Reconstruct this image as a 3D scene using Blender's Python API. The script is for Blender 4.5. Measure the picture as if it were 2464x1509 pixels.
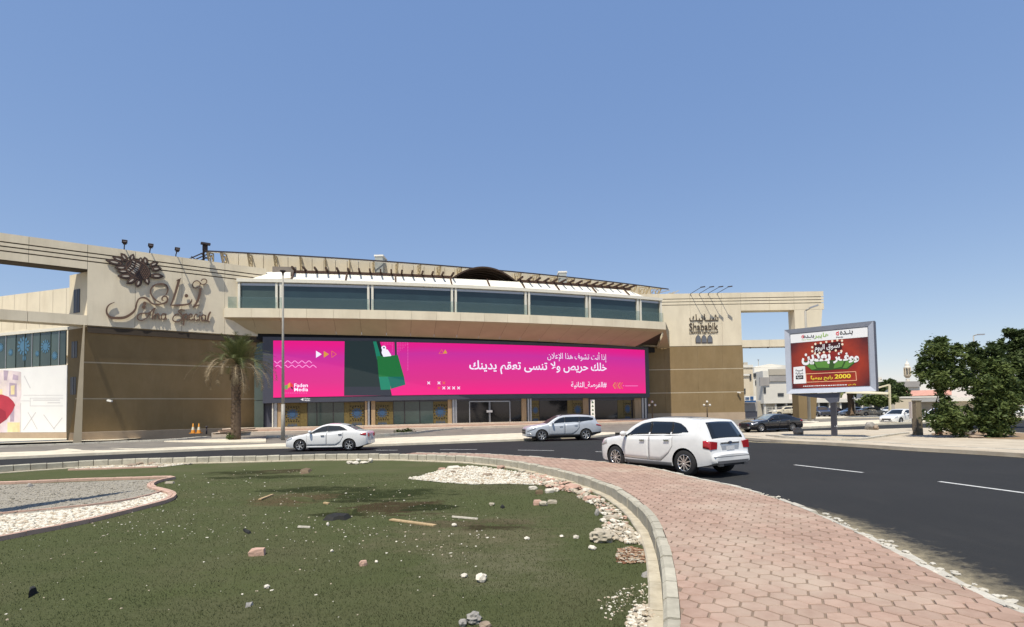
import bpy, bmesh, math, random
from mathutils import Vector, Matrix
from math import radians, sin, cos, pi, sqrt, atan2, hypot
for _o in list(bpy.data.objects): bpy.data.objects.remove(_o)
scene = bpy.context.scene
COL = scene.collection

# ------------------------------------------------------------------ camera
FPX = 1300.0; CX = 1232.0; PITCH = radians(2.2); ROLL = radians(0.95); CAMZ = 1.95; HOR = 990.5
CYP = HOR - FPX * math.tan(PITCH)
_c, _s = cos(ROLL), sin(ROLL)
_u0 = Vector((0, -sin(PITCH), cos(PITCH))); _r0 = Vector((1, 0, 0))
FWD = Vector((0, cos(PITCH), sin(PITCH))); RGT = _r0 * _c - _u0 * _s; UPV = _u0 * _c + _r0 * _s
cam = bpy.data.cameras.new('camera'); camo = bpy.data.objects.new('camera', cam); COL.objects.link(camo)
camo.matrix_world = Matrix((( RGT.x, UPV.x, -FWD.x, 0), (RGT.y, UPV.y, -FWD.y, 0), (RGT.z, UPV.z, -FWD.z, CAMZ), (0, 0, 0, 1)))
cam.sensor_width = 36; cam.sensor_fit = 'HORIZONTAL'; cam.lens = 36 * FPX / 2464
cam.shift_y = (CYP - 754.5) / 2464; cam.clip_start = 0.1; cam.clip_end = 6000
scene.camera = camo

# ------------------------------------------------------------------ light
SUNV = Vector((0.16, 0.47, -1.0)).normalized()          # the way the sunlight travels
SUN_EL = math.asin(-SUNV.z); SUN_ROT = atan2(-SUNV.x, -SUNV.y)
world = bpy.data.worlds.new('World'); scene.world = world; world.use_nodes = True
wn = world.node_tree; wn.nodes.clear()
sky = wn.nodes.new('ShaderNodeTexSky'); sky.sky_type = 'NISHITA'; sky.sun_disc = False
sky.sun_elevation = SUN_EL; sky.sun_rotation = SUN_ROT; sky.altitude = 0; sky.air_density = 1.0; sky.dust_density = 0.15; sky.ozone_density = 2.2
bg = wn.nodes.new('ShaderNodeBackground'); bg.inputs[1].default_value = 0.12
wo = wn.nodes.new('ShaderNodeOutputWorld'); 
mul = wn.nodes.new('ShaderNodeVectorMath'); mul.operation = 'MULTIPLY_ADD'; mul.inputs[1].default_value = (.71, .56, .38); mul.inputs[2].default_value = (.54, 1.13, 2.72)   # even summer haze over the clear-sky model
wn.links.new(sky.outputs[0], mul.inputs[0]); wn.links.new(mul.outputs[0], bg.inputs[0]); wn.links.new(bg.outputs[0], wo.inputs[0])
sl = bpy.data.lights.new('sun', 'SUN'); sl.energy = 4.4; sl.angle = radians(0.53); sl.color = (1.0, 0.93, 0.80)
so = bpy.data.objects.new('sun', sl); COL.objects.link(so); so.rotation_euler = SUNV.to_track_quat('-Z', 'Y').to_euler()
so.location = (-30, -40, 100)
scene.view_settings.view_transform = 'Standard'; scene.view_settings.look = 'None'
scene.view_settings.exposure = 0.35; scene.view_settings.gamma = 1.0; scene.view_settings.use_curve_mapping = False
scene.cycles.max_bounces = 6; scene.cycles.diffuse_bounces = 3; scene.cycles.glossy_bounces = 3
scene.cycles.transparent_max_bounces = 8; scene.cycles.use_denoising = True

# ------------------------------------------------------------------ sight lines (photo measurements -> points of the place)
def ray(x, y): return RGT * ((x - CX) / FPX) - UPV * ((y - CYP) / FPX) + FWD
CAMP = Vector((0, 0, CAMZ))
def at_depth(x, y, d): r = ray(x, y); return CAMP + r * (d / r.y)
def at_z(x, y, z): r = ray(x, y); return CAMP + r * ((z - CAMZ) / r.z)
def on_plane(x, y, p, n):
    r = ray(x, y); return CAMP + r * ((Vector(p) - CAMP).dot(Vector(n)) / r.dot(Vector(n)))

# ------------------------------------------------------------------ mesh building
class MB:
    def __init__(s): s.v = []; s.f = []; s.m = []; s.sm = []
    def add(s, vs, fs, mi=0, smooth=False):
        b = len(s.v); s.v += [tuple(p) for p in vs]
        for f in fs: s.f.append(tuple(b + i for i in f)); s.m.append(mi); s.sm.append(smooth)
        return s
    def box(s, c, size, rz=0.0, mi=0, M=None):
        hx, hy, hz = size[0] / 2, size[1] / 2, size[2] / 2
        vs = [Vector((x * hx, y * hy, z * hz)) for z in (-1, 1) for y in (-1, 1) for x in (-1, 1)]
        if M is None: M = Matrix.Translation(c) @ Matrix.Rotation(rz, 4, 'Z')
        vs = [M @ p for p in vs]
        return s.add(vs, [(0, 2, 3, 1), (4, 5, 7, 6), (0, 1, 5, 4), (2, 6, 7, 3), (0, 4, 6, 2), (1, 3, 7, 5)], mi)
    def hexa(s, a, b, mi=0):                 # two matching rings of points -> solid
        n = len(a); 
        fs = [tuple(range(n))[::-1], tuple(range(n, 2 * n))] + [(i, (i + 1) % n, n + (i + 1) % n, n + i) for i in range(n)]
        return s.add(list(a) + list(b), fs, mi)
    def bar(s, a, b, w, h, mi=0, up=Vector((0, 0, 1))):
        a = Vector(a); b = Vector(b); d = (b - a).normalized(); up = Vector(up)
        if abs(d.dot(up)) > 0.98: up = Vector((0, 1, 0))
        sd = d.cross(up).normalized(); u = sd.cross(d)
        q = [sd * (i * w / 2) + u * (j * h / 2) for i, j in ((-1, -1), (1, -1), (1, 1), (-1, 1))]
        return s.hexa([a + k for k in q], [b + k for k in q], mi)
    def tube(s, pts, r, n=8, mi=0, caps=True, smooth=True):
        pts = [Vector(p) for p in pts]; k = len(pts)
        if not hasattr(r, '__len__'): r = [r] * k
        base = len(s.v); prev = None
        for i, p in enumerate(pts):
            d = (pts[min(i + 1, k - 1)] - pts[max(i - 1, 0)]).normalized()
            if prev is None:
                a = Vector((0, 0, 1)) if abs(d.z) < 0.9 else Vector((1, 0, 0)); x = d.cross(a).normalized()
            else: x = (prev - d * prev.dot(d)).normalized()
            prev = x; y = d.cross(x)
            for j in range(n): s.v.append(tuple(p + (x * cos(2 * pi * j / n) + y * sin(2 * pi * j / n)) * r[i]))
        for i in range(k - 1):
            for j in range(n):
                s.f.append((base + i * n + j, base + i * n + (j + 1) % n, base + (i + 1) * n + (j + 1) % n, base + (i + 1) * n + j)); s.m.append(mi); s.sm.append(smooth)
        if caps:
            s.f.append(tuple(base + j for j in range(n))[::-1]); s.m.append(mi); s.sm.append(False)
            s.f.append(tuple(base + (k - 1) * n + j for j in range(n))); s.m.append(mi); s.sm.append(False)
        return s
    def lathe(s, c, prof, n=16, mi=0, axis='Z', smooth=True):
        c = Vector(c); base = len(s.v)
        for r, z in prof:
            for j in range(n):
                a = 2 * pi * j / n; p = Vector((r * cos(a), r * sin(a), z))
                if axis == 'Y': p = Vector((p.x, p.z, p.y))
                s.v.append(tuple(c + p))
        for i in range(len(prof) - 1):
            for j in range(n):
                q = (base + i * n + j, base + i * n + (j + 1) % n, base + (i + 1) * n + (j + 1) % n, base + (i + 1) * n + j)
                s.f.append(q if axis == 'Z' else q[::-1]); s.m.append(mi); s.sm.append(smooth)
        return s
    def prism(s, poly, M, depth, mi=0):      # 2-D outline in the plane M, pushed out along its third axis
        a = [M @ Vector((p[0], p[1], 0)) for p in poly]; b = [M @ Vector((p[0], p[1], depth)) for p in poly]
        return s.hexa(a, b, mi)
    def grid(s, rows, mi=0, smooth=False):
        base = len(s.v); w = len(rows[0])
        for r in rows: s.v += [tuple(p) for p in r]
        for i in range(len(rows) - 1):
            for j in range(w - 1):
                s.f.append((base + i * w + j, base + i * w + j + 1, base + (i + 1) * w + j + 1, base + (i + 1) * w + j)); s.m.append(mi); s.sm.append(smooth)
        return s
    def sheet(s, poly, mi=0):
        return s.add(poly, [tuple(range(len(poly)))], mi)
    def rock(s, c, r, seed, mi=0, sub=0, smooth=False):
        rnd = random.Random(seed); vs, fs = ICO[sub]; c = Vector(c)
        rr = r if hasattr(r, '__len__') else (r, r, r * .7); rot = Matrix.Rotation(rnd.uniform(0, 6.3), 3, 'Z')
        out = []
        for p in vs:
            k = rnd.uniform(.78, 1.18); out.append(c + rot @ Vector((p.x * rr[0] * k, p.y * rr[1] * k, p.z * rr[2] * k)))
        return s.add(out, fs, mi, smooth)
    def mesh(s, name, mats):
        me = bpy.data.meshes.new(name); me.from_pydata(s.v, [], s.f)
        if not isinstance(mats, (list, tuple)): mats = [mats]
        for m in mats: me.materials.append(m)
        if len(mats) > 1: me.polygons.foreach_set('material_index', s.m)
        if any(s.sm): me.polygons.foreach_set('use_smooth', s.sm)
        me.update(); return me
    def build(s, name, mats, parent=None, **k): return link(s.mesh(name, mats), name, parent, **k)

def _ico(sub):
    bm = bmesh.new(); bmesh.ops.create_icosphere(bm, subdivisions=sub, radius=1.0)
    bm.verts.ensure_lookup_table(); vs = [v.co.copy() for v in bm.verts]; fs = [tuple(v.index for v in f.verts) for f in bm.faces]; bm.free(); return vs, fs
ICO = [_ico(1), _ico(2), _ico(3)]

WP = {}   # where a parent stands, so parts measured in place can be hung on it
def link(me, name, parent=None, label=None, cat=None, group=None, kind=None, local=False):
    o = bpy.data.objects.new(name, me); COL.objects.link(o)
    if parent is not None:
        o.parent = parent
        if not local and parent.type == 'EMPTY': o.matrix_parent_inverse = Matrix.Translation(-Vector(parent.location))
    tag(o, label, cat, group, kind); return o
def tag(o, label=None, cat=None, group=None, kind=None):
    if label: o['label'] = label
    if cat: o['category'] = cat
    if group: o['group'] = group
    if kind: o['kind'] = kind
    return o
def thing(name, label, cat, loc=(0, 0, 0), rz=0.0, group=None):
    o = bpy.data.objects.new(name, None); COL.objects.link(o); o.location = loc; o.rotation_euler = (0, 0, rz); o.empty_display_size = .3
    return tag(o, label, cat, group)
def struct(mb, name, m): return mb.build(name, m, kind='structure')
def copy_tree(o, parent=None):
    c = o.copy(); COL.objects.link(c)
    if parent is not None: c.parent = parent
    for ch in list(o.children): copy_tree(ch, c)
    return c

# ------------------------------------------------------------------ materials
def nodes(name):
    m = bpy.data.materials.new(name); m.use_nodes = True; nt = m.node_tree
    return m, nt, nt.nodes['Principled BSDF']
def N(nt, t, **k):
    n = nt.nodes.new(t)
    for a, b in k.items(): setattr(n, a, b)
    return n
def rgb(*c): return (c[0], c[1], c[2], 1.0)
def noise(nt, scale, detail=4, rough=.6, vec=None, stretch=None):
    tc = N(nt, 'ShaderNodeTexCoord'); v = tc.outputs['Object']
    if stretch:
        mp = N(nt, 'ShaderNodeMapping'); mp.inputs['Scale'].default_value = stretch; nt.links.new(v, mp.inputs[0]); v = mp.outputs[0]
    n = N(nt, 'ShaderNodeTexNoise'); n.inputs['Scale'].default_value = scale; n.inputs['Detail'].default_value = detail; n.inputs['Roughness'].default_value = rough
    nt.links.new(v, n.inputs['Vector']); return n.outputs['Fac']
def ramp(nt, fac, a, b, lo=.3, hi=.7):
    r = N(nt, 'ShaderNodeValToRGB'); e = r.color_ramp.elements; e[0].position = lo; e[1].position = hi; e[0].color = rgb(*a); e[1].color = rgb(*b)
    nt.links.new(fac, r.inputs[0]); return r.outputs[0]
def mixc(nt, fac, a, b, typ='MIX'):
    m = N(nt, 'ShaderNodeMix', data_type='RGBA', blend_type=typ)
    for sock, val in ((m.inputs[0], fac), (m.inputs[6], a), (m.inputs[7], b)):
        if hasattr(val, 'is_linked') or hasattr(val, 'links'): nt.links.new(val, sock)
        elif hasattr(val, '__len__'): sock.default_value = rgb(*val)
        else: sock.default_value = val
    return m.outputs[2]
def math_(nt, op, a, b=None, clamp=False):
    m = N(nt, 'ShaderNodeMath', operation=op, use_clamp=clamp)
    for i, v in ((0, a), (1, b)):
        if v is None: continue
        if hasattr(v, 'links'): nt.links.new(v, m.inputs[i])
        else: m.inputs[i].default_value = v
    return m.outputs[0]
def bump(nt, bsdf, h, strength=.3, dist=.02):
    b = N(nt, 'ShaderNodeBump'); b.inputs['Strength'].default_value = strength; b.inputs['Distance'].default_value = dist
    nt.links.new(h, b.inputs['Height']); nt.links.new(b.outputs[0], bsdf.inputs['Normal'])
def mat(name, c, rough=.8, var=.12, scale=3.0, bmp=0.0, bscale=40, metal=0.0, spec=.3, coat=0.0, stretch=None, dirt=None, objvar=0.0):
    m, nt, b = nodes(name)
    b.inputs['Roughness'].default_value = rough; b.inputs['Metallic'].default_value = metal; b.inputs['Specular IOR Level'].default_value = spec
    b.inputs['Coat Weight'].default_value = coat; b.inputs['Coat Roughness'].default_value = .04
    if var:
        col = ramp(nt, noise(nt, scale, 5, .65, stretch=stretch), [x * (1 - var) for x in c], [min(1, x * (1 + var)) for x in c])
    else:
        r = N(nt, 'ShaderNodeRGB'); r.outputs[0].default_value = rgb(*c); col = r.outputs[0]
    if dirt:
        col = mixc(nt, ramp(nt, noise(nt, dirt[1], 6, .7, stretch=dirt[3] if len(dirt) > 3 else None), (0, 0, 0), (dirt[2],) * 3, .45, .75), col, dirt[0])
    if objvar:
        oi = N(nt, 'ShaderNodeObjectInfo'); hs = N(nt, 'ShaderNodeHueSaturation')
        v = math_(nt, 'MULTIPLY_ADD', oi.outputs['Random'], objvar * 2); nt.nodes[-1].inputs[2].default_value = 1 - objvar
        nt.links.new(v, hs.inputs['Value']); nt.links.new(col, hs.inputs['Color']); col = hs.outputs[0]
    nt.links.new(col, b.inputs['Base Color'])
    if bmp: bump(nt, b, noise(nt, bscale, 4, .6), bmp, .02)
    return m
def flat(name, c, rough=.7, **k): return mat(name, c, rough, var=0, **k)
def glow(name, c, e=1.0):                    # lit screen
    m, nt, b = nodes(name); b.inputs['Base Color'].default_value = rgb(*[x * .25 for x in c]); b.inputs['Roughness'].default_value = .6
    b.inputs['Emission Color'].default_value = rgb(*c); b.inputs['Emission Strength'].default_value = e; return m
def glassy(name, c, alpha, rough=.02):
    m, nt, b = nodes(name); b.inputs['Base Color'].default_value = rgb(*c); b.inputs['Roughness'].default_value = rough; b.inputs['Specular IOR Level'].default_value = .5
    t = N(nt, 'ShaderNodeBsdfTransparent'); t.inputs[0].default_value = rgb(*[min(1, .75 + x) for x in c]); mx = N(nt, 'ShaderNodeMixShader'); mx.inputs[0].default_value = alpha
    nt.links.new(t.outputs[0], mx.inputs[1]); nt.links.new(b.outputs[0], mx.inputs[2]); nt.links.new(mx.outputs[0], nt.nodes['Material Output'].inputs[0]); return m

def srgb(r, g, b):
    return tuple(((x / 255) / 12.92 if x <= 10 else (((x / 255) + .055) / 1.055) ** 2.4) for x in (r, g, b))
# ================================================================== SETTING: ground, road, pavements
LAWN = -0.10; WALK = 0.18; MED = 0.15
def dn(mx, my, k, lst): return [(mx + x * k, my + y * k) for x, y in lst]
def smooth_path(P, n=6):                     # Catmull-Rom through measured points
    P = [Vector(p) for p in P]; Q = [P[0] * 2 - P[1]] + P + [P[-1] * 2 - P[-2]]; out = []
    for i in range(1, len(Q) - 2):
        a, b, c, d = Q[i - 1], Q[i], Q[i + 1], Q[i + 2]
        for j in range(n):
            t = j / n; out.append(.5 * ((2 * b) + (c - a) * t + (2 * a - 5 * b + 4 * c - d) * t * t + (3 * b - a - 3 * c + d) * t ** 3))
    out.append(P[-1]); return out
def resample(P, step):
    out = [P[0].copy()]; acc = 0.0
    for i in range(1, len(P)):
        a, b = P[i - 1], P[i]; L = (b - a).length; t = step - acc
        while t <= L: out.append(a + (b - a) * (t / L)); t += step
        acc = (acc + L) % step
    return out
def offset(P, d):                            # d > 0: to the left of the walking direction
    out = []
    for i, p in enumerate(P):
        t = (P[min(i + 1, len(P) - 1)] - P[max(i - 1, 0)]); t.z = 0; t.normalize(); out.append(p + Vector((-t.y, t.x, 0)) * d)
    return out
def band(mb, A, B, mi=0): return mb.grid([A, B], mi)

M_asph = None
def road_material():
    m, nt, b = nodes('asphalt_fresh'); b.inputs['Roughness'].default_value = .88; b.inputs['Specular IOR Level'].default_value = .12
    fine = noise(nt, 220, 3, .7); big = noise(nt, .35, 5, .6); mid = noise(nt, 2.2, 4, .6, stretch=(1, .25, 1))
    c = ramp(nt, fine, (.018, .019, .020), (.040, .040, .041), .3, .75)
    c = mixc(nt, ramp(nt, big, (0, 0, 0), (.5,) * 3, .4, .75), c, (.036, .036, .037))
    c = mixc(nt, ramp(nt, mid, (0, 0, 0), (.32,) * 3, .5, .8), c, (.046, .044, .042))
    nt.links.new(c, b.inputs['Base Color']); bump(nt, b, fine, .35, .01); return m
M_asph = road_material()
M_asph2 = mat('asphalt_dusty', (.17, .155, .135), .9, .2, 1.2, .3, 120, dirt=((.27, .24, .19), .8, .6))
M_side = mat('paving_dusty', (.62, .56, .44), .9, .15, 1.5, .25, 60, dirt=((.46, .40, .30), 1.1, .7))
M_kerbc = mat('kerb_concrete', (.50, .47, .40), .9, .14, 3, .35, 50, dirt=((.28, .25, .20), 2.5, .6), objvar=.09)
M_kerbi = mat('kerb_concrete_grey', (.42, .39, .31), .92, .12, 5, .4, 60, dirt=((.25, .23, .18), 3.5, .65), objvar=.10)
M_gutter = mat('gutter_concrete', (.46, .41, .31), .92, .15, 4, .35, 60, dirt=((.27, .22, .15), 3, .7))
M_sand = mat('bare_earth', (.40, .33, .24), .95, .2, .4, .3, 30, dirt=((.30, .25, .19), .15, .6))
M_soil = mat('dark_soil', (.16, .115, .07), .95, .25, 3, .4, 60)
M_white = mat('road_paint', (.56, .56, .54), .7, .12, 6, dirt=((.2, .2, .2), 9, .55))
M_yellow = mat('road_paint_yellow', (.62, .50, .26), .8, .12, 5, dirt=((.4, .36, .28), 5, .7))
M_pinkc = mat('edging_pink', (.50, .335, .26), .9, .14, 3, .3, 60, dirt=((.36, .27, .21), 4, .6))
M_joint = mat('sand_joint', (.22, .165, .125), .95, .2, 8)
def paver_material(name):
    m, nt, b = nodes(name); b.inputs['Roughness'].default_value = .88; b.inputs['Specular IOR Level'].default_value = .2
    g = N(nt, 'ShaderNodeNewGeometry'); 
    def nz(sc, d=4, r=.6):
        n = N(nt, 'ShaderNodeTexNoise'); n.inputs['Scale'].default_value = sc; n.inputs['Detail'].default_value = d; n.inputs['Roughness'].default_value = r
        nt.links.new(g.outputs['Position'], n.inputs['Vector']); return n.outputs['Fac']
    c = ramp(nt, nz(9), (.32, .215, .165), (.385, .268, .21))
    wv = N(nt, 'ShaderNodeTexWhiteNoise', noise_dimensions='2D'); at = N(nt, 'ShaderNodeAttribute'); at.attribute_name = 'tone'
    oi = N(nt, 'ShaderNodeObjectInfo'); s = math_(nt, 'ADD', oi.outputs['Random'], at.outputs['Fac'])
    s = math_(nt, 'FRACT', s); hs = N(nt, 'ShaderNodeHueSaturation'); nt.links.new(math_(nt, 'MULTIPLY_ADD', s, .22), hs.inputs['Value']); nt.nodes[-1].inputs[2].default_value = .89
    nt.links.new(c, hs.inputs['Color'])
    c = mixc(nt, ramp(nt, nz(.55, 5, .65), (0, 0, 0), (.8,) * 3, .48, .66), hs.outputs[0], (.43, .345, .27))    # dried cement and dust
    c = mixc(nt, ramp(nt, nz(1.3, 5, .7), (0, 0, 0), (.35,) * 3, .5, .75), c, (.27, .19, .14))
    nt.links.new(c, b.inputs['Base Color']); bump(nt, b, nz(90, 3), .25, .006); return m
M_paver = paver_material('paver_pink')

# ground far out, and the road in front of the mall
mb = MB(); mb.sheet([Vector((-2500, -400, -.14)), Vector((2500, -400, -.14)), Vector((2500, 4000, -.14)), Vector((-2500, 4000, -.14))]); struct(mb, 'ground', M_sand)

# --- the island: kerb lines measured on its edge, walked from far left round to the near end
IN_PX = [(-140, 1132), (0, 1121.6), (136, 1112.8), (273, 1105.8), (425, 1101.3), (627, 1096.7), (792, 1092.8), (941, 1092.3), (1035.5, 1094.8), (1129.6, 1098.3), (1214.6, 1106.3),
         (1272, 1115.6), (1324, 1125.8), (1378.6, 1139), (1430, 1155.5), (1469.6, 1170), (1503, 1191), (1530, 1213), (1557.7, 1243), (1576.8, 1290), (1589, 1347), (1595, 1426), (1591.5, 1509)]
inner = [at_z(x, y, WALK) for x, y in IN_PX]; inner.append(inner[-1] + (inner[-1] - inner[-2]).normalized() * 1.3 + Vector((-.1, 0, 0))); inner.append(inner[-1] + Vector((-1.6, -2.2, 0)))
inner = smooth_path(inner, 8)
OUT_PX = [(1000, 1089.2), (1154, 1092), (1245, 1096.7), (1336, 1102.8), (1457.5, 1111.9), (1569, 1127), (1663, 1148.6), (1761.6, 1169.5), (1860, 1197.9), (1958.8, 1234.9), (2070, 1285.4), (2203, 1354), (2343.5, 1423.4), (2464, 1476)]
outer = [at_z(x, y, WALK) for x, y in OUT_PX]; outer.append(outer[-1] + Vector((.25, -1.2, 0))); outer.append(outer[-1] + Vector((.2, -2.5, 0)))
outer = smooth_path(outer, 8)
A0 = inner[0]
# road sheet
mb = MB(); mb.sheet([Vector((-75, -14, 0)), Vector((95, -14, 0)), Vector((95, 62, 0)), Vector((-75, 62, 0))]); struct(mb, 'road', M_asph)

# --- lawn of worn artificial turf
def lawn_material():
    m, nt, b = nodes('turf_base'); b.inputs['Roughness'].default_value = .95; b.inputs['Specular IOR Level'].default_value = .1
    fine = noise(nt, 60, 4, .7); big = noise(nt, .45, 5, .6); streak = noise(nt, 5, 4, .6, stretch=(.35, 1, 1))
    c = ramp(nt, fine, (.050, .060, .023), (.112, .126, .054), .3, .72)
    c = mixc(nt, ramp(nt, big, (0, 0, 0), (.55,) * 3, .42, .68), c, (.115, .106, .060))
    c = mixc(nt, ramp(nt, streak, (0, 0, 0), (.4,) * 3, .5, .75), c, (.055, .066, .026))
    tc = N(nt, 'ShaderNodeTexCoord'); sep = N(nt, 'ShaderNodeSeparateXYZ'); nt.links.new(tc.outputs['Object'], sep.inputs[0])
    edge = noise(nt, 2.4, 8, .75, stretch=(.55, 1, 1))
    def patch(px, py, rx, ry, col, amt):
        nonlocal c
        q = at_z(px, py, LAWN); w = at_z(px + rx, py, LAWN); d = at_z(px, py - ry, LAWN)
        a = (w - q).length; e = max(.3, abs(d.y - q.y))
        dx = math_(nt, 'DIVIDE', math_(nt, 'SUBTRACT', sep.outputs[0], q.x), a); dy = math_(nt, 'DIVIDE', math_(nt, 'SUBTRACT', sep.outputs[1], q.y), e)
        r2 = math_(nt, 'ADD', math_(nt, 'MULTIPLY', dx, dx), math_(nt, 'MULTIPLY', dy, dy))
        k = math_(nt, 'ADD', math_(nt, 'SUBTRACT', 1.0, r2), math_(nt, 'MULTIPLY_ADD', edge, 5.5)); nt.nodes[-1].inputs[2].default_value = 0
        for nd in nt.nodes:
            pass
        mm = [nd for nd in nt.nodes if nd.type == 'MATH' and nd.operation == 'MULTIPLY_ADD'][-1]; mm.inputs[2].default_value = -2.75
        k = math_(nt, 'MULTIPLY', k, amt, True); c = mixc(nt, k, c, col)
    for p in [(900, 1190, 190, 16, (.028, .036, .012), 1.6), (960, 1222, 130, 17, (.055, .040, .020), 1.7), (700, 1200, 120, 16, (.095, .070, .036), 1.0), (760, 1178, 130, 8, (.028, .034, .012), 1.8),
              (1130, 1262, 150, 14, (.060, .046, .024), 1.5), (1130, 1280, 260, 45, (.135, .120, .070), .6), (1190, 1360, 230, 55, (.150, .140, .085), .5), (560, 1400, 200, 40, (.08, .10, .034), .35), (590, 1138, 110, 6, (.034, .038, .014), 1.3), (690, 1133, 60, 5, (.05, .042, .02), 1.5), (640, 1148, 150, 4, (.032, .038, .014), 1.2), (860, 1205, 90, 5, (.026, .030, .011), 2.0), (820, 1238, 70, 5, (.03, .034, .012), 1.5), (1190, 1268, 110, 7, (.045, .036, .018), 1.6),
              (1040, 1222, 75, 9, (.024, .030, .010), 1.9), (1250, 1170, 120, 10, (.085, .083, .045), .5)]: patch(*p)
    nt.links.new(c, b.inputs['Base Color']); bump(nt, b, fine, .8, .03); return m
M_lawn = lawn_material()
poly = [p + Vector((0, 0, LAWN - WALK)) for p in offset(inner, .02)] if False else [Vector((p.x, p.y, LAWN)) for p in inner]
poly += [Vector((-3, -9, LAWN)), Vector((-24, -9, LAWN)), Vector((-28, 10, LAWN))]
mb = MB(); bm = bmesh.new(); vs = [bm.verts.new(p) for p in poly]; bm.faces.new(vs); bmesh.ops.triangulate(bm, faces=bm.faces[:]); me = bpy.data.meshes.new('lawn'); bm.to_mesh(me); bm.free()
# the lawn lies in a hollow cut through the road sheet: the road sheet is replaced by one that stops at the kerb
me.materials.append(M_lawn); lawn = link(me, 'lawn', kind='structure')
_r = bpy.data.objects['road']; bpy.data.objects.remove(_r)
def ring_fill(inner_loop, outer_loop, name, m):
    bm = bmesh.new(); a = [bm.verts.new(p) for p in inner_loop]; b = [bm.verts.new(p) for p in outer_loop]; es = []
    for L in (a, b): es += [bm.edges.new((L[i], L[(i + 1) % len(L)])) for i in range(len(L))]
    bmesh.ops.triangle_fill(bm, use_beauty=True, edges=es); bmesh.ops.recalc_face_normals(bm, faces=bm.faces[:])
    if sum(f.normal.z for f in bm.faces) < 0: bmesh.ops.reverse_faces(bm, faces=bm.faces[:])
    me = bpy.data.meshes.new(name); bm.to_mesh(me); bm.free(); me.materials.append(m); return link(me, name, kind='structure')
hole = [Vector((p.x, p.y, 0)) for p in offset(inner, .06)][::1] + [Vector((-3, -9, 0)), Vector((-24, -9, 0)), Vector((-28, 10, 0))]
road = ring_fill(hole, [Vector((-75, -14, 0)), Vector((95, -14, 0)), Vector((95, 64, 0)), Vector((-75, 64, 0))], 'road', M_asph)

# --- inner kerb: upright stones set one by one, sloped top arris
kerb = link(None, 'inner_kerb') if False else thing('inner_kerb', 'grey kerb of upright blocks round the turf island', 'kerb'); del kerb['category']; kerb['kind'] = 'structure'
rk = random.Random(4)
stn = resample(inner, .50)
stones = 0
for i in range(len(stn) - 1):
    a, b = stn[i], stn[i + 1]; d = (b - a).normalized(); nrm = Vector((-d.y, d.x, 0))       # nrm points to the walkway / road side
    g = .012; a2 = a + d * g; b2 = b - d * g; h = WALK + rk.uniform(-.012, .014); lean = rk.uniform(-.008, .008)
    W = .14
    def prof(p):
        return [p + nrm * lean + Vector((0, 0, LAWN - .05 - WALK)), p + nrm * (W + lean) + Vector((0, 0, LAWN - .05 - WALK)), p + nrm * (W + lean) + Vector((0, 0, h - WALK)), p + nrm * (.035 + lean) + Vector((0, 0, h - WALK)), p + nrm * lean + Vector((0, 0, h - WALK - .03))]
    mb = MB(); mb.hexa(prof(a2), prof(b2)); mb.build('kerb_stone', M_kerbi, kerb); stones += 1
# mortar core behind the stones
mb = MB(); L1 = [p + Vector((0, 0, -.02)) for p in offset(inner, -.0)]
band(mb, [Vector((p.x, p.y, LAWN)) for p in offset(inner, .05)], [Vector((p.x, p.y, WALK - .03)) for p in offset(inner, .05)]); mb.build('kerb_bed', M_joint, kerb)
# low gutter strip on the turf side
gp = resample(inner, .9); gut = thing('gutter_strip', 'low beige concrete strip at the foot of the kerb', 'gutter'); del gut['category']; gut['kind'] = 'structure'
for i in range(len(gp) - 1):
    a, b = gp[i], gp[i + 1]; d = (b - a).normalized(); n_ = Vector((d.y, -d.x, 0)); a = a + d * .006; b = b - d * .006
    w = .15 + rk.uniform(-.01, .01); z = LAWN + .05 + rk.uniform(-.012, .008)
    pr = lambda p: [Vector((p.x, p.y, LAWN - .05)), Vector((p.x, p.y, z)), Vector((p.x, p.y, z)) + n_ * (w - .02), Vector((p.x, p.y, z - .02)) + n_ * w, Vector((p.x, p.y, LAWN - .05)) + n_ * w]
    mb = MB(); mb.hexa(pr(a), pr(b)); mb.build('gutter_slab', M_gutter, gut)

# --- walkway between the two kerbs: hexagonal concrete pavers
inn2 = offset(inner, .145)
i0 = min(range(len(inn2)), key=lambda i: (inn2[i] - outer[0]).length)
side_in = inn2[i0:-8]; side_out = outer
walk_loop = [Vector((p.x, p.y, WALK - .012)) for p in side_in] + [Vector((p.x, p.y, WALK - .012)) for p in reversed(side_out)]
bm = bmesh.new(); vs = [bm.verts.new(p) for p in walk_loop]; bm.faces.new(vs); bmesh.ops.triangulate(bm, faces=bm.faces[:]); bmesh.ops.recalc_face_normals(bm, faces=bm.faces[:])
if sum(f.normal.z for f in bm.faces) < 0: bmesh.ops.reverse_faces(bm, faces=bm.faces[:])
me = bpy.data.meshes.new('walkway'); bm.to_mesh(me); bm.free(); me.materials.append(M_joint); walkway = link(me, 'walkway', kind='structure')
W2 = [(p.x, p.y) for p in walk_loop]
def inside(x, y, P):
    c = False; j = len(P) - 1
    for i in range(len(P)):
        if (P[i][1] > y) != (P[j][1] > y) and x < (P[j][0] - P[i][0]) * (y - P[i][1]) / (P[j][1] - P[i][1]) + P[i][0]: c = not c
        j = i
    return c
segs = [(W2[i], W2[(i + 1) % len(W2)]) for i in range(len(W2))]
def near_seg(x, y):
    best = None
    for (a, b) in segs:
        dx, dy = b[0] - a[0], b[1] - a[1]; L = dx * dx + dy * dy or 1e-9; t = max(0, min(1, ((x - a[0]) * dx + (y - a[1]) * dy) / L))
        d = hypot(x - a[0] - t * dx, y - a[1] - t * dy)
        if best is None or d < best[0]: best = (d, a, b)
    return best
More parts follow.
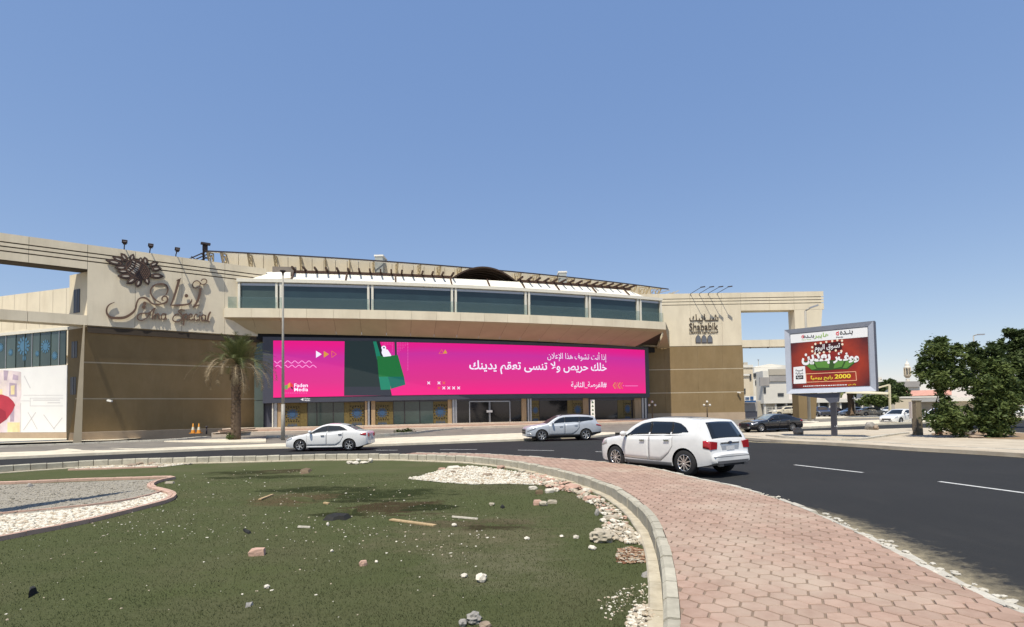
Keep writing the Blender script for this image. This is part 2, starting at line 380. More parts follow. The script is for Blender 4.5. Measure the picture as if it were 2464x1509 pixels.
def clip(poly, a, b, ref):                   # keep the side of line ab that holds ref
    nx, ny = -(b[1] - a[1]), b[0] - a[0]; k = 1 if (ref[0] - a[0]) * nx + (ref[1] - a[1]) * ny > 0 else -1; out = []
    for i in range(len(poly)):
        p, q = poly[i], poly[(i + 1) % len(poly)]; dp = k * ((p[0] - a[0]) * nx + (p[1] - a[1]) * ny); dq = k * ((q[0] - a[0]) * nx + (q[1] - a[1]) * ny)
        if dp >= 0: out.append(p)
        if (dp >= 0) != (dq >= 0): t = dp / (dp - dq); out.append((p[0] + (q[0] - p[0]) * t, p[1] + (q[1] - p[1]) * t))
    return out
HS = .128; ANG = radians(3); ca, sa = cos(ANG), sin(ANG); hexes = []
for iu in range(-40, 60):
    for iv in range(-10, 130):
        lx = iu * HS * 1.5; ly = iv * HS * sqrt(3) + (HS * sqrt(3) / 2 if iu % 2 else 0)
        x = 1.5 + lx * ca - ly * sa; y = 2.2 + lx * sa + ly * ca
        if y > 25 or y < 1.5: continue
        ins = inside(x, y, W2); d, a, b = near_seg(x, y)
        if not ins and d > .1: continue
        P = [(x + (HS - .0105) * cos(ANG + k * pi / 3), y + (HS - .0105) * sin(ANG + k * pi / 3)) for k in range(6)]
        if d < .13:
            ref = (x, y) if ins and d > .002 else (sum(p[0] for p in W2) / len(W2), sum(p[1] for p in W2) / len(W2))
            ux, uy = b[0] - a[0], b[1] - a[1]; L = hypot(ux, uy) or 1; nx, ny = -uy / L, ux / L
            k = 1 if ((ref[0] - a[0]) * nx + (ref[1] - a[1]) * ny > 0) == ins or ins else 1
            if not ins:
                nx, ny = (x - a[0], y - a[1]); t = (nx * ux + ny * uy) / (L * L); qx, qy = a[0] + t * ux, a[1] + t * uy; ref = (2 * qx - x, 2 * qy - y)
            P = clip(P, a, b, ref)
        if len(P) >= 3 and abs(sum(P[i][0] * P[(i + 1) % len(P)][1] - P[(i + 1) % len(P)][0] * P[i][1] for i in range(len(P)))) > .006: hexes.append((hypot(x, y), P))
hexes.sort(key=lambda h: h[0])
rp = random.Random(9)
def add_hex(mb, P):
    z = WALK + rp.uniform(-.004, .004); tx, ty = rp.uniform(-.012, .012), rp.uniform(-.012, .012); cx = sum(p[0] for p in P) / len(P); cy = sum(p[1] for p in P) / len(P)
    top = [Vector((cx + (p[0] - cx) * .965, cy + (p[1] - cy) * .965, z + (p[0] - cx) * tx + (p[1] - cy) * ty)) for p in P]
    rim = [Vector((p[0], p[1], t.z - .006)) for p, t in zip(P, top)]; bot = [Vector((p[0], p[1], WALK - .04)) for p in P]; n = len(P); b = len(mb.v)
    mb.v += [tuple(q) for q in bot + rim + top]
    for i in range(n):
        j = (i + 1) % n
        mb.f += [(b + i, b + j, b + n + j, b + n + i), (b + n + i, b + n + j, b + 2 * n + j, b + 2 * n + i)]; mb.m += [0, 0]; mb.sm += [False, False]
    mb.f.append(tuple(b + 2 * n + i for i in range(n))); mb.m.append(0); mb.sm.append(False)
VIS = [h for h in hexes if (lambda q: q[1] > 0 and True)((h[1][0][0], h[1][0][1]))]
def in_view(P):
    cx = sum(p[0] for p in P) / len(P); cy = sum(p[1] for p in P) / len(P); d = Vector((cx, cy, WALK)) - CAMP; w = d.dot(FWD)
    if w < .5: return False
    u = CX + FPX * d.dot(RGT) / w; v = CYP - FPX * d.dot(UPV) / w; return -30 < u < 2500 and v < 1530
hexes = [h for h in hexes if in_view(h[1])]
for d_, P in hexes[:300]:
    mb = MB(); add_hex(mb, P); mb.build('paver', M_paver, walkway)
mb = MB(); tone = []
for d_, P in hexes[300:]:
    k = len(mb.f); add_hex(mb, P); tone += [rp.random()] * (len(mb.f) - k)
me = mb.mesh('paver', M_paver); at = me.attributes.new('tone', 'FLOAT', 'FACE'); at.data.foreach_set('value', tone)
link(me, 'paver_field', walkway, kind='stuff')

# --- outer kerb: whole stones far off, broken ones near the camera
ok = thing('outer_kerb', 'pale crumbling kerb between the pink pavers and the road', 'kerb'); del ok['category']; ok['kind'] = 'structure'
op = resample(outer, .42); ro = random.Random(21)
for i in range(len(op) - 1):
    a, b = op[i], op[i + 1]; d = (b - a).normalized(); n_ = Vector((-d.y, d.x, 0)); 
    if n_.dot(Vector((1, .5, 0))) < 0: n_ = -n_
    broken = 4.2 < a.y < 9.3 or (a.y < 12 and ro.random() < .25)
    if not broken:
        W = .15; e = lambda: ro.uniform(-.012, .012)
        pr = lambda p: [p + Vector((0, 0, -.24)), p + n_ * W + Vector((0, 0, -.24)), p + n_ * (W + e()) + Vector((0, 0, -.05 + e())), p + n_ * (W - .04) + Vector((0, 0, .004 + e())), p + Vector((0, 0, .006))]
        mb = MB(); mb.hexa(pr(a + d * .01), pr(b - d * .01)); mb.build('kerb_stone', M_kerbc, ok)
    else:
        mb = MB(); W = ro.uniform(.15, .20); pr = lambda p: [p + Vector((0, 0, -.24)), p + n_ * W + Vector((0, 0, -.24)), p + n_ * (W - .02) + Vector((0, 0, -.035 + ro.uniform(-.03, .025))), p + Vector((0, 0, -.008 + ro.uniform(-.015, .012)))]
        mb.hexa(pr(a), pr(b))
        for k in range(10):
            q = a + d * ro.uniform(0, .5) + n_ * ro.uniform(-.03, .24) + Vector((0, 0, ro.uniform(-.06, .0))); q.z = min(q.z, WALK + .01); r = ro.uniform(.012, .042); mb.rock(q, (r * 1.5, r * 1.2, r * .5), ro.random(), sub=0)
        mb.build('kerb_stone', M_kerbc, ok)
# dust swept against that kerb
mb = MB(); A = offset(outer, -.02); B = offset(outer, .02)
def dust_material():
    m, nt, b = nodes('road_dust'); b.inputs['Roughness'].default_value = .95
    uv = N(nt, 'ShaderNodeAttribute'); uv.attribute_name = 'fade'
    nz = noise(nt, 7, 5, .7); k = math_(nt, 'MULTIPLY', math_(nt, 'ADD', math_(nt, 'MULTIPLY', uv.outputs['Fac'], 1.6), math_(nt, 'MULTIPLY_ADD', nz, 1.4)), .8, True)
    [q for q in nt.nodes if q.type == 'MATH' and q.operation == 'MULTIPLY_ADD'][-1].inputs[2].default_value = -.95
    fine = noise(nt, 200, 3, .7); c0 = ramp(nt, fine, (.018, .019, .020), (.040, .040, .041), .3, .75)
    nt.links.new(ramp(nt, fine, (.36, .30, .19), (.50, .43, .29)), b.inputs['Base Color']); tr = N(nt, 'ShaderNodeBsdfTransparent'); mx = N(nt, 'ShaderNodeMixShader'); nt.links.new(k, mx.inputs[0]); nt.links.new(tr.outputs[0], mx.inputs[1]); nt.links.new(b.outputs[0], mx.inputs[2]); nt.links.new(mx.outputs[0], nt.nodes['Material Output'].inputs[0]); return m
rows = []; fade = []
for w, f in ((.08, 1.0), (.25, .85), (.55, .45), (1.0, .12), (1.5, 0)):
    P = outer; row = []
    for i, p in enumerate(P):
        t = (P[min(i + 1, len(P) - 1)] - P[max(i - 1, 0)]); t.z = 0; t.normalize(); n_ = Vector((-t.y, t.x, 0)); n_ = n_ if n_.dot(Vector((1, .5, 0))) > 0 else -n_
        near = max(0, min(1, (13.5 - p.y) / 4)); ww = w * (.25 + .75 * near); row.append(Vector((p.x, p.y, .004)) + n_ * ww); fade.append(f * (.35 + .65 * near))
    rows.append(row)
mb.grid(rows); me = mb.mesh('road_dust', dust_material()); at = me.attributes.new('fade', 'FLOAT', 'POINT'); at.data.foreach_set('value', fade); link(me, 'road_dust', kind='structure')

M_dust = bpy.data.materials['road_dust']
def dust_along(P, side, ws, name='road_dust'):
    rows = []; fade = []
    for w, f in ws:
        row = []
        for i, p in enumerate(P):
            t = (P[min(i + 1, len(P) - 1)] - P[max(i - 1, 0)]); t.z = 0; t.normalize(); row.append(Vector((p.x, p.y, .005)) + Vector((-t.y, t.x, 0)) * side * w); fade.append(f)
        rows.append(row)
    mb = MB(); mb.grid(rows); me = mb.mesh(name, M_dust); at = me.attributes.new('fade', 'FLOAT', 'POINT'); at.data.foreach_set('value', fade); link(me, name, kind='structure')
# --- lane dashes and edge line
dash = thing('lane_marking', 'white broken lane line on the dark road', 'road marking'); del dash['category']; dash['kind'] = 'structure'
for (x0, y0, x1, y1) in [(905, 1083.4, 957, 1083.2), (1059, 1082, 1148, 1081.6), (1246, 1083, 1333, 1084.3), (1433, 1086.6, 1520, 1090), (1912, 1118.5, 2076, 1137), (2260, 1158.5, 2480, 1188)]:
    a, b = at_z(x0, y0, .004), at_z(x1, y1, .004); d = (b - a).normalized(); n_ = Vector((-d.y, d.x, 0)) * .065
    mb = MB(); mb.sheet([a - n_, b - n_, b + n_, a + n_]); mb.build('lane_dash', M_white, dash)
med_near = smooth_path([at_z(x, y, 0) for x, y in [(1772, 1047), (1804, 1061.5), (1900, 1066), (1993, 1070), (2100, 1076.5), (2209, 1084), (2330, 1090.5), (2464, 1098.7), (2700, 1116)]], 5)
mb = MB(); A = [p + Vector((0, 0, .004)) for p in offset(med_near, -.30)]; B = [p + Vector((0, 0, .004)) for p in offset(med_near, -.14)]; band(mb, A[6:], B[6:]); struct(mb, 'edge_line', M_yellow)

dust_along(med_near, -1, ((.1, .75), (.35, .5), (.7, .12), (1.1, 0)))
dust_along(smooth_path([at_z(x, y, 0) for x, y in [(-200, 1109), (0, 1101), (243, 1090.7), (549, 1078.5), (889, 1071), (1059, 1065), (1251, 1058), (1436, 1049.5)]], 5), -1, ((.1, .6), (.4, .4), (.9, .05), (1.3, 0)))
# --- far pavement along the mall, service drive, podium steps
def zloop(lst): return [at_z(x, y, z) for x, y, z in lst]
def slab(name, front, back, m, zdrop=.2):
    mb = MB(); a = zloop(front); b = zloop(back); n = max(len(a), len(b)); a = resamp_n(a, n * 4); b = resamp_n(b, n * 4); band(mb, a, b); mb.grid([[p + Vector((0, 0, -zdrop)) for p in a], a]); return struct(mb, name, m)
def resamp_n(P, n):
    L = [0]; 
    for i in range(1, len(P)): L.append(L[-1] + (P[i] - P[i - 1]).length)
    out = []
    for k in range(n):
        t = L[-1] * k / (n - 1); i = max(j for j in range(len(L)) if L[j] <= t + 1e-9); i = min(i, len(P) - 2); f = (t - L[i]) / max(1e-9, L[i + 1] - L[i]); out.append(P[i] + (P[i + 1] - P[i]) * f)
    return out
S1F = [(-200, 1108, .13), (0, 1099.5, .13), (243, 1089.2, .13), (549, 1077, .13), (889, 1069.5, .13), (1059, 1063.5, .13), (1251, 1056.5, .13), (1436, 1048, .13), (1480, 1044, .13)]
S1B = [(-200, 1095, .16), (0, 1088.5, .16), (120, 1085, .16), (185, 1076, .16), (225, 1075.5, .16), (300, 1081, .16), (450, 1075, .16), (627, 1069, .16), (760, 1063, .16), (889, 1056, .16), (1059, 1047, .16), (1251, 1041, .16), (1440, 1040, .16), (1480, 1040, .16)]
slab('pavement', S1F, S1B, M_side)
D1F = [(-200, 1097, .14), (0, 1089, .14), (300, 1082, .14), (627, 1070, .14), (889, 1057, .14), (1251, 1044, .14), (1480, 1041, .14), (1700, 1036, .14), (1960, 1021, .14)]
D1B = [(-200, 1080, .16), (0, 1073, .16), (200, 1066, .2), (392, 1060, .25), (640, 1045, .35), (889, 1037, .4), (1251, 1020, .45), (1480, 1012, .5), (1700, 1006, .55), (1960, 1002, .5)]
slab('service_drive', D1F, D1B, M_asph2, .05)
# kerb line at the foot of the left wall
def kerb_line(name, label, pts, w, h, m, step=.8):
    k = thing(name, label, 'kerb'); del k['category']; k['kind'] = 'structure'; P = resample(smooth_path([at_z(*p) for p in pts], 5), step); r = random.Random(len(pts))
    for i in range(len(P) - 1):
        a, b = P[i], P[i + 1]; d = (b - a).normalized(); n_ = Vector((-d.y, d.x, 0)).normalized() * w; a = a + d * .008; b = b - d * .008; zz = Vector((0, 0, h + r.uniform(-.015, .015)))
        mb = MB(); dz = Vector((0, 0, -.15)); mb.hexa([a + dz, a + n_ + dz, a + n_ + zz, a + zz], [b + dz, b + n_ + dz, b + n_ + zz, b + zz]); mb.build('kerb_stone', m, k)
kerb_line('wall_kerb', 'pale kerb running along the foot of the left wing', [(-150, 1083, .16), (0, 1077, .16), (160, 1071.5, .16), (300, 1065, .2), (420, 1060, .25), (520, 1052, .3)], .5, .12, M_kerbc)
kerb_line('drive_kerb', 'pale kerb wedge along the drive before the shopfront', [(640, 1052, .3), (760, 1050, .3), (889, 1049, .3), (1000, 1042, .3), (1059, 1036, .32), (1120, 1031.5, .34), (1180, 1028.5, .36), (1300, 1022, .4), (1440, 1017.5, .45)], .35, .12, M_kerbc)
kerb_line('pavement_kerb', 'pale kerb on the road side of the far pavement', [(x, y + 1.2, .0) for x, y, z in S1F], .18, .145, M_kerbc, 1.0)

# --- grass blades of the turf near the camera
rg = random.Random(77); GV = []; GF = []
edge_in = [(p.x, p.y) for p in offset(inner, -.18)] + [(-3, -9), (-24, -9), (-28, 10)]
M_blade = mat('turf_blade', (.128, .142, .064), .9, .30, 1.3, spec=.05, dirt=((.15, .135, .08), .5, .6))
_nt = M_blade.node_tree; _b = _nt.nodes['Principled BSDF']; _t = N(_nt, 'ShaderNodeBsdfTranslucent'); _nt.links.new(_b.inputs['Base Color'].links[0].from_socket, _t.inputs[0]); _x = N(_nt, 'ShaderNodeMixShader'); _x.inputs[0].default_value = .5; _nt.links.new(_b.outputs[0], _x.inputs[1]); _nt.links.new(_t.outputs[0], _x.inputs[2]); _nt.links.new(_x.outputs[0], _nt.nodes['Material Output'].inputs[0])
cnt = 0
while cnt < 120000:
    d = 3.6 + 15 * rg.random() ** 2.2; a = rg.uniform(-.80, .35); x = d * math.tan(a) ; y = d
    if not inside(x, y, edge_in): cnt += .3; continue
    cnt += 1
    h = rg.uniform(.010, .028); w = rg.uniform(.0018, .0035) * (1 + d * .12); t = rg.uniform(0, 6.283); lx, ly = rg.uniform(-.014, .014), rg.uniform(-.014, .014); b = len(GV)
    GV += [(x - w * cos(t), y - w * sin(t), LAWN), (x + w * cos(t), y + w * sin(t), LAWN), (x + lx, y + ly, LAWN + h)]; GF.append((b, b + 1, b + 2))
me = bpy.data.meshes.new('grass'); me.from_pydata(GV, [], GF); me.materials.append(M_blade); link(me, 'grass', kind='stuff')
# ================================================================== THE MALL
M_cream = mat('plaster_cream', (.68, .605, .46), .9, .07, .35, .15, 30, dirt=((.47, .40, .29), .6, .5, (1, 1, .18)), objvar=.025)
M_brown = mat('plaster_brown', (.225, .160, .080), .92, .09, .5, .3, 25, dirt=((.29, .215, .12), .9, .5, (1, 1, .25)), objvar=.03)
M_brownline = mat('plaster_groove_light', (.50, .43, .31), .9, .08, 1)
M_groove = mat('joint_dark', (.055, .042, .030), .9, .1, 1)
M_fin = mat('plaster_beige', (.43, .36, .25), .9, .08, .6)
M_plinth = mat('plinth_brown', (.40, .31, .22), .9, .1, .8, .2, 30)
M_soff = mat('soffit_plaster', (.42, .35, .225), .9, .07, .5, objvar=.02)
M_ledframe = mat('slate_panel', (.060, .063, .085), .45, .08, .8, spec=.4)
M_black = flat('black_gap', (.012, .012, .014), .8)
M_frame = mat('frame_cream_metal', (.66, .63, .54), .5, .05, 2, spec=.4)
M_glass = mat('window_glass_teal', (.022, .042, .050), .05, .35, .12, spec=.6)
M_glass2 = mat('shop_glass', (.040, .060, .055), .06, .35, .18, spec=.55)
M_glassd = mat('shop_glass_dark', (.014, .014, .015), .06, .3, .3, spec=.5)
M_glassl = mat('window_glass_pale', (.055, .080, .070), .06, .3, .2, spec=.6)
M_bal = glassy('balustrade_glass', (.16, .21, .21), .16)
M_steel = mat('brushed_steel', (.42, .42, .43), .35, .08, 4, metal=.7)
M_wood = mat('column_cladding', (.38, .265, .15), .7, .15, 1.5, stretch=(3, 3, .4))
M_fabric = mat('awning_fabric', (.72, .69, .60), .85, .04, 1)
M_perg = mat('pergola_brown', (.060, .032, .022), .7, .15, 4)
M_vault = mat('vault_brown', (.050, .030, .020), .6, .15, 3)
M_truss = mat('truss_beige', (.50, .41, .26), .7, .08, 2)
M_ringslab = glassy('canopy_sheet', (.62, .62, .60), .10, .5)
M_bolt = mat('dark_metal', (.055, .045, .05), .6, .1, 3, metal=.3)
M_gold = mat('lattice_gold', (.135, .10, .032), .55, .25, 6)
M_rosette = flat('rosette_blue', (.04, .085, .16), .5)
M_dkdot = flat('lattice_hole', (.02, .016, .01), .6)
M_wallwin = flat('slot_window', (.025, .020, .026), .3, spec=.4)
M_white_paint = mat('white_render', (.78, .76, .70), .85, .06, .5)
M_grey = mat('grey_metal', (.25, .25, .26), .5, .08, 3)

mall = thing('shopping_mall', 'long beige and brown shopping mall with curved glazed terrace and square end pylons', 'building', (0, 58, .3))
class Plane:                                 # an upright wall plane: u runs along it, v is height, n looks out
    def __init__(s, p0, d, out):
        s.p = Vector((p0[0], p0[1], 0)); s.d = Vector((d[0], d[1], 0)).normalized(); s.n = Vector((s.d.y, -s.d.x, 0))
        if s.n.dot(Vector((out[0], out[1], 0))) < 0: s.n = -s.n
    def at(s, u, z, o=0.0): return s.p + s.d * u + s.n * o + Vector((0, 0, z))
    def px(s, x, y, o=0.0): q = on_plane(x, y, s.p + s.n * o, s.n); return ((q - s.p).dot(s.d), q.z)
    def hit(s, x, y, o=0.0): return on_plane(x, y, s.p + s.n * o, s.n)
    def slab(s, mb, poly, o0, o1, mi=0): mb.hexa([s.at(u, z, o0) for u, z in poly], [s.at(u, z, o1) for u, z in poly], mi); return mb
    def rect(s, mb, u0, u1, z0, z1, o0, o1, mi=0): return s.slab(mb, [(u0, z0), (u1, z0), (u1, z1), (u0, z1)], o0, o1, mi)
LW = Plane((-34.75, 44.1), (.798, .602), (1, -1))
RW = Plane((17.0, 70.0), (1, 0), (0, -1))
G = .035
def panels(pl, us, zs, name, m, o0, o1, gap=G, skip=()):
    for j in range(len(zs) - 1):
        for i in range(len(us) - 1):
            if (i, j) in skip: continue
            pl.rect(MB(), us[i] + gap / 2, us[i + 1] - gap / 2, zs[j] + gap / 2, zs[j + 1] - gap / 2, o0, o1).build(name, m, mall)

# ---------------- left wing
T0, L1z, L2z, L3z, BB = 16.30, 15.62, 15.28, 14.92, 9.62
uJ = [LW.px(x, 700)[0] for x in (209.6, 325.5, 437.8, 541, 641)]
uB = [-15.0, LW.px(-60, 600)[0], LW.px(70, 560)[0], 0.0]
uE = uJ[-1]
mb = MB(); LW.rect(mb, -15, uE, T0 - 2.1, T0 - .02, -1.5, -.05); mb.build('beam_core', M_groove, mall)
mb = MB(); LW.rect(mb, 0.0, uE + 6.3, BB - .6, T0 - 2.1, -.9, -.05); mb.build('wall_core', M_groove, mall)
# grooved top strips
us = uB[:-1] + [uJ[0]] + uJ[1:]
for j, (z0, z1) in enumerate(((L1z, T0), (L2z, L1z), (L3z, L2z), (T0 - 2.1, L3z))):
    for i in range(len(us) - 1):
        if j == 3 and i >= 3: continue
        LW.rect(MB(), us[i] + G / 3, us[i + 1] - G / 3, z0 + .05, z1 - (.05 if j else 0), -.06, 0).build('wall_panel', M_cream, mall)
for i in range(len(uJ) - 1):
    LW.rect(MB(), uJ[i] + G / 3, uJ[i + 1] - G / 3, BB, L3z - .05, -.06, 0).build('wall_panel', M_cream, mall)
# wing carries on behind the terrace at a lower height
LW.rect(MB(), uE + .02, uE + 6.3, BB, 13.2, -.9, -.02).build('wall_panel', M_cream, mall)
# lower beam of the portal
z0, z1 = BB, 10.42
for i in range(3): LW.rect(MB(), us[i] + G / 3, (us[i + 1] if i < 2 else 0.02) - G / 3, z0, z1, -1.4, 0).build('beam_panel', M_cream, mall)
# column outside the frame that carries the beams' far ends
LW.rect(MB(), -15.5, -13.2, 0.1, T0 - .03, -1.6, -.06).build('column', M_cream, mall)
# brown lower wall, leaning in towards its foot
B1, B2, BP, B0 = 6.62, 3.62, .80, .05
LEAN = .225
def lean(z): return -.03 - (BB - z) * LEAN
def brown(u0l, u1, z0, z1, name, m, o=0.0):
    ur = (lambda z: LW.px(617, 900, lean(z))[0]) if u1 > uBR - .01 else (lambda z: u1)
    f = [(u0l(z0), z0), (ur(z0), z0), (ur(z1), z1), (u0l(z1), z1)]
    MB().hexa([LW.at(u, z, lean(z) - .3) for u, z in f], [LW.at(u, z, lean(z) + o) for u, z in f]).build(name, m, mall)
uBL = lambda z: -.02 - (BB - z) * .125
uBR = LW.px(612, 900)[0] + 1.2
for (za, zb) in ((B1 + .05, BB - .02), (B2 + .05, B1 - .05), (BP + .02, B2 - .05)):
    nn = 4
    for i in range(nn):
        ua = lambda z, i=i: uBL(z) if i == 0 else uBR * i / nn + .0
        brown(ua, uBR * (i + 1) / nn, za, zb, 'wall_panel', M_brown)
for zz in (B1, B2): brown(uBL, uBR, zz - .05, zz + .05, 'string_course', M_brownline, -.015)
brown(uBL, uBR, B0 - .3, BP, 'plinth', M_plinth, .03)
# beige fin that flares towards the ground
ft, fb0, fb1 = LW.px(205, 779), LW.px(196.5, 1066), LW.px(175, 1068)
LW.slab(MB(), [(ft[0] - .02, BB), (fb0[0], B0 - .2), (fb1[0], B0 - .2), (ft[0] - .12, BB)], -.10, .02).build('corner_fin', M_fin, mall)
# return wall with slot windows, set back in the portal
_a = LW.at(-.05, 0, -.62); _b = at_depth(167, 700, LW.at(0, 0, -1.35).y + .55); RT = Plane((_a.x, _a.y), (_b.x - _a.x, _b.y - _a.y), (0, -1)); RTW = (Vector((_b.x, _b.y, 0)) - _a).length
RT.rect(MB(), .02, RTW, BB - .25, T0 - 2.1, -.5, 0).build('return_wall', M_cream, mall)
RT.slab(MB(), [(1.5, -.1), (RTW + .05, -.1), (RTW + .05, BB - .1), (.05, BB - .1)], -.12, .02).build('return_wall_base', M_brown, mall)
for (xa, ya, xb, yb) in ((178, 695, 193, 754), (173, 821, 187, 862), (170, 907, 184, 950)):
    a, b = RT.px(xa, yb), RT.px(xb, ya); u0, u1 = sorted((a[0], b[0]))
    mb = MB(); RT.rect(mb, u0, u1, a[1], b[1], .0, .045); w = mb.build('slot_window', M_wallwin, mall)
    RT.rect(MB(), (u0 + u1) / 2 - .03, (u0 + u1) / 2 + .03, a[1], b[1], .045, .07).build('mullion', M_grey, w)
# set-back shop wing at far left
_q = at_depth(163, 800, 51.0); SF = Plane((_q.x, _q.y), (-8.0, 2.65), (0, -1))
mb = MB(); mb.sheet([Vector((-75, 41, .145)), Vector((-41.5, 41.5, .145)), Vector((-33, 44.6, .145)), Vector((-33, 58, .145)), Vector((-75, 70, .145))]); struct(mb, 'forecourt', M_side)
a = SF.px(158, 794.5)[1]; gb = SF.px(156, 878)[1]; mbz = SF.px(151, 1040.8)[1]
UL = 14.0
SF.rect(MB(), -.2, UL, a, a + .28, -.3, .15).build('lintel', M_frame, mall)
SF.rect(MB(), -.2, UL, a + .28, 10.9, -.5, -.2).build('shaded_wall', M_cream, mall)
SF.rect(MB(), -.2, UL, .0, mbz, -.4, .1).build('plinth', M_plinth, mall)
xs = [158, 143, 122, 96, 78, 60, 38, 15, -10, -40]
for i in range(len(xs) - 1):
    u0 = SF.px(xs[i], 840)[0]; u1 = SF.px(xs[i + 1], 840)[0]
    pw = SF.rect(MB(), u0 + .03, u1 - .03, gb, a, -.1, 0).build('window', M_glassl if i in (1, 3, 6, 8) else M_glass2, mall)
    SF.rect(MB(), u1 - .04, u1 + .04, gb, a, 0, .05).build('mullion', M_steel if i % 3 == 0 else M_glass2, pw)
M_sticker = flat('sticker_blue', (.07, .17, .27), .6)
def rosette(mb, pl, u, z, r, o, n=12):
    mb.hexa([pl.at(u + r * .55 * cos(2 * pi * k / n), z + r * .55 * sin(2 * pi * k / n), o) for k in range(n)], [pl.at(u + r * .55 * cos(2 * pi * k / n), z + r * .55 * sin(2 * pi * k / n), o + .012) for k in range(n)])
    for k in range(n):
        t = 2 * pi * k / n; q = [(u + r * (c * cos(t) - s_ * sin(t)), z + r * (c * sin(t) + s_ * cos(t))) for c, s_ in ((.58, -.1), (.85, -.13), (1, 0), (.85, .13), (.58, .1))]
        mb.hexa([pl.at(a_, b_, o) for a_, b_ in q], [pl.at(a_, b_, o + .012) for a_, b_ in q])
for (x, y, r) in ((57, 833, .95), (110, 834, .68), (132, 856, .42), (26, 848, .35), (2, 836, .45), (90, 851, .3), (59, 862, .3)):
    u, z = SF.px(x, y); mb = MB(); rosette(mb, SF, u, z, r, .015); mb.build('flower_sticker', M_sticker, mall)
# sunlit wall seen through the portal
FWp = Plane((-38.0, 56.0), (-8.0, 2.65), (0, -1)); zt = FWp.px(160, 693)[1]
k = 0
while k < 14:
    FWp.rect(MB(), -1 + k * 2.2, -1 + (k + 1) * 2.2 - .04, 9.0, zt, -.4, 0).build('wall_panel', M_cream, mall); k += 1
FWp.rect(MB(), -1.5, 30, 3, zt - .05, -3.5, -.42).build('upper_block', M_cream, mall)

# ---------------- curved middle part
class Arc:
    def __init__(s, a, b, c):                # circle through three plan points
        ax, ay, bx, by, cx, cy = *a, *b, *c; d = 2 * (ax * (by - cy) + bx * (cy - ay) + cx * (ay - by))
        ux = ((ax * ax + ay * ay) * (by - cy) + (bx * bx + by * by) * (cy - ay) + (cx * cx + cy * cy) * (ay - by)) / d
        uy = ((ax * ax + ay * ay) * (cx - bx) + (bx * bx + by * by) * (ax - cx) + (cx * cx + cy * cy) * (bx - ax)) / d
        s.c = Vector((ux, uy, 0)); s.r = hypot(ax - ux, ay - uy); s.t0 = atan2(ay - uy, ax - ux); s.t1 = atan2(cy - uy, cx - ux)
        while s.t1 < s.t0 - pi: s.t1 += 2 * pi
        while s.t1 > s.t0 + pi: s.t1 -= 2 * pi
    def n(s, k): t = s.t0 + (s.t1 - s.t0) * k; return Vector((cos(t), sin(t), 0))
    def at(s, k, z=0.0, o=0.0): n = s.n(k); return s.c + n * (s.r + o) + Vector((0, 0, z))
    def len(s): return abs(s.t1 - s.t0) * s.r
    def k_of(s, x, y=900, o=0.0):
        r = ray(x, y); lo, hi = -.3, 1.3
        f = lambda k: (lambda p: p.x * r.y - p.y * r.x)(s.at(k, 0, o))
        flo = f(lo)
        for _ in range(50):
            m = (lo + hi) / 2
            if f(m) * flo > 0: lo = m
            else: hi = m
        return lo
    def z_of(s, x, y, o=0.0): k = s.k_of(x, y, o); p = s.at(k, 0, o); r = ray(x, y); return CAMZ + r.z * (hypot(p.x, p.y) / hypot(r.x, r.y))
    def strip(s, mb, k0, k1, z0, z1, o0, o1, n=1, mi=0, z0b=None, z1b=None):   # solid curved block
        for i in range(n):
            a = k0 + (k1 - k0) * i / n; b = k0 + (k1 - k0) * (i + 1) / n
            lz = lambda k, u, v: u if v is None else u + (v - u) * (k - k0) / (k1 - k0)
            mb.hexa([s.at(a, lz(a, z0, z0b), o0), s.at(a, lz(a, z0, z0b), o1), s.at(a, lz(a, z1, z1b), o1), s.at(a, lz(a, z1, z1b), o0)],
                    [s.at(b, lz(b, z0, z0b), o0), s.at(b, lz(b, z0, z0b), o1), s.at(b, lz(b, z1, z1b), o1), s.at(b, lz(b, z1, z1b), o0)], mi)
        return mb
FAC = Arc((-23.2, 52.2), (-1.9, 59.05), (17.3, 69.2))
RIM = Arc((-26.7, 50.0), (-4.0, 54.5), (18.0, 62.5))
RING = Arc((-31.8, 56.2), (-6.5, 63.9), (23.0, 77.9))
if FAC.at(.5, 0, 1).y > FAC.at(.5).y: raise RuntimeError('arc turned round')
RZ0, RZ1 = 11.18, 12.05
# terrace slab edge: fascia panels
nf = 19
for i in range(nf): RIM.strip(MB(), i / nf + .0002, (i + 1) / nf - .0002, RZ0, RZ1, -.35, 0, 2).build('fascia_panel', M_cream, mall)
RIM.strip(MB(), 0, 1, RZ0 + .05, RZ1 - .05, -.9, -.33, 24).build('terrace_edge', M_groove, mall)
# floor of the terrace and ceiling over the glazing
mb = MB(); n = 24
mb.grid([[RIM.at(i / n, RZ1 - .02, -.3) for i in range(n + 1)], [RING.at(i / n, RZ1 - .02, -3) for i in range(n + 1)]]); mb.build('terrace_floor', M_side, mall)
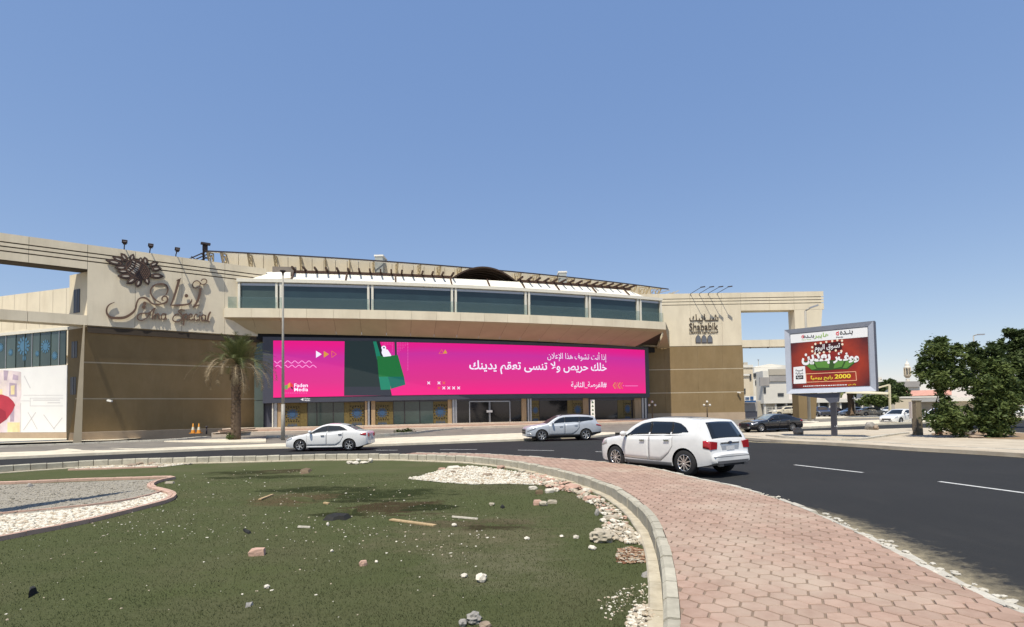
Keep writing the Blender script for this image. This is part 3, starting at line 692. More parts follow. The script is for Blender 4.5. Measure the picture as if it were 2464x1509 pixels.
# soffit: panels sloping back from the rim to the top of the screen
SZ = 9.85
def fac_k(k):                                # where the facade lies straight behind a point of the rim
    p = RIM.at(k); d = RIM.n(k); best = min(range(-40, 241), key=lambda j: abs((FAC.at(j / 200) - p).cross(d).z)); lo, hi = (best - 1) / 200, (best + 1) / 200
    for _ in range(30):
        m1, m2 = lo + (hi - lo) / 3, hi - (hi - lo) / 3
        if abs((FAC.at(m1) - p).cross(d).z) < abs((FAC.at(m2) - p).cross(d).z): hi = m2
        else: lo = m1
    return max(-.03, min(1.06, lo))
for i in range(nf):
    mb = MB(); a, b = i / nf + .0002, (i + 1) / nf - .0002
    kk = fac_k
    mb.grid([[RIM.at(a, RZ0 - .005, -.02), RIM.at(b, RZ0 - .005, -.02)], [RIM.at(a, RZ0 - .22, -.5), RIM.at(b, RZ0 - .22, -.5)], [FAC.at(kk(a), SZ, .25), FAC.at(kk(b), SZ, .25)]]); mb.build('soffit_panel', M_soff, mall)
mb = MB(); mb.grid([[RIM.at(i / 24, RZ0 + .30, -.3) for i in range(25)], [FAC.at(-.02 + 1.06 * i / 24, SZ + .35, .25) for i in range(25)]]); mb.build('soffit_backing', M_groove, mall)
# right-hand cheek of the terrace, back to the wing
e0 = RIM.at(1, 0); ew = Vector((e0.x + 2.6, 70.0, 0)); 
mb = MB(); z = lambda p, h: Vector((p.x, p.y, h))
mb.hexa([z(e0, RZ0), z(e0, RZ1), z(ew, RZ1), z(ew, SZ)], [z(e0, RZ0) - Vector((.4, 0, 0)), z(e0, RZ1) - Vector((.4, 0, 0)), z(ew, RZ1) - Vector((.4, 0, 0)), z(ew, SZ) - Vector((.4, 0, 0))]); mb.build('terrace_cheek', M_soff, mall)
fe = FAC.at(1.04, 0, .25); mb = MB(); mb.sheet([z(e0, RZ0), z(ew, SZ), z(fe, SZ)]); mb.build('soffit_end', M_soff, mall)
# glazing of the terrace
GO = -.75; GZ0, GZ1 = RZ1, 14.62
xs = [577, 672, 891.5, 1091.5, 1267.5, 1413, 1535, 1587]
ks = [RIM.k_of(x, 720, GO) for x in xs]
for i in range(len(ks) - 1):
    a, b = ks[i], ks[i + 1]; w = RIM.strip(MB(), a, b, GZ0, GZ1, GO - .06, GO, 4).build('window', M_glassl if i in (0, 6) else M_glass, mall)
    RIM.strip(MB(), a, b, GZ1 - .28, GZ1 - .02, GO, GO + .06, 4).build('window_head', M_steel, w)
    nb = max(1, round((b - a) * RIM.len() / 1.9))
    RIM.strip(MB(), a + .003, b - .003, GZ0 + .02, GZ0 + 1.12, GO + .45, GO + .47, 6).build('balustrade', M_bal, mall)
for j, k in enumerate(ks):
    dk = .13 / RIM.len() * 1.0
    for o in ((-1.5, 1.5) if 0 < j < len(ks) - 1 else (0,)):
        RIM.strip(MB(), k + dk * o - dk * .8, k + dk * o + dk * .8, GZ0, GZ1 + .1, GO, GO + .25).build('post', M_frame, mall)
RIM.strip(MB(), RIM.k_of(553, 740, GO), ks[0] - .002, GZ0 + .02, GZ0 + 1.12, GO + .45, GO + .47, 2).build('balustrade', M_bal, mall)
RIM.strip(MB(), ks[-1] + .002, .995, GZ0 + .02, GZ0 + 1.12, GO + .45, GO + .47, 1).build('balustrade', M_bal, mall)
pe = RIM.at(ks[-1], 0, GO); mb = MB()
mb.hexa([z(pe, GZ0), z(pe, GZ1), Vector((pe.x + 2.2, 69.9, GZ1)), Vector((pe.x + 2.2, 69.9, GZ0))], [p - Vector((.08, 0, 0)) for p in (z(pe, GZ0), z(pe, GZ1), Vector((pe.x + 2.2, 69.9, GZ1)), Vector((pe.x + 2.2, 69.9, GZ0)))]); mb.build('window', M_glassl, mall)
mb = MB(); n = 24; mb.grid([[RIM.at(ks[0] + (ks[-1] - ks[0]) * i / n, GZ1, GO - .1) for i in range(n + 1)], [RIM.at(ks[0] + (ks[-1] - ks[0]) * i / n, GZ1, GO - 4.5) for i in range(n + 1)]]); mb.build('terrace_ceiling', M_groove, mall)
RIM.strip(MB(), ks[0] - .004, ks[-1] + .004, GZ1 + .02, GZ1 + .34, GO - .2, GO + .34, 24).build('eave_beam', M_frame, mall)
# fabric awnings sloping up behind the eave
AZ0, AZ1, AO0, AO1 = GZ1 + .36, 15.92, GO + .15, GO - 1.05
axs = [702, 832, 952, 1087, 1178, 1262, 1345, 1434, 1513, 1578]
aks = [RIM.k_of(x, 690, GO) for x in axs]
for i in range(len(aks) - 1):
    a, b = aks[i] + .0012, aks[i + 1] - .0012; mb = MB(); n = 4; m_ = 4
    last = i == len(aks) - 2
    rows = []
    for j in range(m_ + 1):
        t = j / m_; row = []
        for q in range(n + 1):
            k = a + (b - a) * q / n; hgt = (1 - (q / n) ** 1.4) if last else 1.0
            row.append(RIM.at(k, AZ0 + (AZ1 - AZ0) * t * hgt - .10 * sin(pi * t) * hgt, AO0 + (AO1 - AO0) * t))
        rows.append(row)
    mb.grid(rows, smooth=True); mb.grid([[p - Vector((0, 0, .03)) for p in r] for r in rows][::-1], smooth=True); mb.build('awning', M_fabric, mall)
# the swept awning at the left end
mb = MB(); rows = []; xa = [552, 580, 610, 640, 670, 699]
tops = [680, 670, 660, 655, 653.5, 654]; bots = [680.5, 678, 675, 673, 671, 669]
r0 = [at_depth(x, y, RIM.at(RIM.k_of(x, 690, GO), 0, GO).y + .1) for x, y in zip(xa, bots)]; r1 = [at_depth(x, y, RIM.at(RIM.k_of(x, 690, GO), 0, GO).y + 1.7) for x, y in zip(xa, tops)]
mid = [(p + q) / 2 + Vector((0, 0, .06)) for p, q in zip(r0, r1)]; mb.grid([r0, mid, r1], smooth=True); mb.build('awning', M_fabric, mall)
# pergola: long beam, rafters reaching over the awnings, short struts between awnings
for (xa_, xb_) in ((702, 1092), (1258, 1530)):
    a, b = RIM.k_of(xa_, 650, GO), RIM.k_of(xb_, 690, GO); RIM.strip(MB(), a, b, AZ1 + .0, AZ1 + .24, AO1 - .1, AO1 + .1, 12).build('pergola_beam', M_perg, mall)
    nr = int((b - a) * RIM.len() / 1.0)
    for i in range(nr + 1):
        k = a + (b - a) * i / nr; RIM.strip(MB(), k - .0017, k + .0017, AZ1 + .24, AZ1 + .42, AO1 - .7, AO1 + 1.0).build('rafter', M_perg, mall)
for k in aks[:-1]:
    p, q = RIM.at(k, AZ0 + .05, AO0 - .05), RIM.at(k, AZ1 + .1, AO1); MB().bar(p, q, .14, .10).build('awning_strut', M_perg, mall)
RIM.strip(MB(), RIM.k_of(643, 650, GO), RIM.k_of(702, 650, GO), AZ1 - .1, AZ1 + .75, AO1 - .9, AO1 - .6, 3).build('parapet', mat('parapet_grey', (.20, .17, .145), .8, .1, 2), mall)
RIM.strip(MB(), RIM.k_of(640, 650, GO), RIM.k_of(1545, 690, GO), 14.6, 16.0, AO1 - 2.0, AO1 - 1.8, 24).build('back_wall', M_cream, mall)
# brown arched vault over the middle of the terrace
va, vb = RIM.k_of(1087, 670, GO), RIM.k_of(1263, 680, GO); vn = 18
vh = lambda t: 15.75 + 1.75 * (1 - (2 * t - 1) ** 2) - .25 * t
def varc(o, dz): return [RIM.at(va + (vb - va) * i / vn, vh(i / vn) + dz * (1 - (2 * i / vn - 1) ** 2), o) for i in range(vn + 1)]
mb = MB(); mb.grid([varc(AO1 - .2, 0), varc(AO1 - 3.5, -.55)]); mb.grid([[p - Vector((0, 0, .06)) for p in varc(AO1 - .2, 0)], [p - Vector((0, 0, .06)) for p in varc(AO1 - 3.5, -.55)]][::-1]); mb.build('vault_shell', M_vault, mall)
M_vback = mat('vault_lining', (.030, .018, .013), .8, .1, 2)
mb = MB(); low = [RIM.at(va + (vb - va) * i / vn, 15.55 - .2 * i / vn, AO1 - 3.4) for i in range(vn + 1)]; mb.grid([low, varc(AO1 - 3.45, -.55)]); mb.build('vault_back', M_vback, mall)
for j in range(6):
    o = AO1 - .15 - j * .55; P = varc(o, -.05 - .12 * j); mb = MB()
    for i in range(vn): mb.bar(P[i], P[i + 1], .10, .16)
    mb.build('vault_rib', M_vault, mall)
# drum wall and the ring canopy on brackets
DZ0, DZ1, DO = 14.6, 19.85, -2.3
nd = 44
for i in range(nd): RING.strip(MB(), .02 + .96 * i / nd + .0004, .02 + .96 * (i + 1) / nd - .0004, DZ0, DZ1, DO - .3, DO).build('drum_panel', M_cream, mall)
RING.strip(MB(), .02, .98, DZ0, DZ1 - .05, DO - 1.0, DO - .2, 24).build('drum_core', M_groove, mall)
mb = MB(); mb.grid([[RING.at(-.005 + 1.005 * i / 30, 19.44, 0) for i in range(31)], [RING.at(-.005 + 1.005 * i / 30, 19.93, DO - .3) for i in range(31)]]); mb.build('canopy_sheet', M_ringslab, mall)
RING.strip(MB(), -.005, 1.0, 19.30, 19.42, -.12, .04, 30).build('canopy_edge', M_bolt, mall)
for o in (-.7, -1.4): RING.strip(MB(), -.005, 1.0, 19.30 - o * .2, 19.395 - o * .2, o - .06, o, 30).build('canopy_purlin', M_frame, mall)
bxs = [497, 530, 595, 658, 721, 782, 842, 900, 958, 1013, 1061, 1111, 1160, 1208, 1254, 1299, 1342, 1383, 1422, 1460, 1497, 1532, 1562, 1590]
for x in bxs:
    k = RING.k_of(x, 620); mb = MB(); t = .06
    a = RING.at(k, 16.9, DO + .02); b = RING.at(k, 19.72, DO + .02); c_ = RING.at(k, 19.28, -.1); n_ = RING.n(k); sd = Vector((-n_.y, n_.x, 0))
    mb.bar(a, c_, .09, .22); mb.bar(b, c_, .09, .16); mb.bar(a, b, .09, .16)
    for (s_, rr, zz) in ((.28, .36, 18.95), (.62, .27, 19.05), (.12, .24, 18.1)):
        q = RING.at(k, zz, DO + .1 + s_ * 2.1); ring = [q + n_ * (cos(2 * pi * i / 12) * rr) + Vector((0, 0, sin(2 * pi * i / 12) * rr)) for i in range(12)]
        for i in range(12): mb.bar(ring[i], ring[(i + 1) % 12], .08, .10, up=sd)
    mb.build('bracket', M_truss, mall)
# open end frames of the ring at both tips
for (k0, k1) in ((-.045, .0), (1.0, 1.035)):
    mb = MB()
    for o in (0, -.8, -1.6): mb.bar(RING.at(k0, 18.2, o - .6), RING.at(k1, 19.36, o), .09, .09)
    for i in range(3): kk = k0 + (k1 - k0) * (i + .3) / 3; hz = 18.2 + 1.16 * ((i + .3) / 3 if k0 < 0 else 1 - (i + .3) / 3); mb.bar(RING.at(kk, hz, 0), RING.at(kk, hz, -2.2), .07, .07)
    mb.build('end_frame', M_bolt if k0 < 0 else M_truss, mall)

# ---------------- giant screen wall under the terrace
FO = .30
lz = lambda y0, y1: (y0, y1)
zT0, zT1 = FAC.z_of(659, 819.5, FO), FAC.z_of(1552, 842.5, FO); zB0, zB1 = FAC.z_of(656, 957, FO), FAC.z_of(1553, 946.5, FO)
zBm = FAC.z_of(1059, 950, FO); zTm = FAC.z_of(1059, 825.5, FO)
kL, kR = FAC.k_of(657.5, 890, FO), FAC.k_of(1552.5, 890, FO); kFL, kFR = FAC.k_of(632, 890, FO), FAC.k_of(1562, 890, FO)
def q3(a, m, b, s): return a * (1 - s) * (1 - 2 * s) + 4 * m * s * (1 - s) + b * s * (2 * s - 1)
kM = (FAC.k_of(1059, 890, FO) - kL) / (kR - kL)
def quad_through(z0, zm, z1):
    s = kM; A = ((zm - z0) - (z1 - z0) * s) / (s * s - s); B = (z1 - z0) - A; return lambda t: A * t * t + B * t + z0
ZT, ZB = quad_through(zT0, zTm, zT1), quad_through(zB0, zBm, zB1)
def led(s, t, o=0.0): return FAC.at(kL + (kR - kL) * s, ZB(s) + (ZT(s) - ZB(s)) * t, FO + o)
nS = 36
mb = MB()
for i in range(nS):
    a, b = kFL + (kFR - kFL) * i / nS, kFL + (kFR - kFL) * (i + 1) / nS; sa_, sb_ = (a - kL) / (kR - kL), (b - kL) / (kR - kL)
    mb.hexa([FAC.at(a, ZB(sa_) - .52, -.4), FAC.at(a, ZB(sa_) - .52, FO - .03), FAC.at(a, ZT(sa_) + .36, FO - .03), FAC.at(a, ZT(sa_) + .36, -.4)],
            [FAC.at(b, ZB(sb_) - .52, -.4), FAC.at(b, ZB(sb_) - .52, FO - .03), FAC.at(b, ZT(sb_) + .36, FO - .03), FAC.at(b, ZT(sb_) + .36, -.4)])
mb.build('screen_surround', M_ledframe, mall)
FAC.strip(MB(), FAC.k_of(612, 900, -.2), 1.05, 9.3, SZ + .1, -.6, .05, 24).build('shadow_gap', M_black, mall)
FAC.strip(MB(), FAC.k_of(616, 900, -.6), 1.06, .3, 9.6, -1.4, -.55, 24).build('back_wall', M_ledframe, mall)
# blue-grey glass strip between the wing and the screen
ka, kb = FAC.k_of(612, 900, -.2), FAC.k_of(634, 900, -.2)
for (z0_, z1_) in ((.8, 3.4), (3.45, 6.4), (6.45, 9.4)): FAC.strip(MB(), ka, kb, z0_, z1_, -.35, -.2).build('window', M_glassl, mall)

# ---------------- shopfront below the screen
PZ = .82; SH = 3.6; SO = -.15
def sf(x0, x1, z0, z1, o0, o1, name, m, parent=None, n=1):
    a, b = FAC.k_of(x0, 1000, SO), FAC.k_of(x1, 1000, SO); return FAC.strip(MB(), a, b, z0, z1, o0, o1, n).build(name, m, parent or mall)
FAC.strip(MB(), kFL, kFR, 3.15, 3.62, SO - .5, SO + .02, 24).build('shopfront_head', M_ledframe, mall)
def lattice(x0, x1):
    p = sf(x0, x1, PZ + .05, 3.3, SO - .12, SO - .02, 'lattice_panel', M_gold)
    a, b = FAC.k_of(x0, 1000, SO), FAC.k_of(x1, 1000, SO); mid = (a + b) / 2; c0 = FAC.at(mid, 0, SO); t = (FAC.at(b, 0, SO) - FAC.at(a, 0, SO)); w = t.length; pl = Plane((c0.x, c0.y), (t.x, t.y), (0, -1))
    for zc in (2.05, .62):
        mb = MB()
        if zc > 1: rosette(mb, pl, 0, zc, w * .40, -.005)
        else:
            for k in range(7): q = -w * .3 + w * .1 * k; mb.hexa([pl.at(q - .05, PZ + .06, -.005), pl.at(q + .05, PZ + .06, -.005), pl.at(q * .9, PZ + .38, -.005)], [pl.at(q - .05, PZ + .06, .007), pl.at(q + .05, PZ + .06, .007), pl.at(q * .9, PZ + .38, .007)])
        mb.build('rosette', M_rosette, p)
    mb = MB(); rr = random.Random(int(x0))
    for zc in (1.35, 2.75):
        for k in range(6): q = -w * .42 + w * .84 * k / 5; s_ = w * .045; mb.hexa([pl.at(q - s_, zc, -.006), pl.at(q, zc - s_ * 1.5, -.006), pl.at(q + s_, zc, -.006), pl.at(q, zc + s_ * 1.5, -.006)], [pl.at(q - s_, zc, .004), pl.at(q, zc - s_ * 1.5, .004), pl.at(q + s_, zc, .004), pl.at(q, zc + s_ * 1.5, .004)])
    for k in range(14): t_ = 2 * pi * k / 14; u_, z_ = w * .47 * cos(t_), 2.05 + w * .5 * sin(t_); s_ = w * .04; mb.hexa([pl.at(u_ - s_, z_ - s_, -.006), pl.at(u_ + s_, z_ - s_, -.006), pl.at(u_ + s_, z_ + s_, -.006), pl.at(u_ - s_, z_ + s_, -.006)], [pl.at(u_ - s_, z_ - s_, .004), pl.at(u_ + s_, z_ - s_, .004), pl.at(u_ + s_, z_ + s_, .004), pl.at(u_ - s_, z_ + s_, .004)])
    mb.build('lattice_hole', M_dkdot, p)
for x0, x1 in ((686, 721.5), (841.5, 876), (904, 935.5), (1043, 1077), (1279, 1298), (1379, 1402), (1501, 1520)): lattice(x0, x1)
for x0, x1, m in ((722, 740, M_gold), (828, 841, M_gold), (936, 946, M_gold), (1366, 1378.5, M_gold), (1487, 1500.5, M_gold)): sf(x0, x1, PZ + .05, 3.3, SO - .12, SO - .03, 'gold_panel', m)
for x0, x1, m in ((740, 761.5, M_glass2), (762.5, 801, M_glass2), (802, 827.5, M_glass2), (946.5, 972.5, M_glass2), (973.5, 1009.5, M_glass2), (1010.5, 1042.5, M_glass2), (1099.5, 1129, M_glassd), (1229, 1254, M_glassd), (1298.5, 1365.5, M_glassd), (1432, 1486.5, M_glassd)):
    w = sf(x0, x1, PZ + .05, 3.3, SO - .12, SO - .02, 'shop_window', m); sf(x0 - .5, x0 + .5, PZ + .05, 3.3, SO - .04, SO + .03, 'mullion', M_bolt, w)
for x0, x1 in ((668, 678), (878, 884), (893.5, 903), (1077.5, 1087), (1255, 1266.5), (1403, 1416), (1527, 1543)): sf(x0, x1, PZ, 3.4, SO - .3, SO + .06, 'column', M_wood)
for x0, x1 in ((660, 667), (885, 889.5), (1088.5, 1093.5), (1095, 1099), (1269, 1273), (1275, 1278.5), (1544, 1548), (1551, 1555)): sf(x0, x1, PZ, 3.4, SO - .2, SO + .10, 'post', M_steel)
for x in (656.5, 657.8): pass
sf(655.5, 658.5, PZ, 3.5, SO + .1, SO + .2, 'post', M_frame)
# entrance: sliding glass doors in a pale frame
for x0, x1 in ((1131, 1178), (1179, 1226)):
    d = sf(x0, x1, PZ, 3.05, SO - .10, SO - .03, 'door', M_glassd)
    sf(x1 - 1.2 if x0 < 1150 else x0, x1 if x0 < 1150 else x0 + 1.2, PZ, 3.05, SO - .04, SO + .0, 'door_frame', M_steel, d)
sf(1130, 1227, 3.05, 3.15, SO - .1, SO + .02, 'door_head', M_steel); sf(1129, 1131, PZ, 3.1, SO - .1, SO + .04, 'post', M_steel); sf(1226, 1228, PZ, 3.1, SO - .1, SO + .04, 'post', M_steel)
sf(1171, 1185, 1.9, 2.15, SO - .01, SO + .01, 'door_notice', M_white_paint)
# podium: long treads following the curve
M_step = mat('step_stone', (.56, .47, .37), .85, .1, 1.2, .15, 40, dirt=((.40, .31, .24), .7, .5)); M_riser = mat('step_riser', (.42, .29, .22), .85, .1, 1.2)
for j, (zt_, o1) in enumerate(((PZ, 1.5), (PZ - .14, 2.6), (PZ - .28, 4.2))):
    for i in range(12):
        FAC.strip(MB(), -.09 + 1.13 * i / 12, -.09 + 1.13 * (i + 1) / 12 - .0004, zt_ - .5, zt_, -.7, o1, 2).build('step', M_step if j != 1 else M_riser, mall)

# ---------------- right wing
RT0, R1, R2, R3 = RW.px(1700, 705.5)[1], RW.px(1700, 718.5)[1], RW.px(1700, 725.5)[1], RW.px(1700, 733)[1]
RBB = RW.px(1700, 832)[1]; RG1 = RW.px(1700, 887.8)[1]; RG2 = RW.px(1700, 944)[1]; RP = RW.px(1700, 993)[1]
uO0, uO1, uP1t = RW.px(1784, 780)[0], RW.px(1912.5, 780)[0], RW.px(1981.5, 705)[0]
OT, OB, LB = RW.px(1850, 746.5)[1], RW.px(1840, 817.5)[1], RW.px(1840, 834.5)[1]
uc = [-1.0] + [RW.px(x, 760)[0] for x in (1585, 1661, 1737)] + [uO0]
ut = uc + [RW.px(1852, 740)[0], uO1, uP1t]
RW.rect(MB(), -1, uO0 - .05, RBB, RT0 - .05, -2.0, -.05).build('wall_core', M_groove, mall)
RW.rect(MB(), uO0 - .05, uP1t - .3, OT + .05, RT0 - .05, -1.6, -.05).build('beam_core', M_groove, mall)
for (z0_, z1_) in ((R1, RT0), (R2, R1), (R3, R2)):
    for i in range(len(ut) - 1): RW.rect(MB(), ut[i] + .012, ut[i + 1] - .012, z0_ + .045, z1_ - (.045 if z1_ < RT0 else 0), -.06, 0).build('wall_panel', M_cream, mall)
for i in range(len(uc) - 1): RW.rect(MB(), uc[i] + .012, uc[i + 1] - .012, RBB, R3 - .045, -.06, 0).build('wall_panel', M_cream, mall)
for i in range(4, len(ut) - 1): RW.rect(MB(), ut[i] + .012, ut[i + 1] - .012, OT, R3 - .045, -1.6, 0).build('beam_panel', M_cream, mall)
# pylon tapering downwards
pb0, pb1 = RW.px(1923.5, 1003)[0], RW.px(1963, 1003)[0]
def pyl(z, side): t = (OT - z) / (OT - .6); return (uO1 + (pb0 - uO1) * t) if side == 0 else (uP1t + (pb1 - uP1t) * ((RT0 - z) / (RT0 - .6)))
for (za, zb, m, nm) in ((RBB, OT - .02, M_cream, 'pylon'), (RG1 + .05, RBB - .02, M_brown, 'pylon'), (RG2 + .05, RG1 - .05, M_brown, 'pylon'), (.4, RG2 - .05, M_brown, 'pylon')):
    RW.slab(MB(), [(pyl(za, 0), za), (pyl(za, 1), za), (pyl(zb, 1), zb), (pyl(zb, 0), zb)], -1.6, 0).build(nm, m, mall)
mb = MB(); RW.slab(mb, [(pyl(.4, 0) + .05, .4), (pyl(.4, 1) - .05, .4), (pyl(RBB, 1) - .05, RBB), (pyl(RBB, 0) + .05, RBB)], -1.5, -.03); mb.build('pylon_core', M_brownline, mall)
um = RW.px(1852, 825)[0]
for a_, b_ in ((uO0 + .01, um - .015), (um + .015, pyl(OB, 0) - .01)): RW.rect(MB(), a_, b_, LB, OB, -1.5, 0).build('beam_panel', M_cream, mall)
# brown lower wall of the right wing
ub = [-1.0, RW.px(1600, 900)[0], RW.px(1680, 900)[0], RW.px(1740, 900)[0], uO0 + .08]
for (za, zb) in ((RG1 + .05, RBB - .02), (RG2 + .05, RG1 - .05), (RP + .01, RG2 - .05)):
    for i in range(4): RW.rect(MB(), ub[i] + .006, ub[i + 1] - .006, za, zb, -.3, -.03).build('wall_panel', M_brown, mall)
for zz in (RG1, RG2): RW.rect(MB(), -1, uO0 + .08, zz - .05, zz + .05, -.3, -.04).build('string_course', M_brownline, mall)
RW.rect(MB(), -1, uO0 + .1, .2, RP, -.3, .02).build('plinth', M_plinth, mall)
RW.rect(MB(), -1, uO0 - .1, .2, RT0 - .3, -6.0, -2.0).build('rear_block', M_cream, mall)
for x in (1810, 1853, 1895):
    u = RW.px(x, 835)[0]; mb = MB(); p = RW.at(u, LB, -.6); mb.lathe(p + Vector((0, 0, -.12)), [(.001, 0), (.10, 0), (.12, .12)], 8); mb.build('downlight', M_bolt, mall)
# ================================================================== WRITING AND SIGNS
_F = {}
def _reg(ch, base, n):
    for i in range(n): _F.setdefault(ch, []).append(chr(base + i))
for ch, b in zip('بتثجحخسشصضطظعغفقكلمنهي', (0xFE8F, 0xFE95, 0xFE99, 0xFE9D, 0xFEA1, 0xFEA5, 0xFEB1, 0xFEB5, 0xFEB9, 0xFEBD, 0xFEC1, 0xFEC5, 0xFEC9, 0xFECD, 0xFED1, 0xFED5, 0xFED9, 0xFEDD, 0xFEE1, 0xFEE5, 0xFEE9, 0xFEF1)): _reg(ch, b, 4)
for ch, b in zip('آأؤإاةدذرزوى', (0xFE81, 0xFE83, 0xFE85, 0xFE87, 0xFE8D, 0xFE93, 0xFEA9, 0xFEAB, 0xFEAD, 0xFEAF, 0xFEED, 0xFEEF)): _reg(ch, b, 2)
_reg('ئ', 0xFE89, 4); _F['ء'] = ['\uFE80']
_LA = {'آ': 0xFEF5, 'أ': 0xFEF7, 'إ': 0xFEF9, 'ا': 0xFEFB}
def shape_ar(t):
    out = []; i = 0; prev = False            # prev: the letter before reaches forward
    while i < len(t):
        ch = t[i]
        if ch == 'ل' and i + 1 < len(t) and t[i + 1] in _LA: out.append(chr(_LA[t[i + 1]] + (1 if prev else 0))); prev = False; i += 2; continue
        if ch == 'ـ': out.append(ch); prev = True; i += 1; continue
        if ch not in _F: out.append(ch); prev = False; i += 1; continue
        fs = _F[ch]; j = i + 1; nxt = j < len(t) and (t[j] in _F and t[j] != 'ء' or t[j] == 'ـ'); two = len(fs) >= 4
        if two and nxt: out.append(fs[3] if prev else fs[2]); prev = True
        else: out.append(fs[1] if prev and len(fs) > 1 else fs[0]); prev = False
        i += 1
    return ''.join(reversed(out))
def text_geo(s, bold=0.0, extrude=0.0):      # letters as filled outlines -> (verts, faces), 1 unit em
    cu = bpy.data.curves.new('lettering', 'FONT'); cu.body = s; cu.size = 1; cu.offset = bold; cu.resolution_u = 3; cu.extrude = extrude
    o = bpy.data.objects.new('lettering', cu); COL.objects.link(o); dg = bpy.context.evaluated_depsgraph_get(); me = bpy.data.meshes.new_from_object(o.evaluated_get(dg))
    vs = [v.co.copy() for v in me.vertices]; fs = [tuple(p.vertices) for p in me.polygons]; bpy.data.objects.remove(o); bpy.data.curves.remove(cu); bpy.data.meshes.remove(me)
    par = list(range(len(vs)))               # overlapping letters get their own hair's breadth of depth
    def find(a):
        while par[a] != a: par[a] = par[par[a]]; a = par[a]
        return a
    for f in fs:
        for k in f[1:]: par[find(k)] = find(f[0])
    ids = {}; isl = [ids.setdefault(find(i), len(ids)) for i in range(len(vs))]
    return vs, fs, isl
def place_text(mb, s, box, fn, bold=0.0, depth=0.0, arabic=False, keep=False, step=.0012):   # fit into box (x0, y0, x1, y1), mapped to the place by fn(x, y, out)
    vs, fs, isl = text_geo(shape_ar(s) if arabic else s, bold, depth); xs = [v.x for v in vs]; ys = [v.y for v in vs]
    x0, x1, y0, y1 = min(xs), max(xs), min(ys), max(ys); sx = (box[2] - box[0]) / (x1 - x0); sy = (box[3] - box[1]) / (y1 - y0)
    if keep: sx = sy = min(abs(sx), abs(sy)) * (1 if sx > 0 else -1)
    mb.add([fn(box[0] + (v.x - x0) * sx, box[1] + (v.y - y0) * sy, (v.z if depth else 0) + (0 if depth else step * (i % 3))) for v, i in zip(vs, isl)], fs); return mb
def ribbon(pts, w, closed=False):            # stroke outline -> left and right edges
    P = [Vector((p[0], p[1], 0)) for p in pts]; n = len(P); L = []; R = []
    for i, p in enumerate(P):
        d = P[min(i + 1, n - 1)] - P[max(i - 1, 0)]; d.normalize(); q = Vector((-d.y, d.x, 0)); ww = (w[i] if hasattr(w, '__len__') else w) / 2; L.append(p + q * ww); R.append(p - q * ww)
    return L, R
def spline2(pts, n=6): return [(p.x, p.y) for p in smooth_path([Vector((a, b, 0)) for a, b in pts], n)]
def stroke(mb, pts, w, fn, o0, o1, n=6):     # solid brush stroke standing off a wall
    P = spline2(pts, n); k = len(P)
    if hasattr(w, '__len__'): W = [w[min(int(i / (k - 1) * (len(w) - 1)), len(w) - 2)] + (w[min(int(i / (k - 1) * (len(w) - 1)), len(w) - 2) + 1] - w[min(int(i / (k - 1) * (len(w) - 1)), len(w) - 2)]) * ((i / (k - 1) * (len(w) - 1)) % 1 if i < k - 1 else 1) for i in range(k)]
    else: W = [w] * k
    L, R = ribbon(P, W); b = len(mb.v)
    for l, r in zip(L, R): mb.v += [tuple(fn(l.x, l.y, o0)), tuple(fn(r.x, r.y, o0)), tuple(fn(r.x, r.y, o1)), tuple(fn(l.x, l.y, o1))]
    for i in range(k - 1):
        for j in range(4): mb.f.append((b + 4 * i + j, b + 4 * i + (j + 1) % 4, b + 4 * i + 4 + (j + 1) % 4, b + 4 * i + 4 + j)); mb.m.append(0); mb.sm.append(False)
    for q in ((b, b + 1, b + 2, b + 3), (b + 4 * k - 1, b + 4 * k - 2, b + 4 * k - 3, b + 4 * k - 4)): mb.f.append(q); mb.m.append(0); mb.sm.append(False)
    return mb

# --- fashion sign on the left wing (measured on the photograph, laid on the wall plane)
ZX = lambda x, y: (235.3 + x * .14557, 580.5 + y * .14557)
def onL(x, y, o): return LW.hit(*ZX(x, y), o)
M_sgnbrown = mat('sign_bronze', (.125, .072, .046), .55, .12, 3, spec=.4); M_sgndark = mat('sign_dark_bronze', (.045, .030, .026), .55, .15, 3)
M_sgnpale = flat('sign_cutout', (.42, .37, .31), .8)
sg = thing('wall_sign', 'bronze calligraphy with Ana Special in script on the left wing', 'sign', LW.hit(382, 740, .2))
def sgl(name, strokes, o0=.12, o1=.24):
    mb = MB()
    for pts, w in strokes: stroke(mb, pts, [k * .95 for k in w] if hasattr(w, '__len__') else w * .95, onL, o0, o1)
    mb.build(name, M_sgnbrown, sg)
sgl('letter', [([(278, 1008), (190, 1050), (148, 1120), (155, 1200), (215, 1258), (330, 1270), (450, 1258), (560, 1195), (622, 1120), (645, 1020), (680, 955), (740, 932), (800, 945), (850, 985), (890, 1025), (960, 1045), (1060, 1035), (1130, 1010), (1152, 960), (1135, 918), (1098, 908), (1066, 935), (1062, 968), (1088, 982)], [10, 26, 34, 44, 48, 40, 30, 24, 34, 34, 26, 26, 30, 26, 26, 24, 16])])
sgl('letter', [([(1045, 1020), (950, 968), (892, 900), (872, 820), (902, 755), (970, 715), (1060, 705), (1130, 730), (1158, 790), (1145, 850), (1122, 890)], [14, 26, 26, 22, 24, 30, 30, 22, 14])])
sgl('letter', [([(1345, 632), (1322, 720), (1292, 820), (1262, 920), (1225, 1020), (1200, 1060)], [52, 46, 40, 34, 26, 14]), ([(1298, 652), (1340, 640), (1378, 614)], [10, 26, 14]), ([(1200, 1058), (1300, 1058), (1400, 1055), (1500, 1038), (1545, 1000), (1556, 955)], [18, 30, 32, 26, 26, 14])])
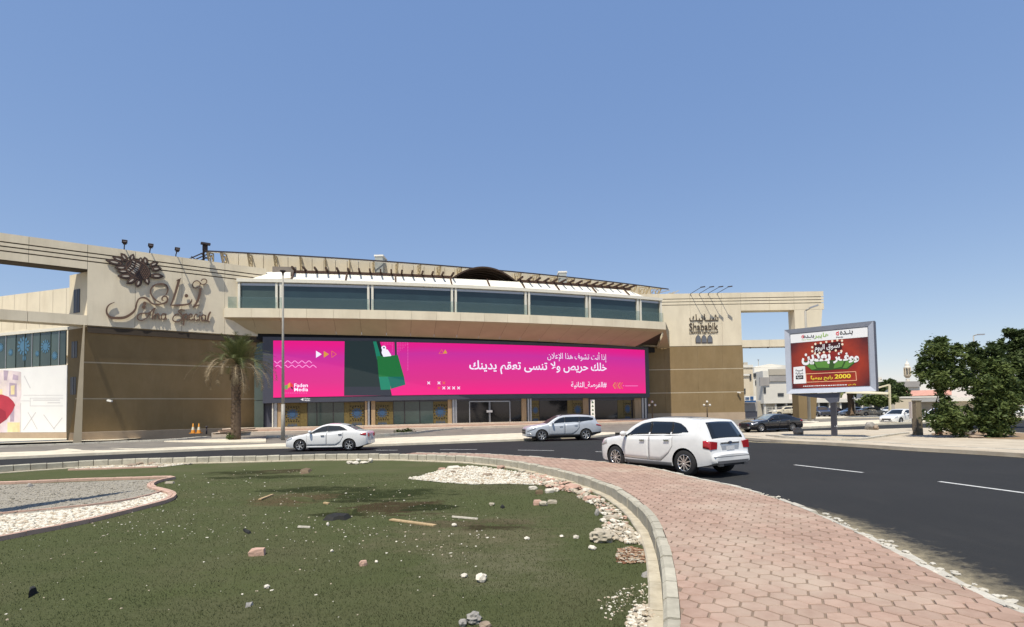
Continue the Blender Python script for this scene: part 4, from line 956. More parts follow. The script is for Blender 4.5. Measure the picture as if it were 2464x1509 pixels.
sgl('letter', [([(1702, 775), (1682, 880), (1655, 970), (1615, 1045), (1572, 1092)], [46, 42, 38, 34, 14]), ([(1570, 1092), (1630, 1068), (1682, 1052)], [14, 26, 18]),
               ([(1580, 765), (1566, 715), (1600, 665), (1652, 655), (1692, 690), (1682, 740), (1632, 772), (1580, 765)], 17), ([(1692, 690), (1722, 712), (1772, 705), (1802, 670), (1785, 632), (1735, 628), (1706, 660)], 17)])
for (x, y, r) in ((1465, 902, 30), (775, 1026, 30), (760, 1088, 32)):
    mb = MB(); a = [onL(x + r * cos(2 * pi * k / 14), y + r * sin(2 * pi * k / 14), .12) for k in range(14)]; b = [onL(x + r * cos(2 * pi * k / 14), y + r * sin(2 * pi * k / 14), .26) for k in range(14)]; mb.hexa(a, b); mb.build('dot', M_sgnbrown, sg)
w_ = 21
for st in ([([(662, 1292), (652, 1245), (692, 1202), (760, 1190), (830, 1190), (872, 1168), (910, 1130), (955, 1102)], w_), ([(945, 1108), (920, 1170), (908, 1230), (905, 1295)], [14, 26, 26, 20]), ([(662, 1292), (720, 1312), (790, 1280), (840, 1230), (880, 1170)], 17)],
           [([(950, 1200), (948, 1292)], w_), ([(950, 1240), (978, 1202), (1006, 1206), (1014, 1240), (1012, 1294)], w_)],
           [([(1120, 1205), (1078, 1200), (1052, 1232), (1052, 1275), (1080, 1292), (1112, 1268), (1126, 1215)], w_), ([(1128, 1196), (1122, 1250), (1134, 1294)], w_)],
           [([(1440, 1140), (1370, 1132), (1335, 1160), (1372, 1195), (1402, 1250), (1372, 1308), (1300, 1330), (1244, 1308), (1246, 1258), (1290, 1212), (1342, 1206)], w_)],
           [([(1424, 1200), (1420, 1300), (1416, 1392)], [20, 26, 22]), ([(1428, 1225), (1462, 1202), (1488, 1238), (1470, 1284), (1428, 1284)], w_)],
           [([(1512, 1258), (1556, 1244), (1556, 1212), (1524, 1208), (1508, 1250), (1520, 1295), (1552, 1302), (1580, 1280)], w_)],
           [([(1650, 1218), (1620, 1208), (1594, 1248), (1604, 1296), (1636, 1306), (1664, 1286)], w_)],
           [([(1688, 1218), (1682, 1270), (1690, 1314)], w_), ([(1690, 1168), (1694, 1184)], 24)],
           [([(1776, 1228), (1738, 1218), (1712, 1256), (1716, 1302), (1744, 1316), (1774, 1286), (1784, 1232)], w_), ([(1786, 1220), (1780, 1280), (1796, 1322)], w_)],
           [([(1866, 1164), (1836, 1220), (1820, 1290), (1830, 1330), (1858, 1326)], [24, 34, 30, 22, 14])]): sgl('letter', st, .12, .24)
# flower emblem: dark cut-metal petals with pale inlays
em = thing('flower_emblem', 'dark cut metal flower emblem on the left wing above the bronze script', 'emblem', LW.hit(322, 650, .2))
def leaf(tip, root, w, pale=True):
    tx, ty = tip; rx, ry = root; dx, dy = rx - tx, ry - ty; L = hypot(dx, dy); ux, uy = dx / L, dy / L; nx, ny = -uy, ux
    def outl(s0, k): return [(tx + dx * (s0 + (1 - 2 * s0) * t) + nx * w * k * f, ty + dy * (s0 + (1 - 2 * s0) * t) + ny * w * k * f) for t, f in ((0, 0), (.15, .45), (.35, .9), (.6, 1), (.85, .75), (1, .35), (1, -.35), (.85, -.75), (.6, -1), (.35, -.9), (.15, -.45))]
    q = outl(0, 1); mb = MB(); mb.hexa([onL(a, b, .10) for a, b in q], [onL(a, b, .20) for a, b in q]); p = mb.build('petal', M_sgndark, em)
    q1 = outl(.10, .74); mb = MB(); mb.hexa([onL(a, b, .20) for a, b in q1], [onL(a, b, .215) for a, b in q1]); mb.build('inlay', M_sgnbrown, p)
    q1 = outl(.17, .56); mb = MB(); mb.hexa([onL(a, b, .215) for a, b in q1], [onL(a, b, .225) for a, b in q1]); mb.build('inlay', M_sgndark, p)
    if pale: q2 = outl(.28, .26); mb = MB(); mb.hexa([onL(a, b, .225) for a, b in q2], [onL(a, b, .235) for a, b in q2]); mb.build('inlay', M_sgnpale, p)
for tip, root, w in (((120, 312), (420, 380), 52), ((232, 258), (440, 330), 42), ((375, 192), (490, 330), 48), ((592, 205), (545, 330), 48), ((270, 435), (500, 440), 45), ((305, 495), (530, 500), 40), ((318, 575), (600, 580), 52),
                     ((468, 705), (640, 600), 55), ((642, 768), (700, 620), 58), ((840, 725), (790, 590), 50), ((770, 255), (800, 390), 52), ((1010, 348), (850, 410), 46), ((1060, 450), (880, 460), 50), ((1100, 580), (860, 572), 48), ((715, 262), (700, 360), 40)): leaf(tip, root, w)
mb = MB(); cx, cy = 660, 470; q = [(cx + 235 * cos(t) * cos(.55) - 150 * sin(t) * sin(.55), cy + 235 * cos(t) * sin(.55) + 150 * sin(t) * cos(.55)) for t in [2 * pi * k / 28 for k in range(28)]]
mb.hexa([onL(a, b, .10) for a, b in q], [onL(a, b, .22) for a, b in q]); body = mb.build('seed_body', M_sgndark, em)
mb = MB(); q = [(cx + (a - cx) * .9, cy + (b - cy) * .9) for a, b in q]; L_ = q + [q[0]]; stroke(mb, L_, 10, onL, .22, .235, 1)
def rot2(a, b): return (cx + a * cos(.55) - b * sin(.55), cy + a * sin(.55) + b * cos(.55))
for a0 in (-150, -60, 20): stroke(mb, [rot2(a0 - 18 * abs(t) / 60, t * 1.7) for t in (-66, -40, 0, 40, 66)], 12, onL, .22, .235, 3)
mb.build('inlay', M_sgnbrown, body)
mb = MB()
for a0, n_, s_ in ((-105, 5, 13), (-20, 6, 17)):
    for k in range(n_):
        t = -80 + 160 * k / (n_ - 1); q = [rot2(a0 - 20 * abs(t) / 80 + s_ * 2.1 * cos(2 * pi * j / 8), t + s_ * .62 * sin(2 * pi * j / 8)) for j in range(8)]; mb.hexa([onL(a, b, .22) for a, b in q], [onL(a, b, .24) for a, b in q])
mb.build('inlay', M_sgnpale, body)
mb = MB()
for i in range(5):
    for k in range(-3 + i // 2, 4 - i // 2):
        q = [rot2(70 + i * 30 + 13 * c, k * 32 + (16 if i % 2 else 0) + 14 * s_) for c, s_ in ((-1, 0), (0, -1), (1, 0), (0, 1))]; mb.hexa([onL(a, b, .22) for a, b in q], [onL(a, b, .235) for a, b in q])
mb.build('inlay', M_sgnbrown, body)

# --- restaurant sign on the right wing
M_sgn2 = mat('sign_brown', (.085, .062, .042), .6, .1, 3)
rs = thing('wall_sign', 'brown raised Shababik Lebanese Restaurant letters with three small arches on right wing', 'sign', RW.hit(1693, 790, .1))
rb = lambda x, y: RW.px(x, y)
def onR(u, z, o): return RW.at(u, z, .05 + o)
a, b = rb(1659, 777), rb(1728, 755.5); mb = place_text(MB(), 'شبـابيك', (a[0], a[1], b[0], b[1]), onR, .0, .045, True); mb.build('arabic_lettering', M_sgn2, rs)
a, b = rb(1658.5, 795.5), rb(1727, 776.5); mb = place_text(MB(), 'Shababik', (a[0], a[1], b[0], b[1]), onR, .006, .045); mb.build('lettering', M_sgn2, rs)
for w_s, xa_, xb_ in (('LEBANESE', 1658.5, 1687), ('RESTAURANT', 1690, 1728)): a, b = rb(xa_, 803), rb(xb_, 797.5); mb = place_text(MB(), w_s, (a[0], a[1], b[0], b[1]), onR, .0, .03); mb.build('small_lettering', M_sgn2, rs)
M_arch = mat('arch_blue_grey', (.13, .14, .16), .5, .1, 2)
for x in (1680, 1694, 1708):
    u, z0 = rb(x, 824.5); h = rb(x, 806)[1] - z0; w = .30
    q = [(u - w, z0), (u + w, z0), (u + w, z0 + h * .5), (u + w * .75, z0 + h * .75), (u, z0 + h), (u - w * .75, z0 + h * .75), (u - w, z0 + h * .5)]
    RW.slab(MB(), q, .005, .10).build('arch', M_arch, rs)
    q2 = [(u + (a_ - u) * 1.18, z0 - .06 + (b_ - z0) * 1.10) for a_, b_ in q]; RW.slab(MB(), q2, .004, .06).build('arch_rim', M_sgn2, rs)

# --- giant led screen: a lit sheet on the curved surround, its pictures lit too
lsc = thing('led_screen', 'very wide curved pink LED screen with white Arabic lettering under the terrace', 'screen', led(.5, 0))
def pink_material():
    m, nt, b = nodes('screen_pink'); g = N(nt, 'ShaderNodeAttribute'); g.attribute_name = 'tv'
    r = N(nt, 'ShaderNodeValToRGB'); e = r.color_ramp.elements; e[0].position = 0; e[0].color = rgb(*srgb(255, 38, 138)); e[1].position = 1; e[1].color = rgb(*srgb(236, 22, 138))
    for p_, c_ in ((.3, srgb(226, 52, 142)), (.55, srgb(222, 48, 150)), (.78, srgb(204, 48, 160)), (.9, srgb(226, 30, 145))): q = e.new(p_); q.color = rgb(*c_)
    nz = noise(nt, .05, 3, .5); nt.links.new(math_(nt, 'ADD', g.outputs['Fac'], math_(nt, 'MULTIPLY_ADD', nz, .2)), r.inputs[0]); [x for x in nt.nodes if x.type == 'MATH' and x.operation == 'MULTIPLY_ADD'][-1].inputs[2].default_value = -.1
    b.inputs['Base Color'].default_value = rgb(.05, .004, .02); b.inputs['Roughness'].default_value = .55; b.inputs['Specular IOR Level'].default_value = .2
    nt.links.new(r.outputs[0], b.inputs['Emission Color']); b.inputs['Emission Strength'].default_value = .74; return m
EM = .66
M_pink = pink_material(); M_scw = glow('screen_white', (.88, .84, 1.0), .75); M_scdk = glow('screen_dark_green', srgb(26, 42, 44), .7); M_scg1 = glow('screen_green', srgb(22, 112, 52), EM); M_scg2 = glow('screen_teal', srgb(16, 128, 100), EM)
M_scg3 = glow('screen_deep_teal', srgb(8, 104, 92), EM); M_scy = glow('screen_amber', srgb(226, 160, 60), EM); M_sco = glow('screen_orange', srgb(240, 110, 80), EM); M_scl = glow('screen_light_pink', srgb(250, 150, 220), EM); M_scr = glow('screen_red', srgb(225, 50, 50), EM); M_scgl = glow('screen_leaf', srgb(110, 160, 90), EM); M_scdots = glow('screen_dots', srgb(240, 110, 190), EM); M_scblk = glow('screen_black', srgb(18, 22, 30), EM); M_screar = glow('screen_dark_lower', srgb(44, 48, 60), .7)
n = 60; mb = MB(); mb.grid([[led(i / n, t, 0) for i in range(n + 1)] for t in [j / 10 for j in range(11)]]); me = mb.mesh('display', M_pink)
at = me.attributes.new('tv', 'FLOAT', 'POINT'); at.data.foreach_set('value', [j / 10 for j in range(11) for i in range(n + 1)]); link(me, 'display', lsc)
mb = MB(); mb.grid([[led(i / n, -.003, -.08) for i in range(n + 1)], [led(i / n, -.003, 0) for i in range(n + 1)]]); mb.grid([[led(i / n, 1.003, 0) for i in range(n + 1)], [led(i / n, 1.003, -.08) for i in range(n + 1)]]); mb.build('display_rim', M_black, lsc)
def st(x, y):                                # pixel -> (s, t) on the screen
    k = FAC.k_of(x, y, FO); s = (k - kL) / (kR - kL); z = FAC.z_of(x, y, FO); return s, (z - ZB(s)) / (ZT(s) - ZB(s))
ZA = lambda x, y: (611.9 + x * .16636, 815.9 + y * .16636)
ZC = lambda x, y: (1059 + x * .3432, 611.9 + y * .3432)
def lp(pts, o, Z=ZA):
    return [led(*st(*Z(x, y)), o) for x, y in pts]
def art(name, polys, m, o=.012, Z=ZA):
    mb = MB()
    for P in polys:
        # long edges follow the curve of the screen
        mb.sheet(lp(P, o, Z))
    return mb.build(name, m, lsc)
def strips(P0, P1, n, o, m, name, Z=ZA):     # quad cut into narrow strips so that it stays on the curved face
    rows = [[], []]
    for i in range(n + 1):
        t = i / n; rows[0].append(led(*st(*Z(P0[0][0] + (P0[1][0] - P0[0][0]) * t, P0[0][1] + (P0[1][1] - P0[0][1]) * t)), o)); rows[1].append(led(*st(*Z(P1[0][0] + (P1[1][0] - P1[0][0]) * t, P1[0][1] + (P1[1][1] - P1[0][1]) * t)), o))
    mb = MB(); mb.grid(rows); mb.build(name, m, lsc)
strips(((1298, 820), (1990, 815)), ((1306, 28), (1815, 28)), 8, .010, M_scdk, 'dark_panel')
strips(((1298, 822), (1985, 818)), ((1299, 690), (1940, 690)), 8, .014, M_screar, 'dark_panel')
strips(((1800, 545), (2165, 545)), ((1775, 250), (2075, 232)), 5, .022, M_scg1, 'bag_picture')
art('bag_picture', [[(1718, 36), (1765, 36), (1832, 258), (1775, 300)], ], M_scg2, .020)
art('bag_picture', [[(1800, 545), (1930, 545), (1965, 640), (1975, 730), (1830, 735)]], M_scg2, .024)
art('bag_picture', [[(1930, 545), (2165, 545), (2185, 660), (1980, 722), (1960, 640)]], M_scg3, .026)
art('bag_strap', [[(1765, 36), (1815, 36), (1850, 150), (1835, 258)]], M_scblk, .021); art('bag_strap', [[(2025, 36), (2058, 36), (2062, 240), (2035, 240)]], M_screar, .021)
art('bottle_picture', [[(1835, 120), (1860, 98), (1890, 98), (1905, 120), (1905, 150), (1930, 155), (1982, 238), (1978, 246), (1868, 258), (1840, 200), (1848, 160)]], M_scw, .030)
art('bottle_dot', [[(1875 + 13 * cos(a), 126 + 13 * sin(a)) for a in [k * pi / 5 for k in range(10)]]], M_scblk, .034)
art('arrow_mark', [[(893, 170), (975, 220), (893, 272)]], M_scw); art('arrow_mark', [[(1005, 172), (1080, 220), (1005, 270)]], M_scy)
def line(name, pts, w, m, o=.016, Z=ZA, closed=False):
    P = list(pts) + ([pts[0]] if closed else []); L, R = ribbon(P, w); mb = MB(); mb.grid([[led(*st(*Z(p.x, p.y)), o) for p in L], [led(*st(*Z(p.x, p.y)), o) for p in R]]); mb.build(name, m, lsc)
for a_, b_ in (((1120, 172), (1188, 220)), ((1188, 220), (1120, 268)), ((1120, 268), (1120, 172))): line('arrow_mark', [a_, b_], 9, M_sco)
def wave(x0, x1, y0): return [(x0 + (x1 - x0) * k / 44, y0 + 17 * sin((x0 + (x1 - x0) * k / 44) / 102 * 2 * pi + (0 if y0 < 350 else 2.6))) for k in range(45)]
line('wave_mark', wave(290, 832, 333), 11, M_scl); line('wave_mark', wave(308, 900, 394), 11, M_scl)
# advertiser's logo and name
for P, m in (([(440, 672), (488, 660), (480, 730), (440, 722)], M_scgl), ([(485, 652), (520, 625), (520, 690), (483, 715)], M_scy), ([(522, 628), (562, 660), (560, 700), (522, 686)], M_scr), ([(525, 688), (558, 702), (556, 735), (535, 715)], M_scblk)): art('logo_mark', [P], m)
def ledtext(name, s, x0, y0, x1, y1, m, bold, arabic, Z=ZA, o=.02):
    a = Z(x0, y1); b = Z(x1, y0)             # corners in the picture: lower left, upper right
    fn = lambda x, y, q: led(*st(a[0] + (b[0] - a[0]) * x, (a[1]) + (b[1] - a[1]) * y + 0), o + q * 4)
    # follow the slight tilt of the screen edge
    mb = MB(); sl = led; s0 = st(*a); s1 = st(*b)
    fn = lambda x, y, q: led(s0[0] + (s1[0] - s0[0]) * x, s0[1] + (s1[1] - s0[1]) * y, o + q * 4)
    place_text(mb, s, (0, 0, 1, 1), fn, bold, 0, arabic); mb.build(name, m, lsc)
ledtext('lettering', 'Faden', 578, 642, 775, 698, M_scw, .012, False); ledtext('lettering', 'Media', 578, 702, 778, 758, M_scw, .012, False)
mb = MB()
for k in range(13): x = 438 + k * 26; mb.sheet(lp([(x, 776), (x + 13, 776), (x + 13, 786), (x, 786)], .016))
mb.build('small_lettering', M_scdots, lsc, kind='stuff')
ledtext('arabic_lettering', 'إذا أنت تشوف هذا الإعلان', 752, 690, 1164, 748, M_scw, .0, True, ZC)
ledtext('arabic_lettering', 'خلك حريص ولا تنسى تعقم يدينك', 205, 762, 1166, 840, M_scw, .016, True, ZC)
ledtext('arabic_lettering', '#الفرصة_الثانية', 918, 895, 1166, 944, M_scw, .006, True, ZC)
for k in range(4): x = 1228 + k * 17; line('chevron_mark', [(x, 899), (x - 15, 920), (x, 943)], 6, M_sco if k % 2 else M_scy, Z=ZC)
line('rule_mark', [(1296, 923), (1340, 923), (1386, 923)], 3.5, M_scl, Z=ZC); line('rule_mark', [(1283, 922), (1288, 922)], 5, M_scl, Z=ZC)
art('triangle_mark', [[(20, 697), (50, 695), (36, 667)]], M_scy, .016, ZC)
for a_, b_ in (((-9, 697), (12, 668)), ((12, 668), (24, 697)), ((24, 697), (-9, 697))): line('triangle_mark', [a_, b_], 3, M_sco, Z=ZC)
ZB2 = lambda x, y: (509.9 + x * .34317, 580.5 + y * .34317)
for i, (x, y) in enumerate(((1520, 994), (1592, 994), (1626, 994), (1592, 1029), (1626, 1029), (1661, 1029), (1695, 1029), (1730, 1029))):
    m = M_sco if i in (2, 3) else M_scw; line('cross_mark', [(x - 9, y - 9), (x + 9, y + 9)], 5, m, Z=ZB2); line('cross_mark', [(x - 9, y + 9), (x + 9, y - 9)], 5, m, .02, Z=ZB2)
mb = MB()
for j in range(10):
    for i in range(17):
        x = 1185 + i * 11.5; y = 712 + j * 10.5
        if 1270 < x < 1300 or (j > 8 - abs(i - 9)) or (x < 1255 and y > 730 and x < 1262): continue
        mb.sheet(lp([(x - 2, y - 2), (x + 2, y - 2), (x + 2, y + 2), (x - 2, y + 2)], .018, ZB2))
for j in range(19): mb.sheet(lp([(1371, 712 + j * 10.5), (1376, 712 + j * 10.5), (1376, 717 + j * 10.5), (1371, 717 + j * 10.5)], .018, ZB2))
mb.build('dot_pattern', M_scdots, lsc, kind='stuff')
# owner's plate on the surround
pl_ = thing('small_plate', 'tiny white Faden Media mark on the dark screen border', 'logo plate', at_depth(735, 961, 52))
def bord(x, y, o): k = FAC.k_of(x, y, FO); return FAC.at(k, FAC.z_of(x, y, FO), FO - .03 + o)
M_plate = flat('plate_white', (.8, .8, .82), .6); mb = MB(); P = [(723, 961.5), (730, 957.5), (730, 965)]; mb.hexa([bord(x, y, .004) for x, y in P], [bord(x, y, .02) for x, y in P]); mb.build('logo_mark', M_plate, pl_)
for s_, y0, y1 in (('Faden', 957.5, 961), ('Media', 961.8, 965.3)): place_text(MB(), s_, (733, y1, 746, y0), lambda x, y, q: bord(x, y, .012 + q * 4), .02).build('lettering', M_plate, pl_)

# --- mural banner over the shop window at far left
ban = thing('mural_banner', 'white printed banner of pastel houses with a red umbrella at the far left', 'banner', SF.hit(80, 960, .05))
M_ban = mat('banner_white', (.74, .74, .73), .7, .03, .6); M_banp = mat('print_pastel', (.62, .53, .55), .7, .22, .5, dirt=((.80, .72, .52), .8, .6)); M_bany = mat('print_yellow', (.72, .60, .34), .7, .15, 1); M_banr = mat('print_red', (.42, .035, .06), .7, .12, 1); M_banr2 = flat('print_dark_red', (.28, .02, .04)); M_bang = flat('print_grey', (.55, .54, .55)); M_banv = mat('print_violet', (.40, .32, .40), .7, .2, 1)
ZS = lambda x, y: (x * .18709, 784.5 + y * .18709)
bt, bb = SF.px(156, 878.5)[1] - .02, SF.px(151, 1040.5)[1] + .03
SF.rect(MB(), -.1, 13.9, bb, bt, .0, .09).build('cloth', M_ban, ban)
def bp(name, P, m, o=.094): mb = MB(); mb.hexa([SF.hit(*ZS(x, y), o - .003) for x, y in P], [SF.hit(*ZS(x, y), o) for x, y in P]); mb.build(name, m, ban)
bp('house_print', [(-200, 575), (20, 566), (150, 575), (270, 590), (275, 880), (262, 960), (262, 1368), (-200, 1370)], M_banp)
bp('house_print', [(45, 570), (110, 575), (90, 700), (50, 700)], M_banv, .098); bp('house_print', [(170, 620), (235, 640), (235, 700), (160, 690)], M_banv, .098); bp('house_print', [(120, 730), (215, 740), (215, 910), (115, 905)], M_banv, .098)
bp('house_print', [(138, 770), (188, 760), (186, 880), (140, 885)], M_bany, .102); bp('house_print', [(95, 1240), (255, 1240), (255, 1366), (95, 1366)], M_bany, .098); bp('house_print', [(-20, 820), (30, 810), (30, 890), (-20, 890)], M_bany, .098)
bp('house_print', [(130, 1050), (185, 1040), (180, 1230), (130, 1230)], M_banv, .099)
bp('umbrella_print', [(-260, 1000), (-100, 890), (20, 880), (110, 910), (170, 970), (195, 1015), (160, 1100), (85, 1200), (0, 1260), (-260, 1200)], M_banr, .104); bp('umbrella_print', [(-60, 1020), (70, 1100), (85, 1200), (0, 1258), (-200, 1200)], M_banr2, .108)
for x0, y0, x1, y1 in ((385, 925, 815, 931), (385, 1025, 815, 1031), (385, 925, 391, 1031), (300, 888, 815, 893), (264, 960, 380, 966), (262, 990, 270, 1365), (425, 948, 770, 958), (610, 982, 775, 992)): bp('frame_print', [(x0, y0), (x1, y0), (x1, y1), (x0, y1)], M_bang, .098)
for (x0, y0, x1, y1) in ((300, 1340, 460, 1110), (360, 1110, 480, 1330), (560, 1140, 700, 1330), (690, 1320, 800, 1180), (310, 640, 390, 800)):
    L, R = ribbon([(x0, y0), (x1, y1)], 12); bp('lattice_print', [(L[0].x, L[0].y), (L[1].x, L[1].y), (R[1].x, R[1].y), (R[0].x, R[0].y)], M_bang, .097)

# --- sign lamps on the wall tops
def wall_lamp(pl, base, arm, h, label, grp, wide=.45, two=False):
    t = thing('sign_lamp', label, 'floodlight', base, 0, grp); b = Vector(base); e = b + pl.n * arm + Vector((0, 0, h))
    MB().tube([b - Vector((0, 0, .2)), b + Vector((0, 0, h * .7)), e], .045, 6).build('arm', M_bolt, t)
    mb = MB(); M = Matrix.Translation(e) @ Matrix(((pl.d.x, pl.n.x, 0, 0), (pl.d.y, pl.n.y, 0, 0), (0, 0, 1, 0), (0, 0, 0, 1))) @ Matrix.Rotation(radians(25), 4, 'X')
    mb.box((0, 0, 0), (wide, .34, .16), M=M); mb.box((0, 0, 0), (wide * 1.5, .42, .05), M=M @ Matrix.Translation((0, 0, .11))); mb.build('lamp_head', M_bolt, t)
for x, w in ((299, 'leftmost lamp on the left wing, above the emblem'), (361, 'second lamp along the top of the left wing'), (424, 'third lamp along the left wing, beside the roof ring')):
    u = LW.px(x, 600)[0]; wall_lamp(LW, LW.at(u, T0, -.25), 1.25, .34, 'small dark floodlight on a bracket, ' + w, 'floodlights on top of the left wing', .26)
u = LW.px(491, 617)[0]; t = thing('sign_lamp', 'taller dark floodlight on a post at the left end of the roof ring', 'floodlight', LW.at(u, T0, -.3))
b = LW.at(u, T0 - .2, -.3); MB().tube([b, b + Vector((0, 0, 1.35)), b + Vector((0, 0, 1.5)) + LW.n * 1.2], .09, 6).build('post', M_bolt, t); mb = MB(); mb.box(b + Vector((0, 0, 1.5)) + LW.n * 1.2, (.75, .4, .16), atan2(LW.d.y, LW.d.x)); mb.box(b + Vector((0, 0, 1.25)) + LW.n * .9, (.4, .3, .5), atan2(LW.d.y, LW.d.x)); mb.build('lamp_head', M_bolt, t)
for i, x in enumerate((1661, 1682, 1703.5, 1725)):
    u = RW.px(x + .5, 708)[0] ; nm = ('leftmost', 'second', 'third', 'rightmost')[i]
    t = thing('sign_lamp', 'long arm lamp over the restaurant sign, ' + nm + ' of four', 'floodlight', RW.at(u, RT0, -.1), 0, 'long arm lamps over the restaurant sign'); b = RW.at(u, RT0 - .25, .02); e = RW.at(u + .85, RT0 + .42, 1.6)
    MB().tube([b, RW.at(u, RT0 - .05, .05), e], .035, 6).build('arm', M_bolt, t); MB().bar(e - Vector((.1, 0, 0)), e + Vector((.42, -.25, .02)), .22, .10).build('lamp_head', M_bolt, t)
# small cameras on the walls
for (pl, x, y, lb) in ((LW, 263, 963.5, 'white wall camera near the foot of the left wing'), (RW, 1776, 944, 'white wall camera at the corner of the right wing')):
    b = pl.hit(x, y, 0 if pl is RW else -.55); t = thing('wall_camera', lb, 'camera', b); mb = MB(); mb.box(b + pl.n * .12, (.12, .24, .06)); mb.build('bracket', M_white_paint, t); MB().bar(b + pl.n * .1 + pl.d * -.12, b + pl.n * .4 + pl.d * .18 - Vector((0, 0, .08)), .16, .14).build('housing', M_white_paint, t)
# rooftop units showing over the drum
M_unit = mat('unit_grey', (.36, .38, .36), .6, .1, 2)
for x0, x1, y0, y1, lb in ((902, 921, 617, 655, 'grey boxed plant unit on the roof left of the brown vault'), (1345, 1363, 656, 691, 'grey boxed plant unit on the roof right of the brown vault')):
    d = RING.at(RING.k_of((x0 + x1) / 2, 650), 0, -3).y - 1.2; a = at_depth(x0, y1, d); b = at_depth(x1, y0, d); t = thing('rooftop_unit', lb, 'roof unit', (a + b) / 2, 0, 'plant units on the roof')
    mb = MB(); mb.box(((a.x + b.x) / 2, d + 1, (a.z + b.z) / 2), (b.x - a.x, 2, b.z - a.z)); mb.build('casing', M_unit, t); mb = MB(); mb.box(((a.x + b.x) / 2, d + 1, b.z + .1), (b.x - a.x + .15, 2.1, .2)); mb.build('lid', M_white_paint, t)
# ================================================================== CARS
def paint(name, c, coat=.55, metal=0.0, rough=.35):
    m, nt, b = nodes(name); b.inputs['Base Color'].default_value = rgb(*c); b.inputs['Roughness'].default_value = rough; b.inputs['Metallic'].default_value = metal; b.inputs['Coat Weight'].default_value = coat; b.inputs['Coat Roughness'].default_value = .03
    d = ramp(nt, noise(nt, 2.2, 5, .65), c, [x * .86 + .012 for x in c], .45, .8); nt.links.new(d, b.inputs['Base Color']); return m
P_white = paint('paint_white', (.70, .70, .685), .8, 0, .3); P_silver = paint('paint_silver', (.48, .505, .54), .15, .3, .38); P_black = paint('paint_black', (.010, .010, .013), 1, 0, .2); P_gold = paint('paint_champagne', (.44, .40, .33), 1, .3, .4); P_maroon = paint('paint_dark_red', (.05, .012, .015)); P_navy = paint('paint_navy', (.02, .025, .05)); P_sand = paint('paint_cream', (.62, .55, .40))
C_glass = flat('car_glass', (.010, .013, .017), .04, spec=.6); C_glassc = glassy('car_glass_clear', (.05, .06, .07), .45); C_tyre = mat('tyre_rubber', (.022, .022, .023), .85, .2, 8, .2, 60); C_rim = flat('alloy_rim', (.62, .62, .63), .22, metal=.9); C_rimdark = flat('rim_dark', (.02, .02, .02), .7)
C_dark = flat('trim_black', (.018, .018, .019), .6); C_well = flat('wheel_well', (.008, .008, .008), .9); C_red = mat('lamp_red', (.35, .012, .018), .12, .2, 30, spec=.6); C_lamp = mat('lamp_clear', (.58, .58, .58), .1, .25, 30, spec=.6, metal=.4); C_chrome = flat('chrome', (.66, .67, .68), .12, metal=1); C_plate = mat('number_plate', (.60, .60, .60), .6, .1, 20); C_seal = flat('door_gap', (.03, .03, .032), .8); C_int = flat('car_interior', (.06, .055, .05), .9); C_grey = flat('plastic_grey', (.10, .10, .105), .7); C_under = flat('underbody', (.012, .012, .012), .9)

def lerp_list(L, x):
    if x <= L[0][0]: return L[0][1]
    for i in range(len(L) - 1):
        if x <= L[i + 1][0]: t = (x - L[i][0]) / (L[i + 1][0] - L[i][0]); return L[i][1] + (L[i + 1][1] - L[i][1]) * t
    return L[-1][1]
def smooth_list(L, x):                       # monotone cubic through the profile points
    n = len(L)
    if x <= L[0][0]: return L[0][1]
    if x >= L[-1][0]: return L[-1][1]
    i = max(k for k in range(n - 1) if L[k][0] <= x); h = L[i + 1][0] - L[i][0]; d = lambda k: (L[k + 1][1] - L[k][1]) / (L[k + 1][0] - L[k][0])
    def sl(k):
        if k == 0: return d(0)
        if k == n - 1: return d(n - 2)
        a, b = d(k - 1), d(k); return 0 if a * b <= 0 else 2 * a * b / (a + b)
    t = (x - L[i][0]) / h; a, b = L[i][1], L[i + 1][1]; m0, m1 = sl(i) * h, sl(i + 1) * h
    return (2 * t ** 3 - 3 * t * t + 1) * a + (t ** 3 - 2 * t * t + t) * m0 + (3 * t * t - 2 * t ** 3) * b + (t ** 3 - t * t) * m1
